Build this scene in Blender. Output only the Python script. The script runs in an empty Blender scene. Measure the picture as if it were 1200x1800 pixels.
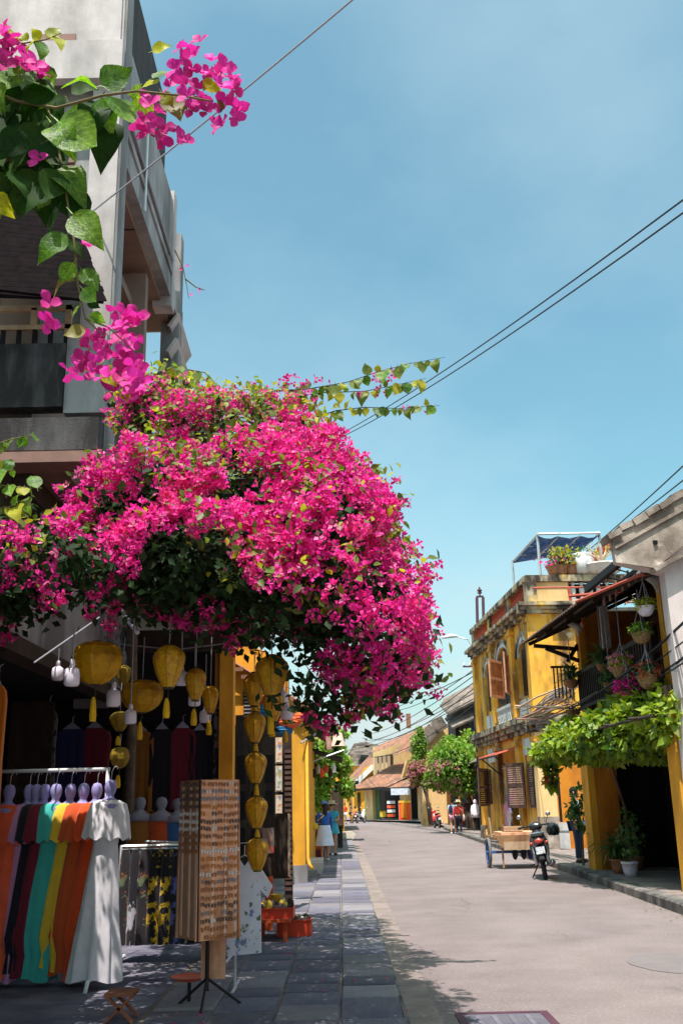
import bpy, bmesh, math, random
import numpy as np
from mathutils import Vector, Matrix

# ------------------------------------------------------------------ camera, sky, sun, exposure
SC = bpy.context.scene
COL = SC.collection
FPX, CAMH = 1750.0, 1.5
RHO = math.radians(1.3)
TH = math.atan(514 * math.cos(RHO) / FPX)
_u = np.array([-math.sin(RHO) * math.cos(TH), math.cos(RHO) * math.cos(TH), -math.sin(TH)])
_g = np.array([0, -514, -FPX], float); _g -= _u * _g.dot(_u); _g /= np.linalg.norm(_g)
_r = np.cross(_g, _u)
CM = np.array([_r, _g, _u])
CP = np.array([0, 0, CAMH])

cam_d = bpy.data.cameras.new('camera')
cam = bpy.data.objects.new('camera', cam_d); COL.objects.link(cam)
cam_d.sensor_fit = 'VERTICAL'; cam_d.sensor_height = 24.0; cam_d.lens = 24.0 * FPX / 1800.0
cam_d.clip_start = 0.05; cam_d.clip_end = 3000
_m = Matrix([[*CM[0], 0], [*CM[1], 0], [*CM[2], CAMH], [0, 0, 0, 1]])
cam.matrix_world = _m
SC.camera = cam

SUN = Vector((-0.08, -0.34, 0.935)).normalized()
w = bpy.data.worlds.new('World'); SC.world = w; w.use_nodes = True
nt = w.node_tree; nt.nodes.clear()
o_ = nt.nodes.new('ShaderNodeOutputWorld'); bg = nt.nodes.new('ShaderNodeBackground')
sky = nt.nodes.new('ShaderNodeTexSky'); sky.sky_type = 'NISHITA'; sky.sun_disc = False
sky.sun_elevation = math.asin(SUN.z); sky.sun_rotation = math.atan2(SUN.x, SUN.y)
sky.air_density = 1.0; sky.dust_density = 3.2; sky.ozone_density = 1.0
mx = nt.nodes.new('ShaderNodeMix'); mx.data_type = 'RGBA'; mx.blend_type = 'MULTIPLY'; mx.inputs[0].default_value = 1.0
mx.inputs[7].default_value = (0.81, 1.17, 0.99, 1)
nt.links.new(sky.outputs[0], mx.inputs[6])
# thin high cloud veil
tc = nt.nodes.new('ShaderNodeTexCoord'); mp = nt.nodes.new('ShaderNodeMapping'); mp.inputs['Scale'].default_value = (1.6, 1.0, 2.6)
mp.inputs['Rotation'].default_value = (0.3, 0.5, 0.2); mp.inputs['Location'].default_value = (0.35, 0.1, 0.2)
nz = nt.nodes.new('ShaderNodeTexNoise'); nz.inputs['Scale'].default_value = 1.25; nz.inputs['Detail'].default_value = 6; nz.inputs['Roughness'].default_value = 0.52
rp = nt.nodes.new('ShaderNodeMapRange'); rp.inputs[1].default_value = 0.40; rp.inputs[2].default_value = 0.80; rp.inputs[3].default_value = 0.0; rp.inputs[4].default_value = 0.30
nt.links.new(tc.outputs['Generated'], mp.inputs[0]); nt.links.new(mp.outputs[0], nz.inputs['Vector']); nt.links.new(nz.outputs[0], rp.inputs[0])
mc = nt.nodes.new('ShaderNodeMix'); mc.data_type = 'RGBA'
mc.inputs[7].default_value = (4.6, 5.6, 5.8, 1)
nt.links.new(rp.outputs[0], mc.inputs[0]); nt.links.new(mx.outputs[2], mc.inputs[6])
# soft bank of cloud low over the horizon, all round
sz = nt.nodes.new('ShaderNodeSeparateXYZ'); nt.links.new(tc.outputs['Generated'], sz.inputs[0])
zm = nt.nodes.new('ShaderNodeMapRange'); zm.interpolation_type = 'SMOOTHSTEP'; zm.inputs[1].default_value = 0.06; zm.inputs[2].default_value = 0.30; zm.inputs[3].default_value = 0.75; zm.inputs[4].default_value = 0.0; nt.links.new(sz.outputs[2], zm.inputs[0])
mp2 = nt.nodes.new('ShaderNodeMapping'); mp2.inputs['Scale'].default_value = (1, 1, 3.2); mp2.inputs['Location'].default_value = (0.3, 0.9, 0.1); nt.links.new(tc.outputs['Generated'], mp2.inputs[0])
n2_ = nt.nodes.new('ShaderNodeTexNoise'); n2_.inputs['Scale'].default_value = 4.2; n2_.inputs['Detail'].default_value = 6; n2_.inputs['Roughness'].default_value = 0.55; nt.links.new(mp2.outputs[0], n2_.inputs['Vector'])
c2 = nt.nodes.new('ShaderNodeMapRange'); c2.inputs[1].default_value = 0.42; c2.inputs[2].default_value = 0.62; nt.links.new(n2_.outputs[0], c2.inputs[0])
cm = nt.nodes.new('ShaderNodeMath'); cm.operation = 'MULTIPLY'; nt.links.new(zm.outputs[0], cm.inputs[0]); nt.links.new(c2.outputs[0], cm.inputs[1])
mc2 = nt.nodes.new('ShaderNodeMix'); mc2.data_type = 'RGBA'; mc2.inputs[7].default_value = (3.5, 3.9, 4.0, 1)
nt.links.new(cm.outputs[0], mc2.inputs[0]); nt.links.new(mc.outputs[2], mc2.inputs[6])
nt.links.new(mc2.outputs[2], bg.inputs[0]); bg.inputs[1].default_value = 0.15
nt.links.new(bg.outputs[0], o_.inputs[0])

sl = bpy.data.lights.new('sun', 'SUN'); sl.energy = 4.9; sl.angle = math.radians(0.5); sl.color = (1.0, 0.91, 0.84)
so = bpy.data.objects.new('sun', sl); COL.objects.link(so)
so.rotation_euler = SUN.to_track_quat('Z', 'Y').to_euler(); so.location = (-5, -10, 30)

SC.view_settings.view_transform = 'Standard'; SC.view_settings.look = 'None'
SC.view_settings.gamma = 1.0; SC.view_settings.use_curve_mapping = False
SC.view_settings.exposure = 0.55
SC.cycles.use_denoising = True
SC.cycles.max_bounces = 6; SC.cycles.transparent_max_bounces = 8

# ------------------------------------------------------------------ helpers
def ray(px, py): return CM @ np.array([px - 600, 900 - py, -FPX], float)
def at(px, py, Y): d = ray(px, py); return CP + d * (Y / d[1])
def atx(px, py, X): d = ray(px, py); return CP + d * (X / d[0])
def atz(px, py, Z=0.0): d = ray(px, py); return CP + d * ((Z - CAMH) / d[2])
R = math.radians
ORG = {}
rng = np.random.default_rng(7)
random.seed(7)

class MB:
    """collects simple shapes; build() links them as one mesh object"""
    def __init__(s): s.v = []; s.f = []
    def add(s, vs, fs):
        k = len(s.v); s.v += [tuple(map(float, p)) for p in vs]; s.f += [tuple(i + k for i in f) for f in fs]; return s
    def box(s, x0, y0, z0, x1, y1, z1):
        return s.add([(x0,y0,z0),(x1,y0,z0),(x1,y1,z0),(x0,y1,z0),(x0,y0,z1),(x1,y0,z1),(x1,y1,z1),(x0,y1,z1)],
                     [(3,2,1,0),(4,5,6,7),(0,1,5,4),(1,2,6,5),(2,3,7,6),(3,0,4,7)])
    def beam(s, a, b, wd, ht, up=(0,0,1)):
        a = Vector(a); b = Vector(b); d = (b - a).normalized(); up = Vector(up)
        if abs(d.dot(up)) > 0.98: up = Vector((0, 1, 0))
        sd = d.cross(up).normalized(); u2 = sd.cross(d)
        vs = []
        for p in (a, b):
            for i, j in ((-1,-1),(1,-1),(1,1),(-1,1)): vs.append(p + sd * (i * wd / 2) + u2 * (j * ht / 2))
        return s.add(vs, [(3,2,1,0),(4,5,6,7),(0,1,5,4),(1,2,6,5),(2,3,7,6),(3,0,4,7)])
    def tube(s, pts, r, n=8, cap=True):
        pts = [Vector(p) for p in pts]; m = len(pts)
        rs = r if hasattr(r, '__len__') else [r] * m
        k = len(s.v); ref = None
        for i, p in enumerate(pts):
            t = (pts[min(i+1, m-1)] - pts[max(i-1, 0)]).normalized()
            if ref is None:
                ref = Vector((0,0,1)) if abs(t.z) < .9 else Vector((1,0,0))
            a = t.cross(ref).normalized(); b = t.cross(a).normalized(); ref = -b if False else a.cross(t)
            for j in range(n):
                an = 2 * math.pi * j / n
                s.v.append(tuple(p + (a * math.cos(an) + b * math.sin(an)) * rs[i]))
        for i in range(m - 1):
            for j in range(n):
                a0 = k + i*n + j; a1 = k + i*n + (j+1) % n
                s.f.append((a0, a1, a1 + n, a0 + n))
        if cap:
            s.f.append(tuple(k + j for j in reversed(range(n)))); s.f.append(tuple(k + (m-1)*n + j for j in range(n)))
        return s
    def lathe(s, prof, c=(0,0,0), n=16, sx=1, sy=1, rot=0):
        k = len(s.v); m = len(prof)
        for r_, z in prof:
            for j in range(n):
                an = 2*math.pi*j/n + rot
                s.v.append((c[0] + sx*r_*math.cos(an), c[1] + sy*r_*math.sin(an), c[2] + z))
        for i in range(m-1):
            for j in range(n):
                a0 = k+i*n+j; a1 = k+i*n+(j+1) % n
                s.f.append((a0, a1, a1+n, a0+n))
        if prof[0][0] > 1e-4: s.f.append(tuple(k+j for j in reversed(range(n))))
        if prof[-1][0] > 1e-4: s.f.append(tuple(k+(m-1)*n+j for j in range(n)))
        return s
    def ell(s, c, r, n=12, m=8, rotm=None):
        prof = [(max(math.sin(math.pi*i/m), 1e-5), -math.cos(math.pi*i/m)) for i in range(m+1)]
        t = MB().lathe(prof, n=n)
        vs = []
        for p in t.v:
            q = Vector((p[0]*r[0], p[1]*r[1], p[2]*r[2]))
            if rotm is not None: q = rotm @ q
            vs.append(q + Vector(c))
        return s.add(vs, t.f)
    def prism(s, poly, fn, d0, d1):
        """poly: 2-D outline; fn(a,b,d) -> world point"""
        n = len(poly)
        vs = [fn(a, b, d0) for a, b in poly] + [fn(a, b, d1) for a, b in poly]
        fs = [tuple(range(n)), tuple(range(2*n-1, n-1, -1))] + [(i, i+n, (i+1) % n + n, (i+1) % n) for i in range(n)]
        return s.add(vs, fs)
    def build(s, name, mat, parent=None, smooth=False, org=None):
        o = np.array(org if org is not None else (ORG.get(parent.name, (0,0,0)) if parent is not None else (0,0,0)), float)
        me = bpy.data.meshes.new(name)
        me.from_pydata([(p[0]-o[0], p[1]-o[1], p[2]-o[2]) for p in s.v], [], s.f)
        bm = bmesh.new(); bm.from_mesh(me); bmesh.ops.recalc_face_normals(bm, faces=bm.faces); bm.to_mesh(me); bm.free()
        if smooth:
            me.polygons.foreach_set('use_smooth', [True] * len(me.polygons))
        me.materials.append(mat if not isinstance(mat, str) else MAT[mat])
        ob = bpy.data.objects.new(name, me); COL.objects.link(ob)
        if parent is not None:
            ob.parent = parent; ORG[ob.name] = tuple(o)
        elif org is not None:
            ob.location = o; ORG[ob.name] = tuple(o)
        return ob

def tag(o, label=None, cat=None, group=None, kind=None):
    if label: o['label'] = label
    if cat: o['category'] = cat
    if group: o['group'] = group
    if kind: o['kind'] = kind
    return o
def thing(name, label, cat, loc=(0,0,0), group=None):
    e = bpy.data.objects.new(name, None); COL.objects.link(e); e.empty_display_size = 0.1
    e.location = Vector([float(x) for x in loc]); ORG[e.name] = tuple(float(x) for x in loc)
    return tag(e, label, cat, group)
KIDS = {}
def copy_tree(o, parent=None):
    c = o.copy(); COL.objects.link(c); c.parent = parent
    ORG[c.name] = ORG.get(o.name, (0,0,0))
    for ch in [x for x in bpy.data.objects if x.parent == o]: copy_tree(ch, c)
    return c
def place(o, loc, rz=0, sc=None, label=None):
    o.location = Vector([float(x) for x in loc]); o.rotation_euler = (0, 0, rz)
    if sc is not None: o.scale = (sc,)*3 if not hasattr(sc, '__len__') else sc
    if label: o['label'] = label
    return o
def child(mesh_ob, parent, loc=(0,0,0), rot=(0,0,0), sc=1.0, name=None, kids=False):
    """copy of a piece sharing its mesh, placed in world coordinates under parent"""
    c = bpy.data.objects.new(name or mesh_ob.name.split('.')[0], mesh_ob.data if hasattr(mesh_ob, 'data') else mesh_ob); COL.objects.link(c)
    og = ORG.get(parent.name, (0,0,0))
    c.parent = parent
    c.location = [loc[i] - og[i] for i in range(3)]; c.rotation_euler = rot
    c.scale = (sc,)*3 if not hasattr(sc, '__len__') else sc
    return c
def mesh_of(mb, name, mat, smooth=False):
    ob = mb.build(name, mat, smooth=smooth); me = ob.data
    bpy.data.objects.remove(ob); return me

class Frame:
    """a wall plane: u along it, v up, n outwards"""
    def __init__(s, a, b, flip=False):
        s.a = np.array([a[0], a[1], a[2]], float); d = np.array([b[0]-a[0], b[1]-a[1], 0.0]); s.L = np.linalg.norm(d); s.d = d / s.L
        s.n = np.array([s.d[1], -s.d[0], 0.0]) * (-1 if flip else 1)
    def w(s, u, v, n=0.0): return s.a + s.d*u + np.array([0,0,1.0])*v + s.n*n
    def uv(s, px, py):
        d = ray(px, py); t = (s.a - CP).dot(s.n) / d.dot(s.n); p = CP + d*t - s.a
        return float(p.dot(s.d)), float(p[2])
    def box(s, mb, u0, u1, v0, v1, n0, n1):
        vs = [s.w(u, v, n) for v in (v0, v1) for u, n in ((u0,n0),(u1,n0),(u1,n1),(u0,n1))]
        return mb.add(vs, [(3,2,1,0),(4,5,6,7),(0,1,5,4),(1,2,6,5),(2,3,7,6),(3,0,4,7)])

def scatter(name, tv, tf, pos, xa, za, size, mat, parent=None, kind='stuff', smooth=False, curl=None):
    """bake many copies of a small template (x = length axis, z = normal) into one mesh"""
    tv = np.array(tv, float); N = len(pos); K = len(tv)
    pos = np.asarray(pos, float); xa = np.asarray(xa, float); za = np.asarray(za, float)
    xa = xa / (np.linalg.norm(xa, axis=1, keepdims=True) + 1e-9)
    ya = np.cross(za, xa); ya /= (np.linalg.norm(ya, axis=1, keepdims=True) + 1e-9)
    za = np.cross(xa, ya)
    size = np.asarray(size, float).reshape(-1, 1, 1)
    V = (tv[None,:,0:1]*xa[:,None,:] + tv[None,:,1:2]*ya[:,None,:] + tv[None,:,2:3]*za[:,None,:]) * size + pos[:,None,:]
    if parent is not None: V = V - np.array(ORG.get(parent.name, (0,0,0)))
    V = V.reshape(-1, 3)
    sizes = [len(f) for f in tf]; flat = np.array([i for f in tf for i in f]); nl = len(flat)
    LI = (flat[None,:] + (np.arange(N)*K)[:,None]).reshape(-1)
    ls = np.concatenate([[0], np.cumsum(sizes)[:-1]])
    LS = (ls[None,:] + (np.arange(N)*nl)[:,None]).reshape(-1)
    me = bpy.data.meshes.new(name)
    me.vertices.add(len(V)); me.vertices.foreach_set('co', V.astype(np.float32).ravel())
    me.loops.add(len(LI)); me.loops.foreach_set('vertex_index', LI.astype(np.int32))
    me.polygons.add(len(LS)); me.polygons.foreach_set('loop_start', LS.astype(np.int32))
    if smooth: me.polygons.foreach_set('use_smooth', np.ones(len(LS), bool))
    me.update(calc_edges=True); me.validate()
    me.materials.append(MAT[mat] if isinstance(mat, str) else mat)
    ob = bpy.data.objects.new(name, me); COL.objects.link(ob)
    if parent is not None: ob.parent = parent; ORG[ob.name] = ORG.get(parent.name, (0,0,0))
    if kind: ob['kind'] = kind
    return ob
def rdir(n):
    v = rng.normal(size=(n, 3)); return v / np.linalg.norm(v, axis=1, keepdims=True)

# leaf templates: x from 0 to 1
LEAF = ([(0,0,0),(.3,.28,.07),(.3,-.28,.07),(.65,.22,.05),(.65,-.22,.05),(1,0,-.06),(.3,0,0),(.65,0,0)],
        [(0,6,1),(0,2,6),(1,6,7,3),(6,2,4,7),(3,7,5),(7,4,5)])
LEAF2 = ([(0,0,0),(.45,.3,.08),(.45,-.3,.08),(1,0,-.05)], [(0,3,1),(0,2,3)])
def bract_template():
    v = []; f = []
    for k in range(3):
        a = 2*math.pi*k/3; c, s_ = math.cos(a), math.sin(a)
        for x, y, z in ((.05,0,0),(.45,.36,.34),(.45,-.36,.34),(.55,0,.22),(1.0,0,.55)):
            v.append((c*x - s_*y, s_*x + c*y, z))
        b = k*5; f += [(b, b+3, b+1), (b, b+2, b+3), (b+1, b+3, b+4), (b+3, b+2, b+4)]
    return v, f
BRACT = bract_template()

# ------------------------------------------------------------------ materials
MAT = {}
def lin(c):
    if isinstance(c, str):
        c = c.lstrip('#'); c = [int(c[i:i+2], 16)/255 for i in (0,2,4)]
        return [x/12.92 if x <= .04045 else ((x+.055)/1.055)**2.4 for x in c]
    return list(c)
def M(name, col, rough=.85, var=.15, scale=6.0, col2=None, s2=2.0, lo=.5, hi=.65, amt=1.0, bump=0.0, bs=60.0, metal=0.0, spec=.3,
      island=0.0, transl=0.0, tcol=None, streak=1.0, col3=None, s3=8.0, lo3=.55, hi3=.62, sheen=0.0, alpha=None, emit=None, veins=0.0, orand=0.0):
    m = bpy.data.materials.new(name); m.use_nodes = True; MAT[name] = m
    t = m.node_tree; N = t.nodes; L = t.links
    b = N['Principled BSDF']; b.inputs['Roughness'].default_value = rough; b.inputs['Metallic'].default_value = metal
    b.inputs['Specular IOR Level'].default_value = spec
    if sheen: b.inputs['Sheen Weight'].default_value = sheen
    c = lin(col)
    tcn = N.new('ShaderNodeTexCoord'); cur = None
    def noise(sc, det=5, stretch=1.0):
        mpn = N.new('ShaderNodeMapping'); mpn.inputs['Scale'].default_value = (1, 1, 1/stretch)
        L.new(tcn.outputs['Object'], mpn.inputs[0])
        n = N.new('ShaderNodeTexNoise'); n.inputs['Scale'].default_value = sc; n.inputs['Detail'].default_value = det; n.inputs['Roughness'].default_value = .6
        L.new(mpn.outputs[0], n.inputs['Vector']); return n.outputs[0]
    rgb = N.new('ShaderNodeRGB'); rgb.outputs[0].default_value = (*c, 1); cur = rgb.outputs[0]
    def mixto(cc, fac):
        nonlocal cur
        mm = N.new('ShaderNodeMix'); mm.data_type = 'RGBA'; L.new(fac, mm.inputs[0]); L.new(cur, mm.inputs[6]); mm.inputs[7].default_value = (*lin(cc), 1); cur = mm.outputs[2]
    def rng_(src, lo, hi, a, b_):
        r = N.new('ShaderNodeMapRange'); r.inputs[1].default_value = lo; r.inputs[2].default_value = hi; r.inputs[3].default_value = a; r.inputs[4].default_value = b_
        L.new(src, r.inputs[0]); return r.outputs[0]
    if col2 is not None: mixto(col2, rng_(noise(s2, 7, streak), lo, hi, 0, amt))
    if col3 is not None: mixto(col3, rng_(noise(s3, 6), lo3, hi3, 0, 1))
    if veins:
        sp = N.new('ShaderNodeSeparateXYZ'); L.new(tcn.outputs['Object'], sp.inputs[0])
        def mth(op, a, b=None):
            q = N.new('ShaderNodeMath'); q.operation = op
            for i, z in enumerate((a, b)):
                if z is None: continue
                if isinstance(z, (int, float)): q.inputs[i].default_value = z
                else: L.new(z, q.inputs[i])
            return q.outputs[0]
        ay = mth('ABSOLUTE', sp.outputs[1])
        fr_ = mth('FRACT', mth('MULTIPLY', mth('SUBTRACT', sp.outputs[0], mth('MULTIPLY', ay, .85)), 6.5))
        side = mth('LESS_THAN', fr_, .10); mid = mth('LESS_THAN', ay, .014)
        mixto([min(1, x*1.8 + .006) for x in c], mth('MULTIPLY', mth('MAXIMUM', side, mid), veins))
    if orand:
        oi = N.new('ShaderNodeObjectInfo'); ho = N.new('ShaderNodeHueSaturation'); L.new(cur, ho.inputs['Color'])
        L.new(rng_(oi.outputs['Random'], 0, 1, 1-orand, 1+orand), ho.inputs['Value']); L.new(rng_(oi.outputs['Random'], 0, 1, .5+.04*orand, .5-.05*orand), ho.inputs['Hue']); cur = ho.outputs[0]
    if var or island:
        h = N.new('ShaderNodeHueSaturation'); L.new(cur, h.inputs['Color'])
        if island:
            g = N.new('ShaderNodeNewGeometry')
            v = rng_(g.outputs['Random Per Island'], 0, 1, 1-island, 1+island)
            mh = N.new('ShaderNodeMath'); mh.operation = 'MULTIPLY'; mh.inputs[1].default_value = 7.31; L.new(g.outputs['Random Per Island'], mh.inputs[0])
            fr = N.new('ShaderNodeMath'); fr.operation = 'FRACT'; L.new(mh.outputs[0], fr.inputs[0])
            L.new(rng_(fr.outputs[0], 0, 1, .5-.05*island, .5+.05*island), h.inputs['Hue'])
            mu = N.new('ShaderNodeMath'); mu.operation = 'MULTIPLY'; L.new(v, mu.inputs[0]); L.new(rng_(noise(scale), .3, .7, 1-var, 1+var), mu.inputs[1])
            L.new(mu.outputs[0], h.inputs['Value'])
        else:
            L.new(rng_(noise(scale), .3, .7, 1-var, 1+var), h.inputs['Value'])
        cur = h.outputs[0]
    L.new(cur, b.inputs['Base Color'])
    if bump:
        bn = N.new('ShaderNodeBump'); bn.inputs['Strength'].default_value = bump; bn.inputs['Distance'].default_value = .02
        L.new(noise(bs, 4), bn.inputs['Height']); L.new(bn.outputs[0], b.inputs['Normal'])
    if transl:
        tr = N.new('ShaderNodeBsdfTranslucent'); ms = N.new('ShaderNodeMixShader'); ms.inputs[0].default_value = transl
        if tcol is not None:
            hh = N.new('ShaderNodeMix'); hh.data_type = 'RGBA'; hh.blend_type = 'MULTIPLY'; hh.inputs[0].default_value = 1; L.new(cur, hh.inputs[6]); hh.inputs[7].default_value = (*tcol, 1); L.new(hh.outputs[2], tr.inputs[0])
        else: L.new(cur, tr.inputs[0])
        L.new(b.outputs[0], ms.inputs[1]); L.new(tr.outputs[0], ms.inputs[2]); L.new(ms.outputs[0], N['Material Output'].inputs[0])
    if emit: b.inputs['Emission Color'].default_value = (*lin(emit[0]), 1); b.inputs['Emission Strength'].default_value = emit[1]
    return m

M('road', (.205,.168,.170), .9, .16, 1.1, col2=(.165,.137,.142), s2=.35, lo=.42, hi=.7, bump=.5, bs=55, col3=(.27,.225,.225), s3=38, lo3=.52, hi3=.66)
def wear(name, crack=.55):
    m = MAT[name]; t = m.node_tree; N = t.nodes; L = t.links; b = N['Principled BSDF']; src = b.inputs['Base Color'].links[0].from_socket
    tc_ = N.new('ShaderNodeTexCoord'); nn = N.new('ShaderNodeTexNoise'); nn.inputs['Scale'].default_value = 1.3; nn.inputs['Detail'].default_value = 5; L.new(tc_.outputs['Object'], nn.inputs['Vector'])
    va = N.new('ShaderNodeVectorMath'); va.operation = 'MULTIPLY_ADD'; L.new(nn.outputs['Color'], va.inputs[0]); va.inputs[1].default_value = (.5,.5,0); L.new(tc_.outputs['Object'], va.inputs[2])
    vo = N.new('ShaderNodeTexVoronoi'); vo.feature = 'DISTANCE_TO_EDGE'; vo.inputs['Scale'].default_value = .45; L.new(va.outputs[0], vo.inputs['Vector'])
    lt = N.new('ShaderNodeMapRange'); lt.inputs[1].default_value = 0.0; lt.inputs[2].default_value = .007; lt.inputs[3].default_value = crack; lt.inputs[4].default_value = 0; L.new(vo.outputs['Distance'], lt.inputs[0])
    n2 = N.new('ShaderNodeTexNoise'); n2.inputs['Scale'].default_value = .35; L.new(tc_.outputs['Object'], n2.inputs['Vector'])
    r2 = N.new('ShaderNodeMapRange'); r2.inputs[1].default_value = .50; r2.inputs[2].default_value = .62; L.new(n2.outputs[0], r2.inputs[0])
    mu = N.new('ShaderNodeMath'); mu.operation = 'MULTIPLY'; L.new(lt.outputs[0], mu.inputs[0]); L.new(r2.outputs[0], mu.inputs[1])
    n3 = N.new('ShaderNodeTexNoise'); n3.inputs['Scale'].default_value = 2.1; n3.inputs['Detail'].default_value = 3; L.new(tc_.outputs['Object'], n3.inputs['Vector'])
    r3 = N.new('ShaderNodeMapRange'); r3.inputs[1].default_value = .66; r3.inputs[2].default_value = .74; r3.inputs[4].default_value = .35; L.new(n3.outputs[0], r3.inputs[0])
    mxx = N.new('ShaderNodeMath'); mxx.operation = 'MAXIMUM'; L.new(mu.outputs[0], mxx.inputs[0]); L.new(r3.outputs[0], mxx.inputs[1])
    mm = N.new('ShaderNodeMix'); mm.data_type = 'RGBA'; L.new(mxx.outputs[0], mm.inputs[0]); L.new(src, mm.inputs[6]); mm.inputs[7].default_value = (.09,.075,.075,1); L.new(mm.outputs[2], b.inputs['Base Color'])
wear('road')
M('road_patch', (.18,.16,.165), .9, .12, 3, bump=.3, bs=70)
M('gutter', (.245,.20,.185), .9, .18, 2.5, col2=(.18,.15,.145), s2=3, bump=.3)
M('ground', (.28,.25,.21), .95, .2, .4)
M('slab', (.17,.162,.20), .85, .30, 2.2, orand=.22, col2=(.085,.083,.125), s2=1.7, lo=.42, hi=.62, bump=.5, bs=40, island=0)
M('slab_b', (.215,.20,.225), .85, .25, 2.6, orand=.22, col2=(.17,.165,.18), s2=2.2, bump=.5, bs=44)
M('slab_joint', (.20,.165,.145), .95, .2, 3)
M('kerb', (.21,.19,.18), .9, .25, 3, col2=(.08,.075,.075), s2=2.5, lo=.42, hi=.6, bump=.5, bs=30)
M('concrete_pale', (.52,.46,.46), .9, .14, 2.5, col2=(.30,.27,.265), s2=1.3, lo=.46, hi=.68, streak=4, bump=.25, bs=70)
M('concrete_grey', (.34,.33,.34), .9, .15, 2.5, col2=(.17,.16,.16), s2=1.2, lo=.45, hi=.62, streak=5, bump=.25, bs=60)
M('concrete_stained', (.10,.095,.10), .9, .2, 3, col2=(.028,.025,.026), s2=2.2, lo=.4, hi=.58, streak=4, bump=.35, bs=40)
M('soffit', (.25,.165,.13), .9, .12, 1.5, col2=(.17,.115,.09), s2=.9, lo=.45, hi=.7)
M('vent_brick', (.26,.15,.125), .9, .15, 5)
M('bamboo_dark', (.009,.006,.007), .95, .4, 9, spec=.05)  # near-black colour stands in for the shaded underside
M('dark_wood', (.035,.022,.016), .7, .3, 7, col2=(.06,.04,.03), s2=4, streak=5)
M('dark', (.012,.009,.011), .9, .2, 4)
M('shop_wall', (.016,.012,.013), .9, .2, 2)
M('timber', (.30,.17,.085), .75, .2, 5, col2=(.2,.1,.05), s2=4, streak=6)
M('timber_pale', (.50,.36,.24), .8, .15, 6, col2=(.36,.24,.15), s2=4, streak=6)
M('orange_paint', (.80,.34,.03), .85, .12, 2, col2=(.5,.17,.012), s2=1.6, lo=.45, hi=.7, streak=2.5, bump=.15)
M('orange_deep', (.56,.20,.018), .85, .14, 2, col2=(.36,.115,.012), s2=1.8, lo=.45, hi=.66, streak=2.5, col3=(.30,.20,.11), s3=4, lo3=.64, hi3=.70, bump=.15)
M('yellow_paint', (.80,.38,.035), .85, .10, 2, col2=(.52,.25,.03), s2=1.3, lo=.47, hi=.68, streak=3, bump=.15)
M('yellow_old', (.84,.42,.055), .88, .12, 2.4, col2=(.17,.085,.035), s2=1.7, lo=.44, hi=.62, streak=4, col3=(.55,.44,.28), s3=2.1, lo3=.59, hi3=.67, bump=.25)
M('yellow_pale', (.78,.53,.25), .88, .10, 2.4, col2=(.50,.33,.14), s2=1.2, lo=.5, hi=.7, streak=3, bump=.2)
M('cornice_old', (.46,.38,.27), .92, .22, 5, col2=(.055,.042,.035), s2=2.3, lo=.42, hi=.58, streak=2, col3=(.66,.42,.08), s3=1.6, lo3=.58, hi3=.66, bump=.5, bs=30)
M('white_old', (.66,.65,.64), .9, .12, 4, col2=(.25,.24,.23), s2=2.5, lo=.5, hi=.66, streak=5)
M('white_wall', (.66,.58,.575), .9, .10, 2, col2=(.46,.40,.38), s2=1.1, lo=.46, hi=.68, streak=3)
M('gable_old', (.42,.35,.30), .92, .2, 3, col2=(.19,.15,.125), s2=1.4, lo=.45, hi=.6, col3=(.58,.50,.45), s3=2.2, lo3=.56, hi3=.66, bump=.4)
M('red_ceramic', (.42,.06,.022), .6, .25, 4, col2=(.2,.03,.02), s2=3)
M('shutter_pink', (.55,.27,.16), .8, .2, 5, col2=(.36,.16,.09), s2=4)
M('shutter_brown', (.10,.055,.045), .75, .25, 5, col2=(.05,.03,.028), s2=3)
M('louvre', (.36,.20,.16), .8, .2, 6)
M('tile_roof', (.30,.135,.085), .9, .25, 4, col2=(.13,.085,.065), s2=1.0, lo=.45, hi=.62, col3=(.42,.24,.17), s3=3, lo3=.58, hi3=.66)
M('tile_grey', (.21,.165,.14), .92, .3, 4, col2=(.09,.075,.065), s2=.8, lo=.45, hi=.6, col3=(.36,.28,.22), s3=2.4, lo3=.58, hi3=.66)
M('tin_brown', (.10,.05,.035), .65, .3, 3, col2=(.045,.025,.02), s2=1.3, lo=.45, hi=.6)
M('red_metal', (.42,.085,.055), .6, .15, 5)
M('tarp_blue', (.015,.05,.16), .7, .4, 5, col2=(.05,.13,.30), s2=7, lo=.5, hi=.65, transl=.12)
M('steel', (.55,.56,.58), .45, .08, 5, metal=.6)
M('white_metal', (.68,.72,.76), .4, .05, 5)
M('mast_paint', (.085,.032,.05), .7, .15, 5)
M('black_metal', (.015,.014,.018), .5, .2, 5)
M('cable', (.015,.015,.022), .6, .0)
M('cable_grey', (.30,.31,.36), .6, .0)
M('bark', (.14,.10,.075), .9, .3, 12, col2=(.06,.045,.035), s2=6, bump=.6, bs=30)
M('twig', (.16,.13,.06), .85, .2, 12)
M('twig_dark', (.035,.03,.04), .85, .2, 12)
M('bract', (.80,.030,.33), .65, .12, 2.2, island=.30, transl=.34, tcol=(1.1,1.0,1.1), col2=(.86,.09,.20), s2=1.6, lo=.54, hi=.74, amt=.6)
M('bract_near', (.68,.030,.30), .6, .30, 24, island=.22, transl=.30, veins=.5, orand=.22)
M('leaf_boug', (.13,.19,.035), .5, .2, 3, island=.45, transl=.4, tcol=(1.5,1.5,.5), spec=.45)
M('leaf_young', (.36,.38,.035), .55, .2, 3, island=.35, transl=.45, tcol=(1.3,1.2,.4), spec=.4)
M('leaf_dark', (.018,.042,.014), .6, .2, 3, island=.4, transl=.25, tcol=(1,1.2,.6), spec=.2)  # darker leaf for undersides and crown interiors, shade put into its colour
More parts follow.
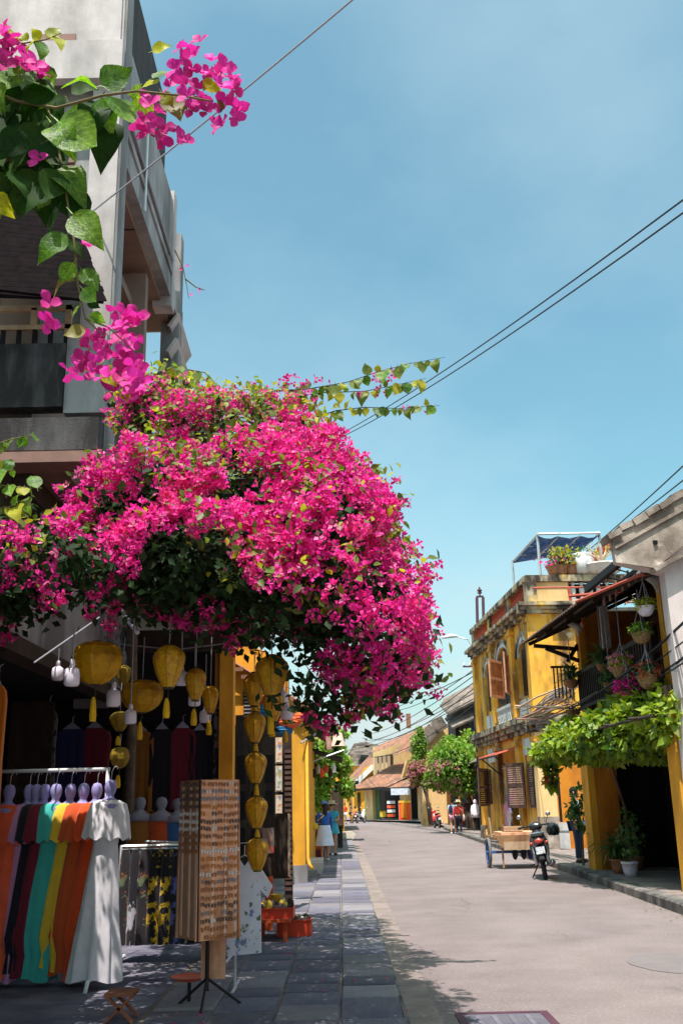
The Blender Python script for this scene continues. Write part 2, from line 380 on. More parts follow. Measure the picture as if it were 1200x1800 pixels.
M('bract_pale', (.84,.22,.44), .65, .12, 2.2, island=.3, transl=.35)
M('leaf_near', (.15,.31,.03), .42, .25, 12, island=0, transl=.5, tcol=(2.0,1.9,.5), spec=.5, col2=(.06,.15,.02), s2=3.5, lo=.4, hi=.65, veins=.5, orand=.35, bump=.2, bs=14)
M('leaf_lime', (.42,.46,.02), .45, .2, 10, veins=.4, orand=.25, transl=.5, tcol=(1.4,1.3,.4), spec=.4)
M('leaf_olive', (.17,.16,.03), .5, .25, 10, veins=.4, orand=.25, transl=.45, tcol=(1.5,1.2,.4), spec=.4)
M('leaf_vine', (.26,.36,.03), .5, .18, 2, island=.4, transl=.4, tcol=(1.3,1.3,.5), spec=.45, col2=(.07,.16,.03), s2=.9, lo=.5, hi=.65)
M('leaf_tree', (.18,.31,.04), .55, .2, 2, island=.45, transl=.4, tcol=(1.4,1.4,.5), spec=.4)
M('leaf_pot', (.08,.16,.04), .5, .2, 4, island=.4, transl=.3)
M('leaf_teal', (.10,.22,.10), .55, .2, 4, island=.35, transl=.35)
M('leaf_deep', (.020,.060,.010), .6, .3, 6, veins=.3, orand=.4, transl=.35, tcol=(1.2,1.5,.4), spec=.15)
M('plastic_white', (.70,.66,.78), .45, .05, 5)
# ------------------------------------------------------------------ ground, road, pavements
def sheet(name, pts, z, mat, kind='structure'):
    mb = MB(); n = len(pts)
    mb.add([(p[0], p[1], z) for p in pts], [tuple(range(n))])
    return tag(mb.build(name, mat), kind=kind)
def strip(name, left, right, z, mat):
    """left/right: lists of (x,y) with equal length"""
    mb = MB(); n = len(left)
    mb.add([(x, y, z) for x, y in left] + [(x, y, z) for x, y in right], [(i, i+1, n+i+1, n+i) for i in range(n-1)])
    return tag(mb.build(name, mat), kind='structure')
sheet('ground', [(-900,-300),(900,-300),(900,1500),(-900,1500)], -0.03, 'ground')
KX = [(-10,4.15),(6,4.3),(14,4.46),(23,4.80),(32,5.0),(41,5.25),(52,5.55),(62,5.9),(70,6.1),(77,5.9),(83,4.9),(90,2.6),(97,-.2),(106,-5),(115,-11),(137,-28),(160,-50)]
def kx(y): return float(np.interp(y, [a for a, b in KX], [b for a, b in KX]))
ys = [-10,0,6,10,14,18,23,28,32,36,41,46,52,57,62,67,72,78,84,91,98,106,115,126,137,150,160]
LXK = [(-10,.44),(45,.44),(58,.8),(70,.3),(78,-2),(86,-6),(97,-13),(115,-26),(137,-44),(160,-66)]
def lx(y): return float(np.interp(y, [a for a, b in LXK], [b for a, b in LXK]))
strip('road', [(lx(y), y) for y in ys], [(kx(y), y) for y in ys], 0.0, 'road')
strip('gutter_strip', [(.445, y) for y in ys[:12]], [(.445 + .24, y) for y in ys[:12]], 0.004, 'gutter')
# left pavement: bed of joint sand with slabs laid one by one
lp = strip('pavement_left', [(-5.5, y) for y in ys[:12]], [(.44, y) for y in ys[:12]], 0.016, 'slab_joint')
def slab_mesh(nm, w_, l_, mat):
    mb = MB(); b = .012
    mb.add([(-w_/2,-l_/2,0),(w_/2,-l_/2,0),(w_/2,l_/2,0),(-w_/2,l_/2,0),
            (-w_/2+b,-l_/2+b,.02),(w_/2-b,-l_/2+b,.02),(w_/2-b,l_/2-b,.02),(-w_/2+b,l_/2-b,.02)],
           [(4,5,6,7),(0,1,5,4),(1,2,6,5),(2,3,7,6),(3,0,4,7)])
    return mesh_of(mb, nm, mat)
SW, SLN = .478, .37
slabs = [slab_mesh('slab', SW-.014, SLN-.014, 'slab'), slab_mesh('slab', SW-.014, SLN-.014, 'slab_b')]
for c in range(4):
    y = 6.8 + random.random()*.3
    while y < 30.0:
        ln_ = .42 + random.random()*.42; x = .44 - SW*(c+.5)
        child(slabs[0 if random.random() < .62 else 1], lp, (x + random.gauss(0,.004), y + ln_/2, .012 + random.random()*.010), (random.gauss(0,.007), random.gauss(0,.007), random.gauss(0,.006)), (1 + random.gauss(0,.006), (ln_-.018)/(SLN-.014), 1), name='paving_slab')
        y += ln_
far = MB()
for r_ in range(45):
    for c in range(4):
        x = .44 - SW*(c+.5); y = 30.1 + SLN*(r_+.5)
        far.box(x-SW/2+.008, y-SLN/2+.008, .016, x+SW/2-.008, y+SLN/2-.008, .032)
tag(far.build('far_paving', 'slab_b', lp), kind='stuff')
for r_ in range(22):
    y = 6.6 + r_*1.02
    if y > 27.5: break
    mb = MB().box(.415+random.gauss(0,.003), y, .001, .447+random.gauss(0,.003), y+1.0, .031)
    mb.build('edge_stone', 'kerb', lp)
strip('shop_floor', [(-9, y) for y in (4,8,15)], [(-1.52, y) for y in (4,8,15)], 0.022, 'slab')
# right pavement with kerb stones
yr = [5,10,14,18,23,28,32,36,41,46,52,57,62,67,72,78,84,91,98,106,115,126,137]
rp_ = strip('pavement_right', [(kx(y)+.22, y) for y in yr], [(kx(y)+14, y) for y in yr], 0.13, 'gutter')
y = 9.0; k = 0
while y < 60:
    ln = .95 + random.random()*.2
    x0, x1 = kx(y), kx(y+ln-.015); h = .135 + random.random()*.012; j = random.gauss(0,.006)
    mb = MB(); b = .025; wk = .25
    mb.add([(x0+j,y,-.02),(x0+j+wk,y,-.02),(x1+j+wk,y+ln-.015,-.02),(x1+j,y+ln-.015,-.02),
            (x0+j,y,h-b),(x0+j+wk,y,h-.001),(x1+j+wk,y+ln-.015,h-.001),(x1+j,y+ln-.015,h-b),
            (x0+j+b,y+.006,h),(x1+j+b,y+ln-.021,h)],
           [(0,3,7,4),(0,1,5,8,4),(3,2,6,9,7),(4,7,9,8),(8,9,6,5),(1,2,6,5)])
    mb.build('kerb_stone', 'kerb', rp_); y += ln; k += 1
# joints on the right pavement
for i in range(26):
    y = 12 + i*1.15
    MB().box(kx(y)+.26, y, .129, kx(y)+1.7, y+.012, .1325).build('joint', 'slab', rp_)
# road repairs and covers
def disc(cx, cy, rx, ry, z, mat, name, n=28):
    mb = MB(); mb.add([(cx + rx*math.cos(2*math.pi*i/n)*(1+.03*math.sin(5*i)), cy + ry*math.sin(2*math.pi*i/n)*(1+.03*math.cos(3*i)), z) for i in range(n)], [tuple(range(n))])
    return tag(mb.build(name, mat), kind='structure')
p = atz(1185,1693); disc(p[0], p[1], .42, .62, .004, 'road_patch', 'road_patch')
t = thing('manhole_cover', 'square iron manhole cover in the road at the bottom edge', 'manhole', (1.14, 7.72, 0))
MB().box(.86,7.36,-.02,1.42,8.02,.006).build('lid', 'slab', t)
fr = MB()
for a in ((.80,7.30,.86,8.08),(1.42,7.30,1.48,8.08),(.86,8.02,1.42,8.08),(.86,7.30,1.42,7.36)): fr.box(a[0],a[1],-.02,a[2],a[3],.010)
fr.build('frame', 'mast_paint', t)
for i in range(4): MB().box(.93+i*.12, 7.42, .006, .965+i*.12, 7.96, .010).build('rib', 'slab', t)
for nm, px, py, sx, sy in (('drain_grate', 640, 1502, .5, .2), ('drain_grate', 720, 1478, 1.6, .5)):
    p = atz(px, py)
    t = thing('drain_grate', 'dark drain grate set in the road beyond the two women' if px == 640 else 'long patched drain cover across the road by the far bend', 'drain', (p[0], p[1], 0))
    MB().box(p[0]-sx/2, p[1]-sy/2, -.02, p[0]+sx/2, p[1]+sy/2, .005).build('plate', 'road_patch', t)
    MB().box(p[0]-sx/2-.06, p[1]-sy/2, -.02, p[0]-sx/2, p[1]+sy/2, .012).build('rim', 'kerb', t)

# ------------------------------------------------------------------ concrete building on the left
cb = thing('concrete_building', 'tall grey concrete building with balconies behind the pink bougainvillea', 'building', (-3.2, 11, 0))
X1 = -2.70
mb = MB().box(-3.06, 11.0, 5.2, X1, 11.21, 13.6); mb.build('column', 'concrete_pale', cb)
MB().box(X1, 11.02, 5.2, X1+.035, 11.38, 13.6).build('column_edge', 'concrete_grey', cb)
MB().box(-8, 10.96, 11.30, X1-.03, 11.5, 14.0).build('top_wall', 'concrete_pale', cb)
MB().box(-8, 10.86, 10.66, X1+.03, 10.995, 11.26).build('ledge', 'concrete_pale', cb)
a = at(62,78,10.95); b = at(134,60,10.95)
MB().box(a[0], 10.94, a[2], b[0], 10.958, b[2]).build('vent_slot', 'vent_brick', cb)
MB().box(-3.62, 11.22, 6.8, -2.95, 11.5, 11.29).build('recessed_wall', 'concrete_grey', cb)
MB().box(-8, 11.22, 9.4, -3.62, 11.5, 11.29).build('lintel_wall', 'concrete_grey', cb)
for i, (y0, y1) in enumerate(((228,250),(258,288),(293,318),(325,345))):
    a = at(108,y1,11.2); b = at(133,y0,11.2)
    MB().box(a[0], 11.17, a[2], b[0], 11.235, b[2]).build('vent_block', 'vent_brick', cb)
# loggia behind the shade
MB().box(-8, 14.0, 5.2, -2.9, 14.2, 9.6).build('loggia_back_wall', 'soffit', cb)
MB().box(-8, 11.5, 9.0, -3.1, 14.0, 9.15).build('loggia_ceiling', 'soffit', cb)
for x in (-3.9, -3.45):
    MB().box(x, 13.9, 7.1, x+.3, 13.99, 8.6).build('window', 'concrete_pale', cb)
# parapets
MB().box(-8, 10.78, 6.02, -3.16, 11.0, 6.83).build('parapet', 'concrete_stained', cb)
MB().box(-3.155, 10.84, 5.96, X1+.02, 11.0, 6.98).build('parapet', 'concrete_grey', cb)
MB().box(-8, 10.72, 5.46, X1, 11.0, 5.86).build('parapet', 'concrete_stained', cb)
MB().box(-8, 10.62, 5.28, X1+.02, 11.0, 5.41).build('floor_edge', 'vent_brick', cb)
MB().box(-8, 11.0, 5.30, X1, 20.0, 5.46).build('floor_slab', 'soffit', cb)
for x, w_ in ((-3.75,.22),(-5.2,.22)):
    MB().box(x, 11.0, 5.02, x+w_, 19.5, 5.298).build('floor_beam', 'dark_wood', cb)
# railing of the loggia
rl = MB()
a = at(0,545,10.9); b = at(128,540,10.9)
rl.box(-8, 10.86, a[2]-.03, b[0], 10.92, a[2]+.035)
rl.box(b[0]-.07, 10.86, 6.98, b[0], 10.92, a[2]+.03); rl.box(-3.62, 10.86, 7.12, -3.55, 10.92, a[2]); rl.box(-8, 10.86, 7.06, b[0], 10.915, 7.12)
rl.build('handrail', 'timber_pale', cb)
for i in range(7):
    x = -4.35 + i*.19
    MB().box(x, 10.87, 6.84, x+.05, 10.91, 7.06).build('baluster', 'dark', cb)
# roller shade sloping outwards, slats joined
aw = MB(); top = [at(-60,262,11.15), at(98,300,11.15)]; bot = [at(-60,520,10.3), at(186,528,10.3)]
n = 30
for i in range(n):
    f0, f1 = i/n, (i+.96)/n
    A = np.array(top[0])*(1-f0) + np.array(bot[0])*f0; B_ = np.array(top[1])*(1-f0) + np.array(bot[1])*f0
    A2 = np.array(top[0])*(1-f1) + np.array(bot[0])*f1; B2 = np.array(top[1])*(1-f1) + np.array(bot[1])*f1
    jx = random.random()*.03
    aw.add([A, B_ + [jx,0,0], B2 + [jx,0,0], A2, A + [0,.03,0], B_ + [jx,.03,0], B2 + [jx,.03,0], A2 + [0,.03,0]],
           [(0,1,2,3),(7,6,5,4),(0,4,5,1),(1,5,6,2),(2,6,7,3),(3,7,4,0)])
o = aw.build('bamboo_shade', 'bamboo_dark', cb); o['label'] = 'dark bamboo roller shade sloping out from the balcony'
MB().tube([at(-40,505,10.28), at(182,531,10.28)], .022, 6).build('shade_rail', 'bamboo_dark', cb)
# side bay with overhanging floor
MB().box(-4.0, 11.4, 9.78, X1, 16.4, 10.16).build('overhang_slab', 'concrete_grey', cb)
MB().box(-4.0, 11.4, 9.70, X1-.16, 16.2, 9.776).build('overhang_soffit', 'soffit', cb)
MB().box(-4.0, 12.9, 9.69, X1-.16, 12.92, 9.698).build('soffit_joint', 'dark', cb)
MB().box(-4.2, 11.4, 5.5, -3.7, 16.4, 9.70).build('side_wall', 'soffit', cb)
MB().box(X1-.12, 11.4, 10.22, X1-.06, 15.0, 10.6).build('side_rail_backing', 'soffit', cb)  # brown strip set back between side rail and panels
for i in range(4):
    y0 = 11.42 + i*.92
    MB().box(X1-.07, y0, 10.56, X1, y0+.90, 11.62).build('side_panel', 'concrete_grey', cb)
MB().box(X1-.10, 11.41, 10.18, X1+.03, 15.05, 10.30).build('side_rail', 'concrete_grey', cb)
MB().tube([(X1+.03, 11.42, 10.47), (X1+.03, 15.05, 10.44)], .022, 6).build('pipe', 'cable_grey', cb)
MB().tube([(X1+.04, 12.6, 9.8), (X1+.04, 12.6, 11.6)], .018, 6).build('pipe', 'white_metal', cb)
MB().box(-3.4, 11.42, 11.62, X1-.04, 14.4, 13.0).build('upper_wall', 'dark_wood', cb)
MB().box(X1-.3, 15.06, 9.6, X1+.02, 15.36, 11.82).build('post', 'concrete_pale', cb)
MB().box(X1-.3, 15.9, 8.0, X1+.02, 16.2, 11.5).build('post', 'concrete_grey', cb)
for i in range(5):
    z = 7.6 + i*.52
    MB().beam((X1-.05, 15.4+i*.08, z), (X1-.05, 17.2, z-.1), .06, .3, (0.6,0,1)).build('sun_louvre', 'concrete_pale', cb)
MB().box(-4, 16.4, 8.3, X1-.35, 16.6, 8.6).build('tie_beam', 'soffit', cb)
MB().box(X1-.32, 16.45, 5.3, X1-.05, 16.75, 9.6).build('post', 'concrete_grey', cb)
MB().box(-8, 19.8, 0, -2.75, 20.6, 5.29).build('rear_wall', 'concrete_grey', cb)

# ------------------------------------------------------------------ clothes shop under it
sh = thing('clothes_shop', 'dark open-fronted clothes shop beneath the bougainvillea', 'shop', (-2.9, 9, 0))
mb = MB().box(-3.06, 8.0, 3.02, -2.90, 11.4, 3.95).box(-3.06, 11.4, 3.02, -2.90, 12.2, 3.6).box(-3.06,12.2,3.02,-2.9,13.9,3.25)
mb.build('fascia_wall', 'concrete_grey', sh)
lt = MB()
for i in range(5):
    y0 = 12.22 + i*.34
    lt.beam((-2.98, y0, 3.26), (-2.98, y0+.66, 3.92), .05, .05); lt.beam((-2.98, y0+.66, 3.26), (-2.98, y0, 3.92), .05, .05)
lt.box(-3.02, 12.2, 3.90, -2.93, 14.2, 3.98)
lt.build('lattice', 'concrete_grey', sh)
MB().box(-3.10, 8.0, 2.86, -2.86, 14.2, 3.016).build('lintel', 'dark_wood', sh)
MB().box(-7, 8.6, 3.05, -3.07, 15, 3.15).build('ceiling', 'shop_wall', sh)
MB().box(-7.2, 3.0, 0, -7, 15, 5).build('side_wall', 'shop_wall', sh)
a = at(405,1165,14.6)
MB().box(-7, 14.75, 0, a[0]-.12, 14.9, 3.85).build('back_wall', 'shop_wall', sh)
p0 = at(172,1140,13.6); p1 = at(402,1122,13.6)
MB().box(-2.9, 13.5, p0[2]-.05, p1[0]+.05, 13.75, p0[2]+.22).build('beam', 'dark_wood', sh)
MB().box(-2.9, 11.1, 3.98, p1[0]+.1, 11.3, 4.1).build('beam', 'dark_wood', sh)
px_ = at(397,1300,14.6)
MB().box(px_[0]-.05, 14.2, 0, px_[0]+.14, 14.5, 3.75).build('pillar', 'orange_paint', sh)
MB().box(px_[0]-.13, 14.3, 0, px_[0]-.08, 14.50, 3.75).build('door_jamb', 'orange_paint', sh)
# light tin roof under the climber, lengthened unseen to shade the yellow house wall
tr = MB(); nn = 40
for i in range(nn):
    x0 = -2.9 + i*(1.55/nn); x1 = x0 + 1.55/nn*.5; x2 = x0 + 1.55/nn
    tr.add([(x0,11.3,4.05),(x1,11.3,4.09),(x2,11.3,4.05),(x0,20.4,4.75),(x1,20.4,4.79),(x2,20.4,4.75)], [(0,1,4,3),(1,2,5,4)])
tr.build('tin_shade_roof', 'tin_brown', sh)
for z0, ya in ((4.0,11.3),(4.62,19.5)):
    MB().box(-2.9, ya, z0-.1, -1.3, ya+.08, z0).build('purlin', 'dark_wood', sh)
a = at(62,1260,13.0); MB().box(a[0]-.3, 12.95, .9, a[0]+.25, 13.0, 2.85).build('inner_door', 'dark_wood', sh)
a = at(170,1205,14.7); b = at(190,1245,14.7)
MB().box(a[0]-.3, 14.6, b[2], b[0], 14.74, a[2]+.3).build('notice', 'concrete_grey', sh)
aw2 = MB()
for i in range(60):
    x0 = -6.7 + i*.072; aw2.add([(x0,4.6,3.15),(x0+.036,4.6,3.18),(x0+.072,4.6,3.15),(x0,8.7,3.5),(x0+.036,8.7,3.53),(x0+.072,8.7,3.5)], [(0,1,4,3),(1,2,5,4)])
aw2.build('unseen_shade_awning', 'tin_brown', sh)  # out-of-frame awning added to keep sun off the shop floor
MB().box(-7.0, -12.0, 0, -2.95, 4.5, 10.5).build('unseen_shade_block', 'concrete_grey', sh)  # unseen block behind the camera, added to darken the shop
# trellis poles seen under the climber
for q, rr in ((((300,1018,8.2),(362,1108,7.6)), .018), (((190,1060,9.6),(250,1118,8.8)), .02), (((95,1125,9.4),(170,1075,9.8)), .008)):
    pass
MB().tube([at(300,1018,8.2), at(362,1108,7.7)], .016, 6).build('roof_strut', 'steel', sh)
MB().tube([at(205,1065,9.4), at(242,1112,8.9)], .022, 6).build('roof_strut', 'steel', sh)
MB().tube([at(60,1165,9.0), at(175,1085,10.5)], .008, 5).build('stay_wire', 'cable_grey', sh)
MB().tube([at(205,1132,8.4), at(310,1142,8.0), at(420,1128,7.8)], .005, 4).build('stay_wire', 'cable_grey', sh)

# ------------------------------------------------------------------ yellow house next to it
yh = thing('yellow_house', 'small yellow house beside the lantern string with its side wall shaded', 'house', (-1.4, 21, 0))
gp = [(-6,.35),(-1.06,.35),(-1.06,4.36),(-2.6,5.2),(-6,5.2)]
MB().prism(gp, lambda a_, b_, d: (a_, d, b_), 21.0, 21.25).build('side_wall', 'orange_paint', yh)
MB().box(-6, 20.96, 0, -1.06, 21.3, .35).build('plinth', 'concrete_grey', yh)
MB().box(-1.06, 20.93, .36, -.74, 21.3, 3.55).build('pilaster', 'yellow_paint', yh)
MB().box(-1.10, 20.90, 0, -.70, 21.3, .36).build('pilaster_base', 'concrete_grey', yh)
MB().box(-1.08, 20.92, 3.30, -.55, 21.3, 3.42).build('corbel', 'yellow_paint', yh)
MB().box(-1.0, 21.3, 0.02, -.78, 30.5, 3.4).build('street_wall', 'yellow_paint', yh)
MB().box(-6, 21.3, 0, -1.02, 30.5, 3.3).build('back_rooms', 'yellow_old', yh)
# tiled roof: courses stepping down to the street
for i in range(9):
    x0 = -.42 - i*.26; z0 = 3.30 + i*.16
    mb = MB()
    for j in range(46):
        y0 = 20.78 + j*.22
        mb.add([(x0,y0,z0),(x0,y0+.11,z0+.045),(x0,y0+.22,z0),(x0-.30,y0,z0+.185),(x0-.30,y0+.11,z0+.23),(x0-.30,y0+.22,z0+.185)], [(0,1,4,3),(1,2,5,4)])
    mb.box(x0-.3, 20.75, z0-.06, x0, 20.80, z0+.02)
    mb.build('tile_course', 'tile_roof', yh)
# dark wooden doors in the side wall
a = at(412,1540,20.95); b = at(510,1255,20.95)
for i in range(4):
    x0 = a[0] + (b[0]-a[0])*i/4; x1 = a[0] + (b[0]-a[0])*(i+1)/4 - .02
    d = MB().box(x0, 20.93, .37, x1, 20.97, b[2]).build('door_leaf', 'dark_wood', yh)
    for zz in (.55, 1.25, 1.95):
        MB().box(x0+.05, 20.915, zz, x1-.05, 20.929, zz+.55).build('door_panel', 'dark', d)
a = at(428,1278,20.95); b = at(438,1212,20.95)
lv = MB().box(a[0], 20.94, a[2], b[0]+.05, 20.97, b[2]).build('louvre_window', 'dark_wood', yh)
for i in range(10):
    z = a[2] + .05 + i*(b[2]-a[2]-.1)/9
    MB().box(a[0]+.01, 20.925, z, b[0]+.04, 20.939, z+.025).build('louvre_slat', 'concrete_grey', lv)
MB().tube([(-.69, 20.95, 3.2), (-.69, 20.95, .5), (-.66, 20.86, .38), (-.60, 20.80, .3)], .035, 8).build('drainpipe', 'yellow_paint', yh, smooth=True)
MB().tube([(-1.0, 20.9, 3.15), (-.8, 20.85, 3.05), (-.6, 20.8, 3.2), (-.5, 20.8, 3.15)], .02, 6).build('loose_cable', 'cable', yh)
MB().tube([(-.8, 20.8, 2.72), (.05, 21.6, 3.28)], .018, 6).build('awning_bar', 'cable_grey', yh)
st = thing('door_step', 'pale concrete step block beside the yellow pilaster', 'step', (-.62, 24.5, 0))
MB().box(-.78, 23.4, .03, -.46, 25.8, .27).build('block', 'concrete_pale', st)
MB().box(-.78, 22.7, .03, -.56, 23.39, .16).build('lower_block', 'concrete_grey', st)
# ------------------------------------------------------------------ wall with real openings
def holed(fr, outline, holes, n0, n1):
    bm = bmesh.new(); loops = []
    for poly in [outline] + holes:
        vs = [bm.verts.new((u, v, 0)) for u, v in poly]
        loops.append([bm.edges.new((vs[i], vs[(i+1) % len(vs)])) for i in range(len(vs))])
    bmesh.ops.triangle_fill(bm, use_beauty=True, use_dissolve=False, edges=[e for l in loops for e in l])
    bm.verts.index_update(); V = [(v.co.x, v.co.y) for v in bm.verts]; Fc = [tuple(v.index for v in f.verts) for f in bm.faces]
    bm.free(); k = len(V)
    mb = MB(); vs = [fr.w(u, v, n1) for u, v in V] + [fr.w(u, v, n0) for u, v in V]
    fs = Fc + [tuple(i + k for i in reversed(f)) for f in Fc]
    i0 = 0
    for poly in [outline] + holes:
        m = len(poly)
        for i in range(m): fs.append((i0+i, i0+(i+1) % m, k+i0+(i+1) % m, k+i0+i))
        i0 += m
    return mb.add(vs, fs)
def arch(u0, u1, v0, vs, vt, n=8):
    c = (u0+u1)/2; r_ = (u1-u0)/2
    return [(u0, v0), (u1, v0)] + [(c + r_*math.cos(math.pi*i/n), vs + (vt-vs)*math.sin(math.pi*i/n)) for i in range(n+1)]
def shutter(fr, u0, u1, v0, v1, n, parent, fm, lm, ns=14, name='shutter', ang=0.0):
    """leaf hinged at u0, opened by ang from the wall, with louvre slats joined"""
    du = u1-u0; c, s_ = math.cos(ang), math.sin(ang)
    P_ = lambda a_, b_, d: fr.w(u0 + a_*c - d*s_, b_, n + a_*s_ + d*c)
    def bx(mb, a0, a1, b0, b1, d0, d1):
        vs = [P_(a_, b_, d) for b_ in (b0, b1) for a_, d in ((a0,d0),(a1,d0),(a1,d1),(a0,d1))]
        mb.add(vs, [(3,2,1,0),(4,5,6,7),(0,1,5,4),(1,2,6,5),(2,3,7,6),(3,0,4,7)])
    mb = MB(); t_ = min(.09, abs(du)*.14); sg = 1 if du > 0 else -1; W_ = abs(du)
    P0 = P_
    P_ = lambda a_, b_, d: P0(a_*sg, b_, d)
    for a_ in ((0,t_,v0,v1),(W_-t_,W_,v0,v1),(t_,W_-t_,v0,v0+t_),(t_,W_-t_,v1-t_,v1),(t_,W_-t_,(v0+v1)/2-t_/2,(v0+v1)/2+t_/2)): bx(mb, *a_, 0, .05)
    o = mb.build(name, fm, parent)
    sl_ = MB()
    for i in range(ns):
        z = v0 + t_ + (v1-v0-2*t_)*(i+.15)/ns; hh = (v1-v0-2*t_)/ns
        vs = [P_(t_, z, .045), P_(W_-t_, z, .045), P_(W_-t_, z+hh*.75, .012), P_(t_, z+hh*.75, .012)]
        sl_.add(vs + [np.array(q) + fr.n*-.008 for q in vs], [(0,1,2,3),(7,6,5,4),(0,4,5,1),(2,6,7,3)])
    q = sl_.build('louvre_slats', lm, o); return o

# ------------------------------------------------------------------ old yellow corner house on the right
B1 = (5.47, 39.99, .13); A1 = (5.90, 30.23, .13)
oh = thing('corner_house', 'weathered yellow two-storey corner house with arched windows and shutters', 'house', (5.9, 35, .13))
f1 = Frame(B1, A1); L1 = f1.L
aL = arch(2.05, 3.20, 4.55, 5.85, 6.30); aM = arch(4.40, 6.45, 4.50, 5.95, 6.48); aR = arch(7.95, 9.35, 4.50, 5.75, 6.22)
door = [(5.0,.02),(6.6,.02),(6.6,2.5),(5.0,2.5)]
win1 = [(.9,1.25),(1.9,1.25),(1.9,2.5),(.9,2.5)]; win2 = [(8.0,1.2),(9.2,1.2),(9.2,2.45),(8.0,2.45)]
holed(f1, [(0,0),(L1,0),(L1,6.9),(0,6.9)], [aL, aM, aR, door, win1, win2], -.3, 0).build('street_wall', 'yellow_old', oh)
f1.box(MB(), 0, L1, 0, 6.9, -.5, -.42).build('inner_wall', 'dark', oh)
for poly, nm in ((arch(2.15,3.1,4.6,5.8,6.22),'L'), (arch(4.52,6.33,4.55,5.9,6.38),'M'), (arch(8.05,9.25,4.55,5.7,6.12),'R')):
    o = MB().prism(poly, lambda a_, b_, d: f1.w(a_, b_, d), -.08, -.04).build('arched_window', 'shutter_brown', oh)
    u0, u1 = poly[0][0], poly[1][0]; s_ = MB()
    for i in range(18):
        v = 4.66 + i*.075
        f1.box(s_, u0+.06, (u0+u1)/2-.05, v, v+.045, -.038, -.02); f1.box(s_, (u0+u1)/2+.05, u1-.06, v, v+.045, -.038, -.02)
    f1.box(s_, (u0+u1)/2-.03, (u0+u1)/2+.03, 4.56, 5.95, -.038, -.01)
    s_.build('louvre_slats', 'dark_wood', o)
# white moulded arch surrounds
for (u0, u1, v0, vt, wd) in ((2.05,3.2,5.85,6.3,.24),(4.4,6.45,5.95,6.48,.26),(7.95,9.35,5.75,6.22,.28)):
    c = (u0+u1)/2; r_ = (u1-u0)/2; n = 14
    for k, (g0, g1, h) in enumerate(((0, wd*.6, .05),(wd*.6, wd, .10))):
        mb = MB()
        for i in range(n):
            a0, a1 = math.pi*i/n, math.pi*(i+1)/n
            q = []
            for rr in (g0, g1):
                for a_ in (a0, a1): q.append((c + (r_+rr)*math.cos(a_), v0 + (vt-v0+rr)*math.sin(a_)))
            for hh in (0.002, h):
                pass
            vs = [f1.w(*q[j], .002) for j in (0,1,3,2)] + [f1.w(*q[j], h) for j in (0,1,3,2)]
            mb.add(vs, [(3,2,1,0),(4,5,6,7),(0,1,5,4),(1,2,6,5),(2,3,7,6),(3,0,4,7)])
        mb.build('arch_moulding', 'white_old' if k == 0 else 'cornice_old', oh)
    for uu in (u0-wd*.8, u1):
        mb = MB(); f1.box(mb, uu, uu+wd*.8, 4.5, v0+.02, .002, .055); mb.build('window_jamb', 'yellow_old', oh)
# pilasters
for u0, u1 in ((0,.5),(3.45,3.95),(6.80,7.35),(9.42,L1+.05)):
    mb = MB(); f1.box(mb, u0, u1, 3.86, 6.85, .003, .14); f1.box(mb, u0-.05, u1+.05, 6.60, 6.72, .003, .18); mb.build('pilaster', 'yellow_old', oh)
    mb = MB(); f1.box(mb, u0, u1, 0.5, 3.4, .003, .12); f1.box(mb, u0-.06, u1+.06, 3.05, 3.2, .003, .2); mb.build('lower_pilaster', 'yellow_old', oh)
    mb = MB(); f1.box(mb, u0-.03, u1+.03, 0.0, 0.5, .003, .16); mb.build('pilaster_base', 'cornice_old', oh)
# cornices as stacked mouldings
for v0, v1, pr in ((6.84,6.93,.16),(6.94,7.04,.27),(7.05,7.17,.40)):
    f1.box(MB(), -.15, L1+.25, v0, v1, -.3, pr).build('top_cornice', 'cornice_old', oh)
for v0, v1, pr in ((3.36,3.48,.14),(3.49,3.64,.26),(3.65,3.84,.38)):
    f1.box(MB(), -.1, L1+.25, v0, v1, .003, pr).build('mid_cornice', 'cornice_old', oh)
# parapet with red ceramic balusters
bal = MB().lathe([(.055,0),(.055,.04),(.03,.08),(.065,.24),(.065,.30),(.03,.44),(.055,.48),(.055,.52)], n=8)
bal_me = mesh_of(bal, 'baluster', 'red_ceramic', True)
bal_w = mesh_of(bal, 'baluster', 'white_old', True)
posts = (0, 3.45, 6.8, 9.55)
for i, u in enumerate(posts):
    f1.box(MB(), u, u+.42, 7.18, 8.02, -.22, .10).build('parapet_post', 'cornice_old', oh)
for i in range(3):
    u0, u1 = posts[i]+.42, posts[i+1]
    f1.box(MB(), u0, u1, 7.18, 7.30, -.16, .06).build('parapet_base', 'cornice_old', oh)
    f1.box(MB(), u0, u1, 7.30, 7.84, -.20, -.10).build('parapet_backing', 'dark_wood', oh)
    k = int((u1-u0)/.24)
    for j in range(k):
        p = f1.w(u0 + (j+.5)*(u1-u0)/k, 7.31, -.02); child(bal_me, oh, p, name='baluster')
f1.box(MB(), -.05, L1+.1, 7.84, 8.02, -.23, .16).build('parapet_coping', 'cornice_old', oh)
# balcony panels below the upper windows
for u0, u1, k in ((2.0,3.3,0),(4.35,6.6,1),(7.7,9.4,0)):
    mb = MB()
    if k:
        f1.box(mb, u0, u1, 3.86, 3.92, .01, .12); f1.box(mb, u0, u1, 4.36, 4.46, .01, .14); mb.build('balcony_rail', 'white_old', oh)
        f1.box(MB(), u0, u1, 3.92, 4.36, .004, .02).build('balcony_panel', 'concrete_grey', oh)
        for j in range(9): child(bal_w, oh, f1.w(u0+.12+j*(u1-u0-.24)/8, 3.915, .07), sc=(1,1,.85), name='baluster')
    else:
        f1.box(mb, u0, u1, 3.90, 4.40, .01, .07); mb.build('balcony_panel', 'white_old', oh)
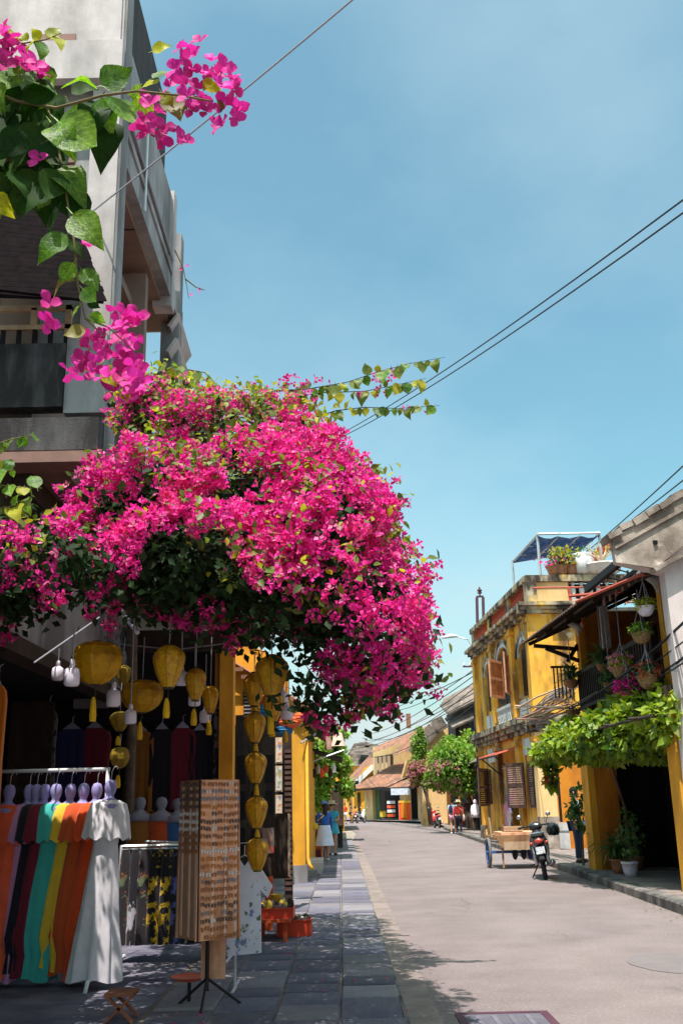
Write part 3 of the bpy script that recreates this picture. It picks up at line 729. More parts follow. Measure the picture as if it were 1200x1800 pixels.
# grey vent planks above the ground floor
for u0, u1 in ((1.75,3.4),(7.75,9.35)):
    for j in range(5):
        w_ = (u1-u0)/5
        f1.box(MB(), u0+j*w_, u0+(j+1)*w_-.03, 2.72, 3.22, .004, .05+random.random()*.02).build('vent_plank', 'white_old', oh)
# open shutters, upstairs and at street level
shutter(f1, 6.35, 7.45, 4.62, 5.86, .22, oh, 'shutter_pink', 'shutter_pink', 16, ang=R(35))
shutter(f1, 7.6, 8.55, 4.62, 5.90, .28, oh, 'shutter_pink', 'shutter_pink', 16, ang=R(20))
shutter(f1, .9, -.05, 1.2, 2.52, .10, oh, 'shutter_brown', 'shutter_brown', 16, ang=R(150))
shutter(f1, 1.9, 3.1, 1.2, 2.52, .10, oh, 'shutter_brown', 'shutter_brown', 16, ang=R(28))
shutter(f1, 8.0, 7.1, 1.15, 2.5, .12, oh, 'shutter_brown', 'louvre', 18, ang=R(-25))
shutter(f1, 8.05, 9.2, 1.15, 2.5, -.02, oh, 'shutter_brown', 'louvre', 18, ang=R(6))
# little tiled hood over the door
hd = MB()
for j in range(14):
    u0 = 3.6 + j*.22
    vs = [f1.w(u0, 3.02, .02), f1.w(u0+.11, 3.06, .02), f1.w(u0+.22, 3.02, .02), f1.w(u0, 2.80, .75), f1.w(u0+.11, 2.84, .75), f1.w(u0+.22, 2.80, .75)]
    hd.add(vs, [(0,1,4,3),(1,2,5,4)])
h_ = hd.build('door_hood', 'red_metal', oh)
f1.box(MB(), 3.6, 6.68, 2.76, 2.795, .68, .74).build('hood_rail', 'dark_wood', h_)
for u in (4.0, 6.3):
    MB().tube([f1.w(u, 2.2, .03), f1.w(u, 2.77, .68)], .025, 5).build('hood_bracket', 'dark_wood', h_)
# side wall facing the alley
f2 = Frame(A1, (11.5, 30.5, .13)); L2 = f2.L
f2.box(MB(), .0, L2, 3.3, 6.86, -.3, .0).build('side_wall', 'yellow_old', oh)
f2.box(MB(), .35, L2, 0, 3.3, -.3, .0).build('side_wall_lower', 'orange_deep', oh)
f2.box(MB(), -.16, .36, .9, 3.3, -.3, .10).build('corner_pier', 'yellow_pale', oh)
f2.box(MB(), -.18, .38, 0, .9, -.3, .12).build('corner_pier_base', 'gable_old', oh)
f2.box(MB(), -.14, .62, 3.86, 6.84, -.2, .10).build('corner_pilaster', 'yellow_old', oh)
for v0, v1, pr in ((6.87,6.96,.16),(6.97,7.06,.27),(7.07,7.18,.38)):
    f2.box(MB(), -.40, 2.2, v0, v1, -.1, pr).build('side_cornice', 'cornice_old', oh)
for v0, v1, pr in ((3.30,3.5,.12),(3.51,3.8,.26)):
    f2.box(MB(), -.38, 1.2, v0, v1, -.1, pr).build('side_mid_cornice', 'cornice_old', oh)
f2.box(MB(), 0.02, 1.25, 7.19, 7.84, -.22, .05).build('parapet_wall', 'yellow_pale', oh)
f2.box(MB(), -.1, 6.0, 7.85, 8.05, -.25, .14).build('parapet_coping', 'cornice_old', oh)
f2.box(MB(), 1.26, 6.0, 7.19, 7.30, -.2, .05).build('parapet_base', 'white_old', oh)
f2.box(MB(), 1.26, 6.0, 7.30, 7.84, -.40, -.30).build('parapet_backing', 'dark', oh)
for j in range(14): child(bal_w, oh, f2.w(1.42+j*.27, 7.31, -.05), sc=(1.3,1.3,1), name='baluster')
for j in range(3):
    MB().tube([f2.w(.1+j*1.0, 7.62, .25), f2.w(1.1+j*1.0, 7.62, .25)], .03, 5).build('pipe_rail', 'red_metal', oh)
MB().tube([f2.w(1.2, 7.6, .25), f2.w(1.25, 6.9, .28), f2.w(1.55, 6.5, .1)], .05, 6).build('downpipe', 'red_metal', oh)
MB().box(6.1, 30.6, 7.1, 12, 39.5, 7.2).build('roof_terrace', 'concrete_grey', oh)
MB().box(7.0, 30.8, .1, 12, 40.2, 7.0).build('back_rooms', 'yellow_old', oh)
# far gable end, towards the mast
f1.box(MB(), -.02, .0, 0, 6.8, -4, -.3).build('far_wall', 'shop_wall', oh)

# shade pergola on its roof
pg = thing('roof_pergola', 'blue tarpaulin shade on pale poles above the corner house roof', 'pergola', (7, 31, 7.2))
q = [at(901,990,34.6), at(945,942,30.7), at(1054,940,30.7), at(1016,971,33.2)]
tp = MB(); n = 10
def bil(a_, b_):
    return q[0]*(1-a_)*(1-b_) + q[1]*a_*(1-b_) + q[2]*a_*b_ + q[3]*(1-a_)*b_
vs = [bil(i/n, j/n) - np.array([0,0,.10*math.sin(math.pi*((i*2.5/n) % 1))*math.sin(math.pi*((j*3/n) % 1))]) for i in range(n+1) for j in range(n+1)]
tp.add(vs, [(i*(n+1)+j, (i+1)*(n+1)+j, (i+1)*(n+1)+j+1, i*(n+1)+j+1) for i in range(n) for j in range(n)])
tp.build('tarpaulin', 'tarp_blue', pg)
def up(v, dz): return np.array(v) + np.array([0,0,dz])
for a_, b_ in ((q[0],q[1]),(q[1],q[2]),(q[2],q[3]),(q[3],q[0])):
    MB().tube([up(a_,.06), up(b_,.06)], .035, 6).build('frame_pole', 'steel', pg)
for k in (1/3, 2/3):
    MB().tube([up(bil(0,k),-.02), up(bil(1,k),-.02)], .025, 5).build('frame_pole', 'steel', pg)
    MB().tube([up(bil(k,0),-.02), up(bil(k,1),-.02)], .025, 5).build('frame_pole', 'steel', pg)
for p in (q[0], q[1], q[2], q[3]):
    MB().tube([(p[0], p[1]+.12, 7.2), (p[0], p[1]+.12, p[2]+.15)], .045, 6).build('post', 'steel', pg)

# ------------------------------------------------------------------ veranda house, nearer on the right
vh = thing('veranda_house', 'orange-pillared house with a dark balcony under a rusty tin awning', 'house', (5.6, 18.5, .13))
MB().box(5.06, 21.15, .13, 5.20, 21.72, 3.05).build('pillar_lit_side', 'yellow_paint', vh)  # lit street side and shaded front put into two colours
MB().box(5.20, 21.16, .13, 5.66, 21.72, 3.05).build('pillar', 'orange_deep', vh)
a = at(1187,1400,15.7)
MB().box(a[0], 15.45, .13, a[0]+.16, 15.9, 3.05).build('pillar', 'yellow_paint', vh)
MB().box(a[0]+.16, 15.44, .13, a[0]+.7, 15.9, 3.05).build('pillar_side', 'orange_paint', vh)
MB().box(5.0, 15.5, 2.95, 8.6, 21.8, 3.16).build('balcony_floor', 'dark_wood', vh)
MB().box(5.9, -12.0, .13, 12.0, 12.0, 9.0).build('unseen_shade_block', 'white_wall', vh)  # unseen block beside the camera, added to cut the sky light
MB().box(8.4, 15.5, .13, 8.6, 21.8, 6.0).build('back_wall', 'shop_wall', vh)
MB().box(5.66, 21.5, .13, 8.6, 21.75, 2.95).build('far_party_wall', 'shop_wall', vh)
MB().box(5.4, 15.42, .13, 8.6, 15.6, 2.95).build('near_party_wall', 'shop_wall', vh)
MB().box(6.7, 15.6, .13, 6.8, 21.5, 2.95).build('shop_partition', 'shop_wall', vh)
MB().box(6.6, 15.6, 3.16, 6.75, 21.7, 6.0).build('upper_wall', 'dark_wood', vh)
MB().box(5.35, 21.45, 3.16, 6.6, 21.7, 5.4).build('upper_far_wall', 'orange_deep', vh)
MB().box(5.20, 21.40, 3.16, 5.34, 21.72, 5.05).build('upper_post', 'orange_paint', vh)
b0 = at(1160,1100,16.0)
MB().box(b0[0], 15.85, 3.16, b0[0]+.17, 16.05, 4.85).build('upper_post', 'yellow_paint', vh)
MB().tube([(b0[0]+.08, 15.95, 4.7), (b0[0]+.0, 15.95, 4.9), (b0[0]-.2, 15.95, 5.0)], [.09,.10,.05], 8).build('corbel', 'white_old', vh, True)
MB().tube([(5.27, 21.5, 4.9), (5.2, 21.45, 5.1), (5.0, 21.4, 5.16)], [.08,.09,.05], 8).build('corbel', 'white_old', vh, True)
for i in range(3):
    y = 17.2 + i*1.5
    d = MB().box(6.55, y, 3.2, 6.598, y+1.0, 5.1).build('balcony_door', 'shutter_brown', vh)
    for k in range(3): MB().box(6.535, y+.12, 3.35+k*.56, 6.549, y+.88, 3.8+k*.56).build('door_panel', 'dark', d)
a = at(1055,1110,20.0); MB().box(a[0], 19.9, a[2]-.35, a[0]+.16, 20.0, a[2]+.5).build('notice_board', 'white_old', vh)
rail = MB().box(5.06, 16.06, 4.02, 5.12, 21.4, 4.10).box(5.06, 16.06, 3.3, 5.12, 21.4, 3.36); rail.build('balcony_rail', 'dark_wood', vh)
bm_ = mesh_of(MB().box(-.02,-.02,0,.02,.02,.66), 'baluster', 'dark_wood')
for i in range(34): child(bm_, vh, (5.09, 16.2+i*.155, 3.36), name='baluster')
# far end rail towards the alley, seen against the yellow wall
for i in range(6): child(bm_, vh, (4.72+i*.08, 22.0, 3.62), sc=(.7,.7,1), name='baluster')
MB().beam((4.66,22.0,4.30),(5.2,22.0,4.30),.04,.05).build('end_rail', 'dark_wood', vh)
# corrugated awning
ev = [np.array(p) for p in ((4.02,21.9,4.80),(4.20,17.26,4.80),(4.80,15.5,4.86))]
def eave(t):
    d0 = np.linalg.norm(ev[1]-ev[0]); d1 = np.linalg.norm(ev[2]-ev[1]); T = t*(d0+d1)
    return ev[0] + (ev[1]-ev[0])*T/d0 if T < d0 else ev[1] + (ev[2]-ev[1])*(T-d0)/d1
awn = MB(); n = 150; vs = []
for i in range(n+1):
    e = eave(i/n); k = .022*(1 if i % 2 else -1); top_ = np.array([6.75, 21.9-(21.9-15.5)*i/n, 5.95])
    vs += [e + [0,0,k + .012*math.sin(i*1.7)], (e+top_)/2 + [0,0,k], top_ + [0,0,k]]
awn.add(vs, [(3*i+j, 3*i+3+j, 3*i+4+j, 3*i+1+j) for i in range(n) for j in range(2)])
awn.build('tin_awning', 'tin_brown', vh)
for f_ in (.12, .5):
    pts = [eave(i/10)*(1-f_) + np.array([6.75, 21.9-6.4*i/10, 5.95])*f_ - [0,0,.07] for i in range(11)]
    for i in range(10): pass
    MB().tube(pts, .035, 4).build('awning_purlin', 'dark_wood', vh)
for t_ in (.02, .25, .5, .75):
    e = eave(t_); MB().beam(e + [.15,0,-.02], (6.7, 21.9-6.4*t_, 5.84), .06, .08).build('rafter', 'dark_wood', vh)
MB().tube([ev[1] + [0,0,.03], ev[2] + [0,0,.03], ev[2] + [.15,-.05,.05]], .03, 5).build('awning_edge', 'red_metal', vh)
MB().tube([at(1000,1048,18.2), at(1090,1040,16.6)], .03, 5).build('awning_edge', 'red_metal', vh)
# bracket at the far end
for p, q_ in (((4.25,21.6,4.72),(5.25,21.6,4.62)), ((4.5,21.6,4.66),(5.25,21.6,4.35)), ((4.95,21.6,4.36),(5.2,21.6,4.72))):
    MB().beam(p, q_, .07, .08).build('bracket', 'dark_wood', vh)
# gable party wall with coping
gpx = [(1078,992),(1070,946),(1200,869),(1420,745),(1420,1700),(1222,1625),(1203,1400),(1184,1215),(1158,1012)]
gp = [(at(x, y, 15.35)[0], at(x, y, 15.35)[2]) for x, y in gpx]
gp[4] = (gp[4][0], .1); gp[5] = (gp[6][0]-.02, .1)
MB().prism(gp, lambda a_, b_, d: (a_, d, b_), 15.10, 15.38).build('gable_wall', 'white_wall', vh)
up_ = [(1080,990),(1073,948),(1200,873),(1330,800),(1330,900),(1200,958),(1150,1000)]
up_ = [(at(x, y, 15.1)[0], at(x, y, 15.1)[2]) for x, y in up_]
MB().prism(up_, lambda a_, b_, d: (a_, d, b_), 15.04, 15.097).build('gable_band', 'gable_old', vh)
c0, c1 = at(1066,944,15.05), at(1420,740,15.05)
for k in range(16):
    fa, fb_ = k/16, (k+.96)/16; j_ = np.array([0, random.gauss(0,.02), random.gauss(0,.016)])
    MB().beam(c0*(1-fa) + c1*fa + [0,.16,0] + j_, c0*(1-fb_) + c1*fb_ + [0,.16,random.gauss(0,.012)] + j_, .44+random.random()*.05, .09+random.random()*.035, (0,0,1)).build('coping_stone', 'gable_old', vh)
c0, c1 = at(1080,962,15.0), at(1420,770,15.0)
MB().beam(c0 + [0,.1,0], c1 + [0,.1,0], .2, .05).build('gable_moulding', 'gable_old', vh)
c0, c1 = at(1148,1003,15.0), at(1330,902,15.0)
MB().beam(c0 + [0,.05,0], c1 + [0,.05,0], .24, .07).build('gable_moulding', 'gable_old', vh)
# tiled main roof behind
for i in range(8):
    x0 = 6.6 + i*.32; z0 = 5.75 + i*.22; mb = MB()
    for j in range(32):
        y0 = 15.6 + j*.22
        mb.add([(x0,y0,z0),(x0,y0+.11,z0+.05),(x0,y0+.22,z0),(x0+.36,y0,z0+.26),(x0+.36,y0+.11,z0+.31),(x0+.36,y0+.22,z0+.26)], [(0,1,4,3),(1,2,5,4)])
    mb.build('tile_course', 'tile_roof', vh)
v0, v1 = at(1000,1012,34.0), at(1080,940,33.0)
for i in range(9):
    p = v0 + (v1-v0)*i/9; MB().box(p[0]-.05, p[1]-.4, p[2]-.22, p[0]+.22, p[1]+.4, p[2]+.05).build('verge_tile', 'red_ceramic', vh)
# dark steel frame over the awning
fm = thing('roof_frame', 'dark steel frame leaning above the tin awning by the gable', 'frame', (4.9, 16, 5.0))
A_, B_ = at(1030,1036,17.2), at(1126,957,15.45)
MB().beam(A_, B_, .09, .12).build('rail', 'black_metal', fm)
C_, D_ = at(1060,1048,17.0), at(1138,985,15.42)
MB().beam(C_, D_, .05, .06).build('rail', 'black_metal', fm)
MB().beam(at(1128,955,15.4), at(1136,1010,15.4), .07, .09).build('post', 'black_metal', fm)
MB().beam(at(1128,957,15.4), at(1152,953,15.0), .06, .06).build('arm', 'black_metal', fm)
for i in range(7):
    f_ = i/7; p = C_ + (D_-C_)*f_
    MB().beam(p + [0,0,-.16], p + [0,0,.10], .09, .02, (1,0,0)).build('grille_plate', 'louvre', fm)
for i in range(4):
    f_ = .3 + i*.2; MB().tube([A_ + (B_-A_)*f_, C_ + (D_-C_)*min(1, f_+.15)], .012, 4).build('rung', 'black_metal', fm)

# ------------------------------------------------------------------ mast and cables
ms = thing('utility_mast', 'slim purple-brown lattice utility mast beside the corner house', 'mast', (5.55, 41.2, .1))
tp_ = at(843,1050,41.2); bs_ = at(853,1477,41.2)
for dx in (-.13, .13):
    MB().beam((bs_[0]+dx, 41.2, .1), (tp_[0]+dx, 41.2, tp_[2]), .11, .11).build('leg', 'mast_paint', ms)
for i in range(9):
    f_ = .12 + i*.11; x = bs_[0] + (tp_[0]-bs_[0])*f_; z = .1 + (tp_[2]-.1)*f_
    MB().box(x-.15, 41.17, z, x+.15, 41.23, z+.07).build('crossbar', 'mast_paint', ms)
MB().lathe([(.03,0),(.03,.12),(.10,.14),(.10,.18),(.05,.2),(.12,.26),(.05,.34),(.02,.42)], (tp_[0], 41.2, tp_[2]+.03), 8).build('insulator', 'mast_paint', ms)
for px_, py_, l_ in ((833,1142,.35),(834,1153,.35),(828,1172,.6)):
    p = at(px_, py_, 41.2); MB().box(p[0]-l_*.6, 41.1, p[2]-.03, p[0]+l_, 41.16, p[2]+.03).build('cross_arm', 'mast_paint', ms)
    for k in range(2): MB().lathe([(.03,0),(.05,.05),(.02,.14)], (p[0]-l_*.5+k*.25, 41.13, p[2]+.03), 6).build('insulator', 'white_metal', ms)
MB().box(at(852,1380,41)[0]-.28, 40.9, .1, at(852,1380,41)[0]-.02, 41.1, 4.9).build('cable_duct', 'black_metal', ms)
sl2 = thing('street_lamp', 'curved pale street-lamp arm reaching over the road from the mast', 'lamp', at(832,1160,41.0))
MB().tube([at(833,1165,41), at(830,1140,41), at(822,1124,41), at(800,1119,41)], .03, 6).build('arm', 'steel', sl2, True)
p0, p1 = at(803,1118,41), at(776,1121,41)
MB().tube([p0, p0*.6+p1*.4 + [0,0,.03], p1], [.05,.09,.05], 8).build('lamp_head', 'white_metal', sl2, True)

def cable(name, label, a_, b_, sag, r_, mat='cable', n=14, group=None):
    a_ = np.array(a_); b_ = np.array(b_)
    pts = [a_ + (b_-a_)*i/n - np.array([0,0,sag*4*(i/n)*(1-i/n)]) for i in range(n+1)]
    o = MB().tube(pts, r_, 5).build(name, mat); return tag(o, label, 'cable', group)
cable('overhead_cable', 'pale cable crossing from the top edge down to the concrete building', at(640,-18,7.5), at(155,378,11.05), .03, .011, 'cable_grey')
cable('overhead_cable', 'upper of two dark cables crossing the open sky', at(1215,340,20), at(575,775,60), .4, .024, group='sky cables')
cable('overhead_cable', 'lower of two dark cables crossing the open sky', at(1215,363,20), at(575,780,60.6), .45, .024, group='sky cables')
cable('overhead_cable', 'upper blue-grey cable running down to the pergola', at(1220,800,20), at(985,1005,46), .1, .018)
cable('overhead_cable', 'lower blue-grey cable running down to the pergola', at(1220,828,20), at(1050,955,46), .06, .018)
for i, (x0, y0, Y0, x1, y1, Y1, sg) in enumerate(((1210,1085,14.6,1055,1215,18,.05),(1210,1120,14.6,1040,1222,19,.08),(1210,1148,14.5,1128,1196,17,.05),(1210,1158,14.5,1050,1230,19,.1),(1050,1215,18,860,1270,40,.3),(1042,1222,19,850,1262,40,.45),(1050,1230,19,846,1255,41,.6),(1000,1262,24,872,1275,39,.2))):
    cable('street_cable', ['thick black cable crossing the veranda at the frame edge', 'thin black cable below the thick one at the veranda', 'heavy cable bundle ending above the green vine', 'lower cable of the bundle above the green vine',
          'cable looping from the veranda to the mast', 'sagging cable under the shutters of the corner house', 'lowest sagging cable on the corner house front', 'short cable along the mid cornice'][i],
          at(x0,y0,Y0), at(x1,y1,Y1), sg, .022 if i in (0,2) else .013, group='street cables on the right')
for i, (x0, y0, x1, y1, Y1) in enumerate(((835,1175,690,1250,75),(836,1185,640,1292,95),(838,1195,640,1302,95),(838,1205,655,1300,90),(838,1215,620,1312,105),(838,1225,612,1318,110),(838,1178,600,1262,110),(838,1235,640,1330,92))):
    cable('distant_cable', ['short cable from the mast ending over the bend roofs', 'second far cable below the topmost one leaving the mast', 'third far cable leaving the mast towards the bend', 'fourth far cable, dipping to the bend shop house', 'fifth far cable, reaching the grey hip roof', 'sixth far cable, reaching beyond the grey hip roof', 'longest topmost cable from the mast across the sky gap', 'lowest far cable leaving the mast'][i], at(x0,y0,41), at(x1,y1,Y1), .35 + .12*(i % 4), .020, group='cables fanning out from the mast')
tn = thing('cable_tangle', 'dark tangle of loose cables coiled beside the mast', 'cables', at(845,1300,40.6))
for i in range(16):
    x = 838 + random.random()*16; y0 = 1195 + random.random()*60
    pts = [at(x + random.gauss(0,5), y0 + j*26, 40.7 + random.random()*.4) for j in range(7)]
    MB().tube(pts, .018, 4).build('cable', 'cable', tn)
tb = thing('branch_bundle', 'bundle of pale dry sticks and cables heaped on the corner house cornice', 'sticks', at(975,1235,25))
for i in range(22):
    a_ = at(905 + random.random()*40, 1268 - random.random()*30, 27); b_ = at(985 + random.random()*30, 1205 + random.random()*45, 23.5)
    MB().tube([a_, (a_+b_)/2 + [0,0,random.gauss(0,.08)], b_], .014 + random.random()*.012, 4).build('stick', ['timber_pale','louvre','twig','cable_grey'][i % 4], tb)

# ------------------------------------------------------------------ houses at the bend
def tiled(mb, P00, P10, P01, P11, nx, ny, h=.06):
    """corrugated tile plane: 0-1 along eave, 0-1 up the slope"""
    P00, P10, P01, P11 = [np.array(p, float) for p in (P00, P10, P01, P11)]
    nrm = np.cross(P10-P00, P01-P00); nrm /= np.linalg.norm(nrm); nrm *= (1 if nrm[2] > 0 else -1)
    vs = []
    for j in range(ny+1):
        for i in range(2*nx+1):
            a_, b_ = i/(2*nx), j/ny
            p = P00*(1-a_)*(1-b_) + P10*a_*(1-b_) + P01*(1-a_)*b_ + P11*a_*b_
            vs.append(p + nrm*(h if i % 2 else 0))
    W_ = 2*nx+1
    mb.add(vs, [(j*W_+i, j*W_+i+1, (j+1)*W_+i+1, (j+1)*W_+i) for j in range(ny) for i in range(2*nx)])
    return mb
bh = thing('bend_shop_house', 'pale yellow shop house at the bend with brown tiled lean-to roofs', 'house', (5, 88, 0))
fb = Frame((1.9, 97.5, .1), (7.4, 81.5, .1)); LB = fb.L
U = lambda px, py: fb.uv(px, py)
fb2 = Frame(fb.w(0, 0, -3.2), fb.w(LB, 0, -3.2)); U2 = lambda px, py: fb2.uv(px, py)
# shop fronts
fb2.box(MB(), U2(640,1420)[0], U2(775,1420)[0], 0, 4.2, -.3, 0).build('shop_back', 'dark', bh)
for px0, px1 in ((641,655),(703,713),(734,743)):
    u0, u1 = U(px0,1420)[0], U(px1,1420)[0]
    fb.box(MB(), u0, u1, 0, 2.6, -.5, 0).build('pillar', 'yellow_pale', bh)  # paler paint carries the distance haze on these pillars
u0, u1 = U(655,1420)[0], U(662,1420)[0]; fb.box(MB(), u0, u1, 0, 2.6, -.4, -.3).build('green_door', 'leaf_teal', bh)
ul, um, ur = U(636,1390)[0], U(706,1390)[0], U(752,1390)[0]
for (ua, ub, ve, vt, nm) in ((ul, um, 2.75, 5.0, 0), (um-.6, ur, 2.65, 4.6, 1)):
    mb = tiled(MB(), fb.w(ua, ve, 1.3), fb.w(ub, ve, 1.3), fb.w(ua+1.0, vt, -3.0), fb.w(ub+2.6, vt, -3.0), 18, 6)
    mb.build('lean_to_roof', 'tile_roof', bh)
    fb.box(MB(), ua, ub, ve-.18, ve-.02, 1.2, 1.28).build('eave_board', 'dark_wood', bh)
mb = MB().prism([(um-.7,2.75),(um-.3,2.75),(um+1.6,4.9),(um+1.2,4.9)], lambda a_, b_, d: fb.w(a_, b_, d), -.2, .05); mb.build('verge_wall', 'yellow_pale', bh)
# upper storey
uw0, vw0 = U2(662,1358); uw1, vw1 = U2(691,1326)
fb2.box(MB(), U2(656,1350)[0], U2(790,1350)[0], 3.6, U2(700,1306)[1], -.3, 0.02).build('upper_wall', 'yellow_pale', bh)
wn = fb2.box(MB(), uw0, uw1, vw0, vw1, .03, .15).build('window', 'dark_wood', bh)
for k in range(4):
    ua = uw0 + (uw1-uw0)*(k+.1)/4
    fb2.box(MB(), ua, ua+(uw1-uw0)*.13, vw0, vw1-.1, .16, .25).build('window_post', 'timber_pale', wn)
for k in range(3):
    ua = uw0 + (uw1-uw0)*(k+.32)/4
    fb2.box(MB(), ua, ua+(uw1-uw0)*.16, vw0+.2, vw1-.7, .16, .2).build('window_panel', 'yellow_pale', wn)
r0 = U(640,1325); r1 = U(740,1290)
mb = tiled(MB(), at(652,1325,97), at(748,1291,82), at(668,1309,99), at(772,1268,85), 26, 6); mb.build('main_roof', 'tile_roof', bh)

gh = thing('gable_house', 'pale sunlit gable-end house behind the flowering tree at the bend', 'house', (7.5, 70, 0))
g = [(at(x,y,70)[0], at(x,y,70)[2]) for x, y in ((742,1446),(742,1306),(760,1284),(778,1272),(800,1286),(870,1300),(870,1446))]
g[0] = (g[0][0], 0); g[-1] = (g[-1][0], 0)
MB().prism(g, lambda a_, b_, d: (a_, d, b_), 70.0, 70.3).build('gable_wall', 'yellow_pale', gh)
pA = [at(x,y,69.6) for x, y in ((726,1326),(742,1303),(762,1280),(781,1268))]
for i in range(3):
    MB().beam(pA[i], pA[i+1], .9, .16, (0,1,0)).build('verge', 'tile_grey', gh)
mb = tiled(MB(), at(735,1312,70), at(690,1330,80), at(779,1271,70), at(712,1296,82), 24, 8); mb.build('roof_slope', 'tile_roof', gh)
MB().box(at(720,1290,72)[0]-.2, 72, 6.6, at(720,1290,72)[0]+.1, 72.4, 7.6).build('chimney', 'tile_roof', gh)

dh = thing('eaved_house', 'dark timber house with stacked tiled eaves behind the mast', 'house', (7.6, 64, 0))
c0 = at(812,1290,64)
MB().box(c0[0], 64, 0, c0[0]+5, 69, c0[2]).build('lower_wall', 'yellow_old', dh)
MB().box(at(800,1250,64)[0], 64.5, c0[2]-1.2, c0[0]+4.5, 69, at(806,1222,64)[2]).build('upper_wall', 'concrete_stained', dh)
for (xa, ya, xb, yb) in ((780,1248,842,1215),(788,1272,842,1246)):
    for k in range(3):
        MB().beam(at(xa+k*3, ya-k*5, 62.8+k*.5), at(xb+6, yb-k*5, 62.8+k*.5), 1.9, .13, (0,-.4,1)).build('eave_course', 'tile_grey', dh)
MB().box(at(808,1280,64)[0], 63.9, at(812,1290,64)[2], at(824,1280,64)[0], 64.45, at(812,1258,64)[2]).build('window', 'dark_wood', dh)

fh = thing('far_hip_house', 'distant grey-roofed house at the end of the street', 'house', (1.5, 125, 0))
zt = at(630,1304,125)
e = [at(598,1345,122), at(664,1345,122)]
rdg = [at(622,1308,128), at(645,1304,128)]
tiled(MB(), e[0], e[1], rdg[0], rdg[1], 22, 6, .1).build('roof_front', 'tile_grey', fh)
tiled(MB(), at(615,1325,118), at(672,1330,118), at(632,1305,124), at(668,1310,124), 16, 4, .1).build('upper_roof', 'tile_grey', fh)
MB().box(e[0][0]+.4, 122.5, 0, e[1][0]-.2, 132, e[0][2]-.05).build('wall', 'yellow_old', fh)
MB().box(at(606,1360,122)[0], 122.3, at(606,1390,122)[2], at(614,1360,122)[0], 122.45, at(606,1362,122)[2]).build('window', 'dark_wood', fh)
yh2 = thing('far_yellow_house', 'bright yellow house with a sloping red roof past the parked scooter', 'house', (2.2, 105, 0))
pw = [(at(x,y,104)[0], at(x,y,104)[2]) for x, y in ((622,1440),(622,1376),(640,1350),(664,1338),(664,1440))]
pw[0] = (pw[0][0], 0); pw[4] = (pw[4][0], 0)
MB().prism(pw, lambda a_, b_, d: (a_, d, b_), 104, 104.4).build('wall', 'yellow_paint', yh2)
tiled(MB(), at(618,1382,103.5), at(606,1376,116), at(666,1335,103.5), at(650,1328,118), 14, 6, .1).build('roof', 'tile_roof', yh2)
MB().beam(at(617,1384,103.4), at(667,1336,103.4), .5, .22, (0,1,0)).build('verge', 'white_old', yh2)
MB().box(at(628,1400,104)[0], 103.9, 0, at(633,1400,104)[0], 103.99, 2.6).build('door', 'dark_wood', yh2)
# wall of houses on the far left side of the street
lh = thing('left_row_house', 'ochre row house on the left half hidden by green vines', 'house', (-1, 45, 0))
MB().box(-7, 33, 0, -.60, 58, 3.6).build('wall', 'yellow_pale', lh)
tiled(MB(), (-.1,33,3.4), (-.1,58,3.4), (-4,33,5.6), (-4,58,5.6), 60, 6, .06).build('roof', 'tile_grey', lh)
for i in range(5):
    MB().box(-.61, 34.5+i*4.6, .1, -.55, 36.9+i*4.6, 2.5).build('door', 'dark_wood', lh)
MB().box(-.55, 44, 2.35, .75, 46.5, 2.45).build('dark_awning', 'dark', lh)
MB().box(-.3, 43.9, 2.0, .62, 43.98, 2.36).build('shop_sign', 'black_metal', lh)
lh2 = thing('left_end_house', 'yellow house closing the left side before the bend', 'house', (-1, 70, 0))
MB().box(-9, 62, 0, at(604,1400,62)[0], 74, 4.2).build('wall', 'yellow_paint', lh2)
tiled(MB(), (.7,61.6,4.1), (.7,74,4.1), (-4,61.6,6.2), (-4,74,6.2), 30, 5, .06).build('roof', 'tile_roof', lh2)
MB().box(-.6, 61.9, .1, .1, 61.99, 2.4).build('door', 'dark_wood', lh2)
# plain row beyond the right tree so the street has a back
rh = thing('right_row_house', 'ochre wall and dark shopfront under the flowering tree', 'house', (7, 58, 0))
MB().box(6.9, 44, 0, 14, 68, 3.4).build('wall', 'orange_deep', rh)
for i in range(4): MB().box(6.84, 45+i*5.5, .1, 6.9, 48.6+i*5.5, 2.7).build('shopfront', 'dark', rh)
tiled(MB(), (6.4,44,3.3), (6.4,68,3.3), (10,44,5.4), (10,68,5.4), 50, 5, .06).build('roof', 'tile_grey', rh)
# ------------------------------------------------------------------ plants
from mathutils import noise as mnoise
def nz3(p, s): return mnoise.noise(Vector((p[0]*s, p[1]*s, p[2]*s)))
def shell_points(ells, n, lo=.8, hi=1.05, keep=.86):
    """points near the outer skin of a union of ellipsoids, with outward normals"""
    ar = np.array([(e[1][0]*e[1][1] + e[1][1]*e[1][2] + e[1][0]*e[1][2]) for e in ells]); ar = ar/ar.sum()
    P, Nn = [], []
    C_ = np.array([e[0] for e in ells]); R_ = np.array([e[1] for e in ells])
    while len(P) < n:
        i = rng.choice(len(ells), p=ar); d = rdir(1)[0]
        p = C_[i] + R_[i]*d*(lo + (hi-lo)*rng.random())
        q = np.sqrt((((p - C_)/R_)**2).sum(axis=1)); q[i] = 9
        if q.min() < keep: continue
        nn = d/R_[i]; P.append(p); Nn.append(nn/np.linalg.norm(nn))
    return np.array(P), np.array(Nn)
def inner_points(ells, n, k=.9):
    ar = np.array([np.prod(e[1]) for e in ells]); ar = ar/ar.sum()
    idx = rng.choice(len(ells), size=n, p=ar); d = rdir(n)*(rng.random((n,1))**(1/3))*k
    return np.array([ells[i][0] for i in idx]) + np.array([ells[i][1] for i in idx])*d, d
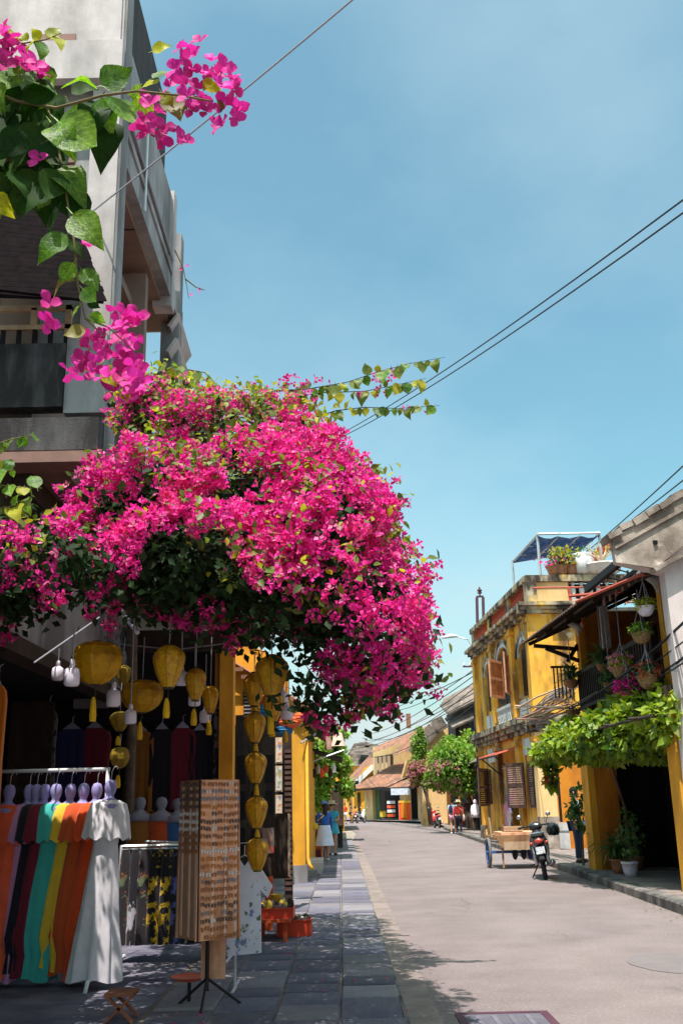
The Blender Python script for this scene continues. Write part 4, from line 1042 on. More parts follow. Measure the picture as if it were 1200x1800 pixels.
def leaves(name, ells, n, size, mat, parent, tpl=LEAF, lo=.75, hi=1.06, droop=.5, inner=False, sz_var=.35):
    P, N_ = inner_points(ells, n) if inner else shell_points(ells, n, lo, hi)
    N_ = N_/(np.linalg.norm(N_, axis=1, keepdims=True)+1e-9)
    x = rdir(n) + N_*.5 + np.array([0,0,-droop]); z = N_*.6 + rdir(n)*.6 + np.array([0,-.1,.55])
    return scatter(name, tpl[0], tpl[1], P, x, z, size*(1-sz_var+2*sz_var*rng.random(n)), mat, parent)
def limb(pts, r0, r1, mat, parent, name='branch'):
    n = len(pts); return MB().tube(pts, [r0 + (r1-r0)*i/(n-1) for i in range(n)], 7).build(name, mat, parent, True)

# ---- big bougainvillea
nE = 0
bv = thing('bougainvillea', 'huge magenta bougainvillea cascading over the lantern shop', 'bougainvillea', (-2.78, 13.4, 0))
E_ = [((465,930,7.8),(.92,1.0,.72)), ((580,985,7.2),(.50,.9,.64)), ((652,1095,6.9),(.34,.75,.42)), ((275,905,7.5),(.53,.9,.44)),
      ((150,975,7.3),(.40,.8,.17)), ((10,1010,6.9),(.22,.7,.32)), ((405,775,8.7),(.68,.65,.40)), ((285,715,9.4),(.41,.5,.35)),
      ((580,1215,7.1),(.26,.5,.16)), ((525,1048,7.2),(.66,.95,.34)), ((350,1000,7.2),(.64,1.0,.34)), ((680,1165,6.8),(.22,.5,.27)), ((535,868,7.8),(.48,.8,.40)), ((70,990,7.3),(.30,.7,.15)), ((-90,985,6.6),(.5,.9,.3)), ((120,985,6.3),(.36,.5,.12)), ((535,1040,10.9),(.62,1.3,.40)), ((520,1062,12.6),(.70,1.0,.36)), ((380,960,10.8),(1.1,1.3,.45)), ((600,1010,9.6),(.45,1.0,.40)), ((215,1000,8.2),(.45,.7,.17)), ((300,985,9.2),(.85,.7,.18)), ((620,935,7.3),(.26,.6,.26))]  # some hidden lobes added to shade the pavement and shop floor
ELL = [(at(*c), np.array(r_)) for c, r_ in E_]
nC = 3000
CPt, CN = shell_points(ELL, nC, .90, 1.06, .92)
fpos, fn, fs, lpos, ln, ls, dpos, dn = [], [], [], [], [], [], [], []
for p, n_ in zip(CPt, CN):
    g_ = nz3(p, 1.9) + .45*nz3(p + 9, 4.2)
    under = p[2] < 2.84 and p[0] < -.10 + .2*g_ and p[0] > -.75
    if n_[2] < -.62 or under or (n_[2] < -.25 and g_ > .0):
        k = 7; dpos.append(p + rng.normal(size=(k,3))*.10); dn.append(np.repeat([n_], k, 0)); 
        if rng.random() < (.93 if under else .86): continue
    if n_[1] > .75 and rng.random() < .6: continue
    topleft = 0.35 if (p[2] > 4.55 and p[0] < -.55) else 0
    if p[1] > 10.0 and rng.random() < .5: continue
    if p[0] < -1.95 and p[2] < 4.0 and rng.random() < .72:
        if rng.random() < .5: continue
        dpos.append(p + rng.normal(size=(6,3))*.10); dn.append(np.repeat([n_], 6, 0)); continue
    if g_ > .20 - topleft:
        k = 10; lpos.append(p + rng.normal(size=(k,3))*.075); ln.append(np.repeat([n_], k, 0)); 
        if g_ > .30 - topleft and rng.random() < .75: continue
    k = int(12 + rng.random()*18); rad = .045 + .055*rng.random()
    d = rdir(k); c = p + n_*.03
    q = c + d*rad*np.array([1,1,1.15]); fpos.append(q); fn.append(d*.8 + n_*.7); fs.append(.024 + .020*rng.random(k))
    if rng.random() < .16 and n_[2] > -.3:      # loose arching sprays
        d0 = n_*.9 + rdir(1)[0]*.6 + np.array([0,0,.15]); d0 /= np.linalg.norm(d0); L0 = .12 + .22*rng.random(); m0 = int(14 + 16*rng.random()); tt = rng.random(m0)**.7
        q = p + np.outer(tt*L0, d0) + np.outer(tt**2, [0,0,-.09]) + rng.normal(size=(m0,3))*.022; fpos.append(q); fn.append(rdir(m0) + [0,-.3,.3]); fs.append(.022 + .018*rng.random(m0))
        q2 = p + np.outer(rng.random(6)*L0*1.1, d0) + rng.normal(size=(6,3))*.03; lpos.append(q2); ln.append(np.repeat([n_], 6, 0))
    if rng.random() < .22:
        lpos.append(p + n_*.06 + rng.normal(size=(3,3))*.05); ln.append(np.repeat([n_], 3, 0))
# drooping sprays below the mass
for px_, py_, Y_, k in ((405,1110,7.9,40),(410,1135,7.8,22),(430,1085,8.0,40),(300,1085,8.2,45),(200,1065,8.6,70),(235,1040,8.5,60),(270,1070,8.4,50),(160,1075,8.7,34),(195,1100,8.6,20),(90,1062,9.0,50),(110,1045,9.0,40),
                        (20,1085,8.2,45),(10,1120,8.2,30),(30,1000,8.3,50),(8,1045,8.3,40),(8,960,8.4,40),(735,1180,7.6,26),(690,1255,7.7,24),(760,1112,7.6,14),(575,1275,7.7,50),(610,1262,7.7,45),(548,1262,7.8,40),(640,1225,7.7,40),(690,1215,7.7,40),(720,1205,7.6,36),(530,1110,7.7,60),(520,1090,7.7,60),(545,1075,7.7,50),(340,1095,8.1,30),(375,1050,8.1,50),(450,1050,8.0,50),
                        (745,1000,7.7,24),(728,965,7.8,24),(742,1050,7.6,30),(752,1075,7.6,22)):
    c = at(px_, py_, Y_); d = rdir(k)
    fpos.append(c + d*np.array([.075,.075,.085])*(.4+.6*rng.random((k,1)))); fn.append(d + [0,-.2,.3]); fs.append(np.full(k, .034))
fpos = np.concatenate(fpos); fn = np.concatenate(fn); fs = np.concatenate(fs)
pal = rng.random(len(fpos)) < .10
scatter('blossoms', BRACT[0], BRACT[1], fpos[~pal], rdir((~pal).sum()), fn[~pal], fs[~pal]*1.05, 'bract', bv)
scatter('faded_blossoms', BRACT[0], BRACT[1], fpos[pal], rdir(pal.sum()), fn[pal], fs[pal]*1.0, 'bract_pale', bv)
lpos = np.concatenate(lpos); ln = np.concatenate(ln); m = len(lpos)
yng = rng.random(m) < .30
scatter('young_leaves', LEAF[0], LEAF[1], lpos[yng], rdir(yng.sum())+ln[yng]*.4, ln[yng]*.5+rdir(yng.sum())*.6+[0,-.1,.5], .045+.035*rng.random(yng.sum()), 'leaf_young', bv)
lpos, ln = lpos[~yng], ln[~yng]; m = len(lpos)
scatter('leaves', LEAF[0], LEAF[1], lpos, rdir(m)+ln*.4+[0,0,-.4], ln*.5+rdir(m)*.6+[0,-.1,.5], .055+.04*rng.random(m), 'leaf_boug', bv)
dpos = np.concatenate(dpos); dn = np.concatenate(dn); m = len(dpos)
scatter('shaded_leaves', LEAF2[0], LEAF2[1], dpos, rdir(m), rdir(m)+[0,0,.3], .06+.04*rng.random(m), 'leaf_dark', bv)  # underside shade carried by the dark leaf colour
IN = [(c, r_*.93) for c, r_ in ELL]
leaves('inner_leaves', [IN[k_] for k_ in (3,4,5,10,13,14,15,len(IN)-1,len(IN)-2,len(IN)-3)], 7000, .09, 'leaf_dark', bv, LEAF2, inner=True)  # extra leaves packed into these lobes to block sun on the shop
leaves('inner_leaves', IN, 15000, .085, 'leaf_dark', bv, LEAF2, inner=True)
# young yellow-green growth on top
TOP = [(at(*c), np.array(r_)) for c, r_ in (((285,700,9.5),(.42,.4,.30)), ((380,705,9.3),(.55,.4,.20)), ((500,712,9.0),(.45,.4,.16)), ((225,735,9.7),(.2,.3,.2)), ((555,748,8.8),(.2,.3,.12)))]
leaves('young_leaves', TOP, 900, .075, 'leaf_young', bv, LEAF, .3, 1.1)
P_, N_ = shell_points(TOP, 420, .2, 1.1, .2); k = 5
Pq = np.repeat(P_[:110], k, 0) + rng.normal(size=(110*k,3))*.045
scatter('blossoms', BRACT[0], BRACT[1], Pq, rdir(len(Pq)), rdir(len(Pq))+[0,-.2,.4], .036, 'bract', bv)
limb([(-2.78,13.4,0),(-2.74,13.38,1.2),(-2.72,13.3,2.4),(-2.6,12.6,3.3),(-2.3,11.0,3.85),(-2.2,9.8,3.9)], .08, .06, 'bark', bv, 'trunk')
for tgt in ((465,930,8.9),(600,1000,8.4),(285,760,9.5),(405,760,9.4),(150,960,9.2),(655,1100,7.9),(560,860,8.7)):
    e = at(*tgt); a_ = np.array((-2.2,9.8,3.9)); limb([a_, a_*.6+e*.4 + rng.normal(size=3)*.1 + [0,0,.1], a_*.25+e*.75 + rng.normal(size=3)*.08, e], .045, .012, 'bark', bv)
# long sprays against the sky, leaf by leaf
def leaf_mesh(name, mat, wd=.42, curl=.1):
    out = [(0,0),(.06,.20),(.18,.36),(.34,.42),(.52,.38),(.70,.26),(.86,.11),(1.0,0)]
    v = []; f = []
    for x, y in out:
        z = -curl*(x-.35)**2*1.6 + .03*math.sin(x*9 + curl*7)
        v.append((x, y*wd/.42, z + (.16+.5*abs(curl))*y + .03*math.sin(x*13 + curl*5))); v.append((x, 0, z)); v.append((x, -y*wd/.42, z + .16*y))
    for i in range(len(out)-1):
        f += [(3*i+1, 3*i+4, 3*i+3, 3*i), (3*i+2, 3*i+5, 3*i+4, 3*i+1)]
    v.append((-.22, 0, .02)); k = len(v)-1; v += [(-.22,.015,0),(0,.015,0),(0,-.015,0)]; f.append((k+1,k+2,k+3,k))
    me = bpy.data.meshes.new(name); me.from_pydata(v, [], f)
    me.polygons.foreach_set('use_smooth', [True]*len(f)); me.materials.append(MAT[mat]); me.update(); return me
LM = {m_: [leaf_mesh('leaf', m_, w0, c0_) for w0, c0_ in ((.42,.12),(.38,.5),(.44,-.3),(.36,.28))] for m_ in ('leaf_near','leaf_lime','leaf_olive','leaf_boug','leaf_young','leaf_dark','leaf_deep')}
def put_leaf(me, parent, base, tip, face=(0,-1,.35), jit=.35, name='leaf', wide=1.0):
    if isinstance(me, list): me = random.choice(me)
    base = Vector(base); tip = Vector(tip); x = (tip-base); s_ = x.length; x.normalize()
    nrm = Vector(face) + Vector([random.gauss(0,jit) for _ in range(3)])
    y_ = nrm.cross(x).normalized(); z_ = x.cross(y_)
    c = bpy.data.objects.new(name, me); COL.objects.link(c); c.parent = parent
    og = ORG.get(parent.name, (0,0,0))
    mt = Matrix((x*s_, y_*s_*wide, z_*s_)).transposed().to_4x4(); mt.translation = base - Vector(og)
    c.matrix_local = mt; return c
def spray(parent, pts, Y, step, szpx, mats, stem='twig', r=.006, seed=0, hang=True):
    W_ = [at(x, y, Y + dy) for x, y, dy in pts]
    MB().tube(W_, [r*(1-.7*i/(len(W_)-1)) for i in range(len(W_))], 5).build('stem', stem, parent)
    for i in range(len(pts)-1):
        (x0,y0,d0), (x1,y1,d1) = pts[i], pts[i+1]; L_ = math.hypot(x1-x0, y1-y0); k = max(1, int(L_/step))
        for j in range(k):
            t_ = (j+random.random()*.6)/k; bx, by, bd = x0+(x1-x0)*t_, y0+(y1-y0)*t_, d0+(d1-d0)*t_
            s_ = szpx*(.55+.7*random.random()); an = math.pi/2 + random.gauss(0,.45) + (.0 if random.random() < .8 else math.pi)
            put_leaf(LM[random.choice(mats)], parent, at(bx, by, Y+bd), at(bx+s_*math.cos(an), by+s_*math.sin(an), Y+bd+random.gauss(0,.03)))
for pts in ([(420,702,0),(470,688,0),(540,684,0),(610,672,-.1),(660,655,-.1),(715,640,-.2),(782,628,-.2)],
            [(500,700,0),(570,690,0),(640,688,0),(700,676,-.1),(748,665,-.1)],
            [(535,740,0),(590,722,0),(640,716,0),(700,718,-.1),(772,713,-.1)],
            [(330,650,.3),(360,655,.2),(395,690,.2)], [(270,660,.4),(320,640,.4)]):
    spray(bv, pts, 8.8, 11, 20, ['leaf_boug','leaf_young','leaf_near','leaf_boug'], 'twig_dark', .007)
for px_, py_, k in ((665,662,7),(690,660,5),(672,688,5),(640,690,3),(500,665,5),(545,665,3),(570,668,2),(545,690,4),(545,705,4),(712,712,3),(745,730,2),(515,700,4),(325,472,2),(358,510,2),(330,522,1)):
    c = at(px_, py_, 8.75 if py_ > 600 else 12.0)
    for j in range(k):
        pass
    d = rdir(k); scatter('blossoms', BRACT[0], BRACT[1], c + d*.045, rdir(k), d + [0,-.4,.4], np.full(k,.042), 'bract', bv)

for pts in ([(308,440),(322,470),(328,500),(332,524)], [(326,490),(345,505),(360,510)]):
    MB().tube([at(x, y, 12.0) for x, y in pts], [.012,.008,.006,.004][:len(pts)], 4).build('stem', 'twig', bv)
# ---- near branch hanging in from the upper left
nb = thing('bougainvillea_branch', 'close-up bougainvillea branch with broad leaves and pink bracts, upper left', 'branch', (-0.9, 2.2, 3.2))
YB = 2.2
for pts, r_ in (([(-40,150,.1),(30,178,.05),(100,190,0),(180,168,-.05),(240,160,-.05),(320,168,-.05),(372,178,-.05)], .005),
                ([(60,120,.1),(100,240,.06),(118,350,.05),(130,420,.05),(137,500,.05),(150,560,.1),(185,592,.2)], .004),
                ([(-30,70,0),(30,78,0),(80,70,0),(108,58,0)], .003), ([(-30,300,.1),(40,270,.1),(100,240,.06)], .005), ([(150,560,.1),(190,575,.3),(240,620,.5)], .003)):
    MB().tube([at(x, y, YB+d) for x, y, d in pts], [r_*(1-.55*i/(len(pts)-1)) for i in range(len(pts))], 6).build('stem', 'twig', nb, True)
NL = [(172,150,110,134,0),(178,150,234,126,0),(195,170,232,230,0),(178,172,198,234,0),(178,174,152,236,5),(170,200,190,288,5),(122,184,152,252,0),(104,214,176,272,0),(35,132,102,160,0),(46,158,106,184,5),(124,162,172,150,5),
      (238,166,272,208,0),(268,138,300,124,0),(250,154,288,144,1),(284,162,304,192,1),(298,168,318,210,2),(226,166,252,148,0),(30,74,8,50,1),(48,70,36,56,1),(72,70,58,52,1),(84,68,106,48,1),(92,64,112,82,1),(62,72,44,88,1),(70,72,76,104,0),
      (95,294,160,350,0),(90,332,26,376,5),(-8,342,22,382,1),(116,332,150,400,5),(128,376,180,430,0),(104,366,84,416,5),(118,412,62,458,0),(116,424,154,452,5),(130,462,106,500,0),(132,488,84,512,2),(144,474,174,510,0),(146,508,172,534,0),
      (154,526,174,542,5),(140,538,126,558,0),(158,554,188,566,0),(150,578,114,594,2),(268,90,300,76,1),(360,150,392,160,1),(372,138,356,160,1),(384,175,392,196,2),(345,170,340,205,2),(20,300,60,352,5),(50,260,20,320,5),(80,250,120,300,5),(70,220,30,275,5),(90,215,130,262,0),(40,230,0,280,5),(100,300,80,356,5)]
mk = ['leaf_near','leaf_lime','leaf_olive','leaf_boug','leaf_young','leaf_deep']
for i_, (bx, by, tx, ty, k) in enumerate(NL):
    put_leaf(LM[mk[k]], nb, at(bx, by, YB + (i_ % 7)*.012), at(tx, ty, YB + (i_ % 7)*.012 + random.gauss(0,.014)), (random.gauss(0,.4), -1, random.gauss(.3,.35)), .25, wide=.95)
for i in range(150):     # the dark leafy mass at the frame edge
    bx, by = random.random()*115 - 20, 110 + random.random()*215
    if bx > 80 and by < 175: continue
    an = math.pi*(.25 + .6*random.random()); s_ = 40 + random.random()*36
    yb = YB + .06 + random.random()*.40
    put_leaf(LM['leaf_deep' if random.random() < .78 else 'leaf_near'], nb, at(bx, by, yb), at(bx+s_*math.cos(an), by+s_*math.sin(an), yb+random.gauss(0,.015)), (random.gauss(0,.6), -1, random.gauss(.2,.6)), .3)
def floret_mesh(seed):
    rr = random.Random(seed); v = []; f = []
    for k in range(3):
        a_ = 2*math.pi*k/3 + rr.gauss(0,.15); c, s_ = math.cos(a_), math.sin(a_); b = len(v); tilt = .45 + .35*rr.random()
        prof = [(.03,.05),(.22,.30),(.45,.42),(.68,.38),(.86,.22),(1.0,.02)]
        for x, y in prof:
            for q_ in (-1, 0, 1):
                yy = y*q_; z = tilt*x + .30*abs(yy) - .25*x*x + rr.gauss(0,.045)
                v.append((c*x - s_*yy, s_*x + c*yy, z))
        for i in range(5):
            for j in range(2): f.append((b+3*i+j, b+3*i+j+1, b+3*i+j+4, b+3*i+j+3))
    me = bpy.data.meshes.new('floret'); me.from_pydata(v, [], f); me.polygons.foreach_set('use_smooth', [True]*len(f)); me.materials.append(MAT['bract_near']); me.update(); return me
FM = [floret_mesh(i) for i in range(5)]
def put_floret(px_, py_, Y_, szpx):
    c = bpy.data.objects.new('floret', random.choice(FM)); COL.objects.link(c); c.parent = nb
    p = at(px_, py_, Y_); og = ORG[nb.name]; c.location = p - np.array(og)
    z_ = Vector((random.gauss(0,.7), -1 + random.gauss(0,.5), random.gauss(.1,.7)))
    c.rotation_euler = z_.to_track_quat('Z','Y').to_euler(); s_ = szpx/FPX*Y_*1.05
    c.scale = (s_,)*3
FL = [(330,82),(352,74),(318,104),(308,122),(338,122),(372,108),(392,118),(404,140),(322,146),(300,152),(386,152),(348,156),(336,192),(370,190),(394,182),(416,208),(426,196),(392,222),(362,132),(345,98),(380,140),(356,178),(408,158),(328,168),
      (264,184),(250,212),(270,216),(286,230),(302,232),(318,244),(282,246),(258,230),(276,198),(8,82),(20,100),(36,110),(48,126),(60,116),(72,132),(4,58),(28,92),(8,112),(16,70),(44,98)]
for x, y in FL:
    put_floret(x, y, YB + random.gauss(0,.04), 20 + random.random()*8)
    if random.random() < .8: put_floret(x + random.gauss(0,9), y + random.gauss(0,9), YB + .02 + random.gauss(0,.04), 17 + random.random()*7)
for x, y in ((157,435),(86,532),(90,558),(82,570),(66,282)): put_floret(x, y, YB + .05, 24)
for x, y in ((215,552),(236,572),(190,582),(210,600),(240,602),(160,610),(175,622),(202,628),(226,642),(250,652),(240,630),(140,652),(165,656),(190,664),(200,688),(220,680),(250,672),(234,692),(180,600),(214,575),(225,612),(150,632),(128,655),(212,655),(238,560)):
    put_floret(x, y, 2.9 + random.gauss(0,.08), 19 + random.random()*8)
    put_floret(x + random.gauss(0,10), y + random.gauss(0,10), 2.9 + random.gauss(0,.08), 16 + random.random()*7)
for x, y, k in ((170,630,1),(195,640,1),(215,665,4),(230,700,4),(185,650,1),(240,590,4),(200,690,1),(175,640,4)):
    put_leaf(LM[mk[k]], nb, at(x, y, 2.9), at(x+random.gauss(0,24), y+random.gauss(8,22), 2.9))
# small sprigs on the left frame edge
sg = thing('leaf_sprig', 'small green leaf sprigs poking in from the left frame edge', 'sprig', (-1.6, 4.2, 2.8))
for pts in ([(-30,790,0),(20,772,0),(62,764,0)], [(-30,830,0),(25,826,0)], [(-30,850,0),(30,856,0),(74,858,0)], [(-30,900,0),(30,888,0),(60,886,0)]):
    spray(sg, pts, 4.2, 9, 24, ['leaf_boug','leaf_near','leaf_young'], 'twig', .004)

# ---- green vine over the veranda house pavement
gv = thing('green_vine', 'bright green leafy vine canopy spilling over the right pavement', 'vine', (5.0, 18.5, .13))
VE = [(at(*c), np.array(r_)) for c, r_ in (((1165,1268,16.8),(.70,.8,.44)), ((1085,1288,18.0),(.70,.8,.36)), ((1015,1310,19.4),(.62,.7,.27)), ((962,1325,20.4),(.28,.5,.17)), ((967,1362,20.4),(.09,.12,.24)), ((1225,1258,15.8),(.7,.7,.50)), ((1125,1262,17.4),(.6,.7,.40)), ((1060,1318,18.6),(.5,.6,.20)), ((1150,1305,17.0),(.7,.6,.24)), ((1000,1290,19.8),(.4,.5,.22)))]
leaves('leaves', VE, 11500, .135, 'leaf_vine', gv, LEAF, .66, 1.18, .35, sz_var=.55)
leaves('dark_leaves', VE, 1400, .13, 'leaf_pot', gv, LEAF, .8, 1.08, .35, sz_var=.5)
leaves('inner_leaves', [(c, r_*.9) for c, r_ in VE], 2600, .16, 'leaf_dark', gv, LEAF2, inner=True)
c = at(960,1372,20.3); d = rdir(10); scatter('red_blossoms', BRACT[0], BRACT[1], c + d*.07, rdir(10), d, np.full(10,.06), 'red_ceramic', gv)
limb([(5.75,21.0,.13),(5.7,20.9,1.3),(5.3,20.3,2.3),(4.8,19.2,2.75)], .04, .025, 'bark', gv, 'trunk')
for tgt in ((1105,1300,18.0),(1185,1275,16.6),(975,1325,20.3)):
    e = at(*tgt); limb([(4.8,19.2,2.6), np.array((4.8,19.2,2.6))*.5+e*.5+[0,0,.12], e], .03, .01, 'bark', gv)
for p, q_ in (((4.15,20.6,2.62),(4.6,15.0,2.66)), ((5.0,20.9,2.66),(5.2,15.4,2.7))):
    MB().tube([p, q_], .025, 5).build('trellis_wire', 'dark_wood', gv)
for k in range(5):
    yy = 15.5+k*1.3; MB().tube([(4.2+.05*(4-k),yy,2.66),(5.4,yy,2.72)], .02, 5).build('trellis_bar', 'dark_wood', gv)

# ---- trees down the street
def tree(name, label, ells, base, n, size, mat, flowers=None, dark=.35, trunk_r=.12, tpl=LEAF):
    t = thing(name, label, 'tree', base)
    EE = [(at(*c), np.array(r_)) for c, r_ in ells]
    leaves('crown', EE, n, size, mat, t, tpl, .6, 1.12, .2)
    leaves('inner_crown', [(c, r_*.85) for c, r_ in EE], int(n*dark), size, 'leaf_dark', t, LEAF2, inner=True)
    cc = EE[0][0]; b = np.array(base, float)
    limb([b, b*.6+cc*.4+[.05,0,.1], b*.2+cc*.8, cc], trunk_r, trunk_r*.5, 'bark', t, 'trunk')
    for c, r_ in EE[1:]: limb([b*.3+cc*.7, (cc+c)/2 + [0,0,-.1], c], trunk_r*.4, trunk_r*.15, 'bark', t, 'limb')
    if flowers:
        P, N_ = shell_points(EE, flowers[0], .98, 1.1); P = P[np.array([flowers[1](p) for p in P])]
        k = 8; Q = np.repeat(P, k, 0) + rng.normal(size=(len(P)*k,3))*flowers[2]*1.2
        scatter('blossoms', BRACT[0], BRACT[1], Q, rdir(len(Q)), rdir(len(Q))+[0,-.4,.4], flowers[2], flowers[3], t)
    return t
M('blossom_pink', (.74,.26,.33), .7, .15, 5, island=.3, transl=.3)
tree('flowering_tree', 'round light-green tree dotted with pink blossoms beyond the mast', [((798,1345,52),(1.25,1.2,1.15)), ((775,1365,53),(.75,.8,.75)), ((825,1315,53),(.55,.7,.85)), ((815,1380,52),(.9,.9,.5)), ((770,1335,53),(.5,.6,.5)), ((832,1360,52.5),(.35,.6,.9)), ((760,1350,52.5),(.28,.4,.3)), ((790,1305,53),(.4,.5,.35)), ((752,1375,52.5),(.22,.35,.3)), ((840,1300,53),(.3,.4,.4))],
     (7.0,53,.1), 6500, .17, 'leaf_tree', (120, lambda p: p[2] < 3.6, .075, 'blossom_pink'))
tree('columnar_tree', 'narrow dark-green columnar tree in front of the gable house', [((736,1310,68),(.50,.5,.90)), ((734,1340,68),(.42,.45,.7)), ((738,1292,68),(.25,.35,.55))], (5.75,68,.1), 2200, .15, 'leaf_tree', None, .6)
tree('bushy_tree', 'low olive-green bush tree below the columnar tree', [((735,1352,66),(.58,.55,.48)), ((731,1368,66),(.45,.5,.42))], (5.75,66,.1), 1100, .15, 'leaf_olive', (60, lambda p: True, .08, 'blossom_pink'), .5)
lt_ = tree('climbing_vine', 'lush green climber hanging over the left pavement behind the women', [((562,1355,33),(.42,.7,.95)), ((578,1320,34),(.5,.6,.40)), ((555,1395,32.5),(.28,.6,.45)), ((598,1345,36),(.35,.5,.38)), ((608,1385,38),(.25,.4,.35)), ((590,1290,33),(.40,.4,.18)), ((548,1330,32),(.3,.5,.5))],
     (-.75,34,.03), 5200, .15, 'leaf_tree', None, .45, .06)

# ---- pot plants
BLADE = ([(0,-.03,0),(0,.03,0),(.35,-.045,.28),(.35,.045,.28),(.7,-.035,.32),(.7,.035,.32),(1.0,0,.05)], [(0,2,3,1),(2,4,5,3),(4,6,5)])
def fern(parent, c, n, size, mat='leaf_pot', name='fronds', up_=.25):
    P = np.repeat([c], n, 0) + rng.normal(size=(n,3))*size*.06
    an = rng.random(n)*2*math.pi; x = np.stack([np.cos(an), np.sin(an), rng.normal(size=n)*.45+up_], 1)
    return scatter(name, BLADE[0], BLADE[1], P, x, np.tile([0,0,1.0],(n,1))+rng.normal(size=(n,3))*.1, size*(.6+.6*rng.random(n)), mat, parent)
def basket(parent, c, r_, h, mat, name='basket', n=14):
    return MB().lathe([(r_*.45,0),(r_*.75,h*.25),(r_*.95,h*.7),(r_,h),(r_*1.06,h),(r_*1.04,h*.94),(r_*.9,h*.9)], (c[0],c[1],c[2]-h), n).build(name, mat, parent, True)
M('terracotta', (.36,.17,.09), .85, .2, 8, col2=(.2,.1,.06), s2=6)
M('wicker', (.34,.22,.11), .85, .35, 40, col2=(.16,.09,.045), s2=25, bump=.6, bs=60)
HB = [(1133,1066,.14,'plastic_white','white hanging pot with yellow-green foliage under the awning edge',1012,'bush_young'),
      (1126,1112,.16,'wicker','brown hanging basket with a round green bush below the white pot',1030,'bush'),
      (1093,1172,.20,'wicker','hanging basket of pink and red flowers in the veranda',1038,'pink'),
      (1138,1188,.18,'wicker','low wicker hanging basket with reddish flowers near the yellow post',1135,'red'),
      (1058,1168,.12,'terracotta','hanging spider plant with long arching leaves',1050,'fern'),
      (1072,1200,.14,'terracotta','bushy dark fern hanging low beside the magenta flowers',1045,'bush_dark'),
      (1004,1196,.15,'terracotta','dark fern hanging at the far balcony corner',1120,'fern'),
      (1006,1248,.15,'terracotta','trailing plant with yellow flecks below the far fern',1200,'trail'),
      (1104,1216,.13,'terracotta','magenta bougainvillea pot just above the green vine',1180,'magenta')]
for px_, py_, r_, bmt, lab, ys_, kd in HB:
    c = atx(px_, py_, 4.92); t = thing('hanging_planter', lab, 'planter', c, 'hanging planters on the veranda')
    basket(t, c, r_, r_*1.1, bmt)
    topz = atx(px_, ys_, 4.92)[2]
    for k in range(3):
        a_ = 2*math.pi*k/3 + .4; MB().tube([(c[0]+r_*math.cos(a_), c[1]+r_*math.sin(a_), c[2]), (c[0], c[1], c[2]+.42)], .006, 4).build('cord', 'cable_grey', t)
    MB().tube([(c[0], c[1], c[2]+.42), (c[0], c[1], max(topz, c[2]+.5))], .008, 4).build('cord', 'cable_grey', t)
    e = [(c + [0,0,r_*.35], np.array((r_*1.15, r_*1.1, r_*.7)))]
    if kd.startswith('bush'): leaves('foliage', e, 260, .075, {'bush_young':'leaf_young','bush':'leaf_tree','bush_dark':'leaf_pot'}[kd], t, LEAF2, .4, 1.1)
    if kd == 'bush_dark': fern(t, c + [0,0,.1], 60, .3)
    if kd in ('pink','red'):
        leaves('foliage', e, 200, .07, 'leaf_young' if kd == 'pink' else 'leaf_pot', t, LEAF2, .3, 1.1)
        P, N_ = shell_points(e, 60, .95, 1.25); scatter('flowers', BRACT[0], BRACT[1], P, rdir(60), N_+[0,-.4,.2], .055, 'blossom_pink' if kd == 'pink' else 'red_ceramic', t)
        if kd == 'pink':
            e2 = [(c + [.12,-.1,-.2], np.array((.10,.1,.22)))]; leaves('trailing_foliage', e2, 60, .06, 'leaf_pot', t, LEAF2)
            P, N_ = shell_points(e2, 16); scatter('trailing_flowers', BRACT[0], BRACT[1], P, rdir(16), N_, .05, 'bract', t)
    if kd == 'fern': fern(t, c + [0,0,.03], 90, .42)
    if kd == 'trail':
        e2 = [(c + [0,0,-.15], np.array((.2,.2,.4)))]; leaves('foliage', e2, 300, .07, 'leaf_pot', t, LEAF2, .3, 1.1); leaves('yellow_flecks', e2, 60, .05, 'leaf_young', t, LEAF2, .9, 1.1)
    if kd == 'magenta':
        leaves('foliage', e, 80, .06, 'leaf_pot', t, LEAF2); P, N_ = shell_points([(c + [0,0,.05], np.array((.26,.2,.17)))], 120, .6, 1.1); scatter('flowers', BRACT[0], BRACT[1], P, rdir(120), N_, .05, 'bract', t)
# pots on the pavement by the orange pillar
for px_, py_, kd, r_, lab in ((1068,1527,'fern',.16,'arching grassy pot plant at the foot of the orange pillar'),(1090,1535,'fern',.18,'broad drooping pot plant in the pavement row'),(1108,1541,'white',.15,'white pot with a tall leafy plant by the dark doorway'),(1120,1530,'tall',.14,'slender pot plant leaning in the dark doorway')):
    c = atz(px_, py_, .13); t = thing('pot_plant', lab, 'pot plant', c, 'pots beside the orange pillar')
    MB().lathe([(r_*.7,0),(r_*.85,.1),(r_,.26),(r_*1.08,.26),(r_*1.05,.22),(r_*.9,.21)], (c[0],c[1],.13), 14).build('pot', 'plastic_white' if kd == 'white' else 'terracotta', t, True)
    if kd == 'fern': fern(t, c + [0,0,.30], 130, .52)
    else:
        e = [(c + [0,0,.70], np.array((.17,.17,.42)))]; leaves('foliage', e, 110, .11, 'leaf_pot', t)
        MB().tube([c + [0,0,.2], c + [.03,0,.7], c + [-.03,0,1.05]], [.02,.014,.008], 5).build('stem', 'bark', t)
c = at(1018,1440,22.6); t = thing('alley_shrub', 'leafy dark-green shrub against the orange wall beside the pillar', 'shrub', (c[0], 22.6, .13))
leaves('foliage', [(at(1018,1405,22.6), np.array((.16,.2,.32))), (at(1022,1440,22.6), np.array((.14,.2,.22))), (at(1004,1425,22.6), np.array((.12,.15,.14)))], 260, .12, 'leaf_pot', t)
MB().tube([(c[0],22.6,.13),(c[0]+.03,22.6,.8),(c[0],22.6,1.4)], [.03,.02,.012], 6).build('stem', 'bark', t)
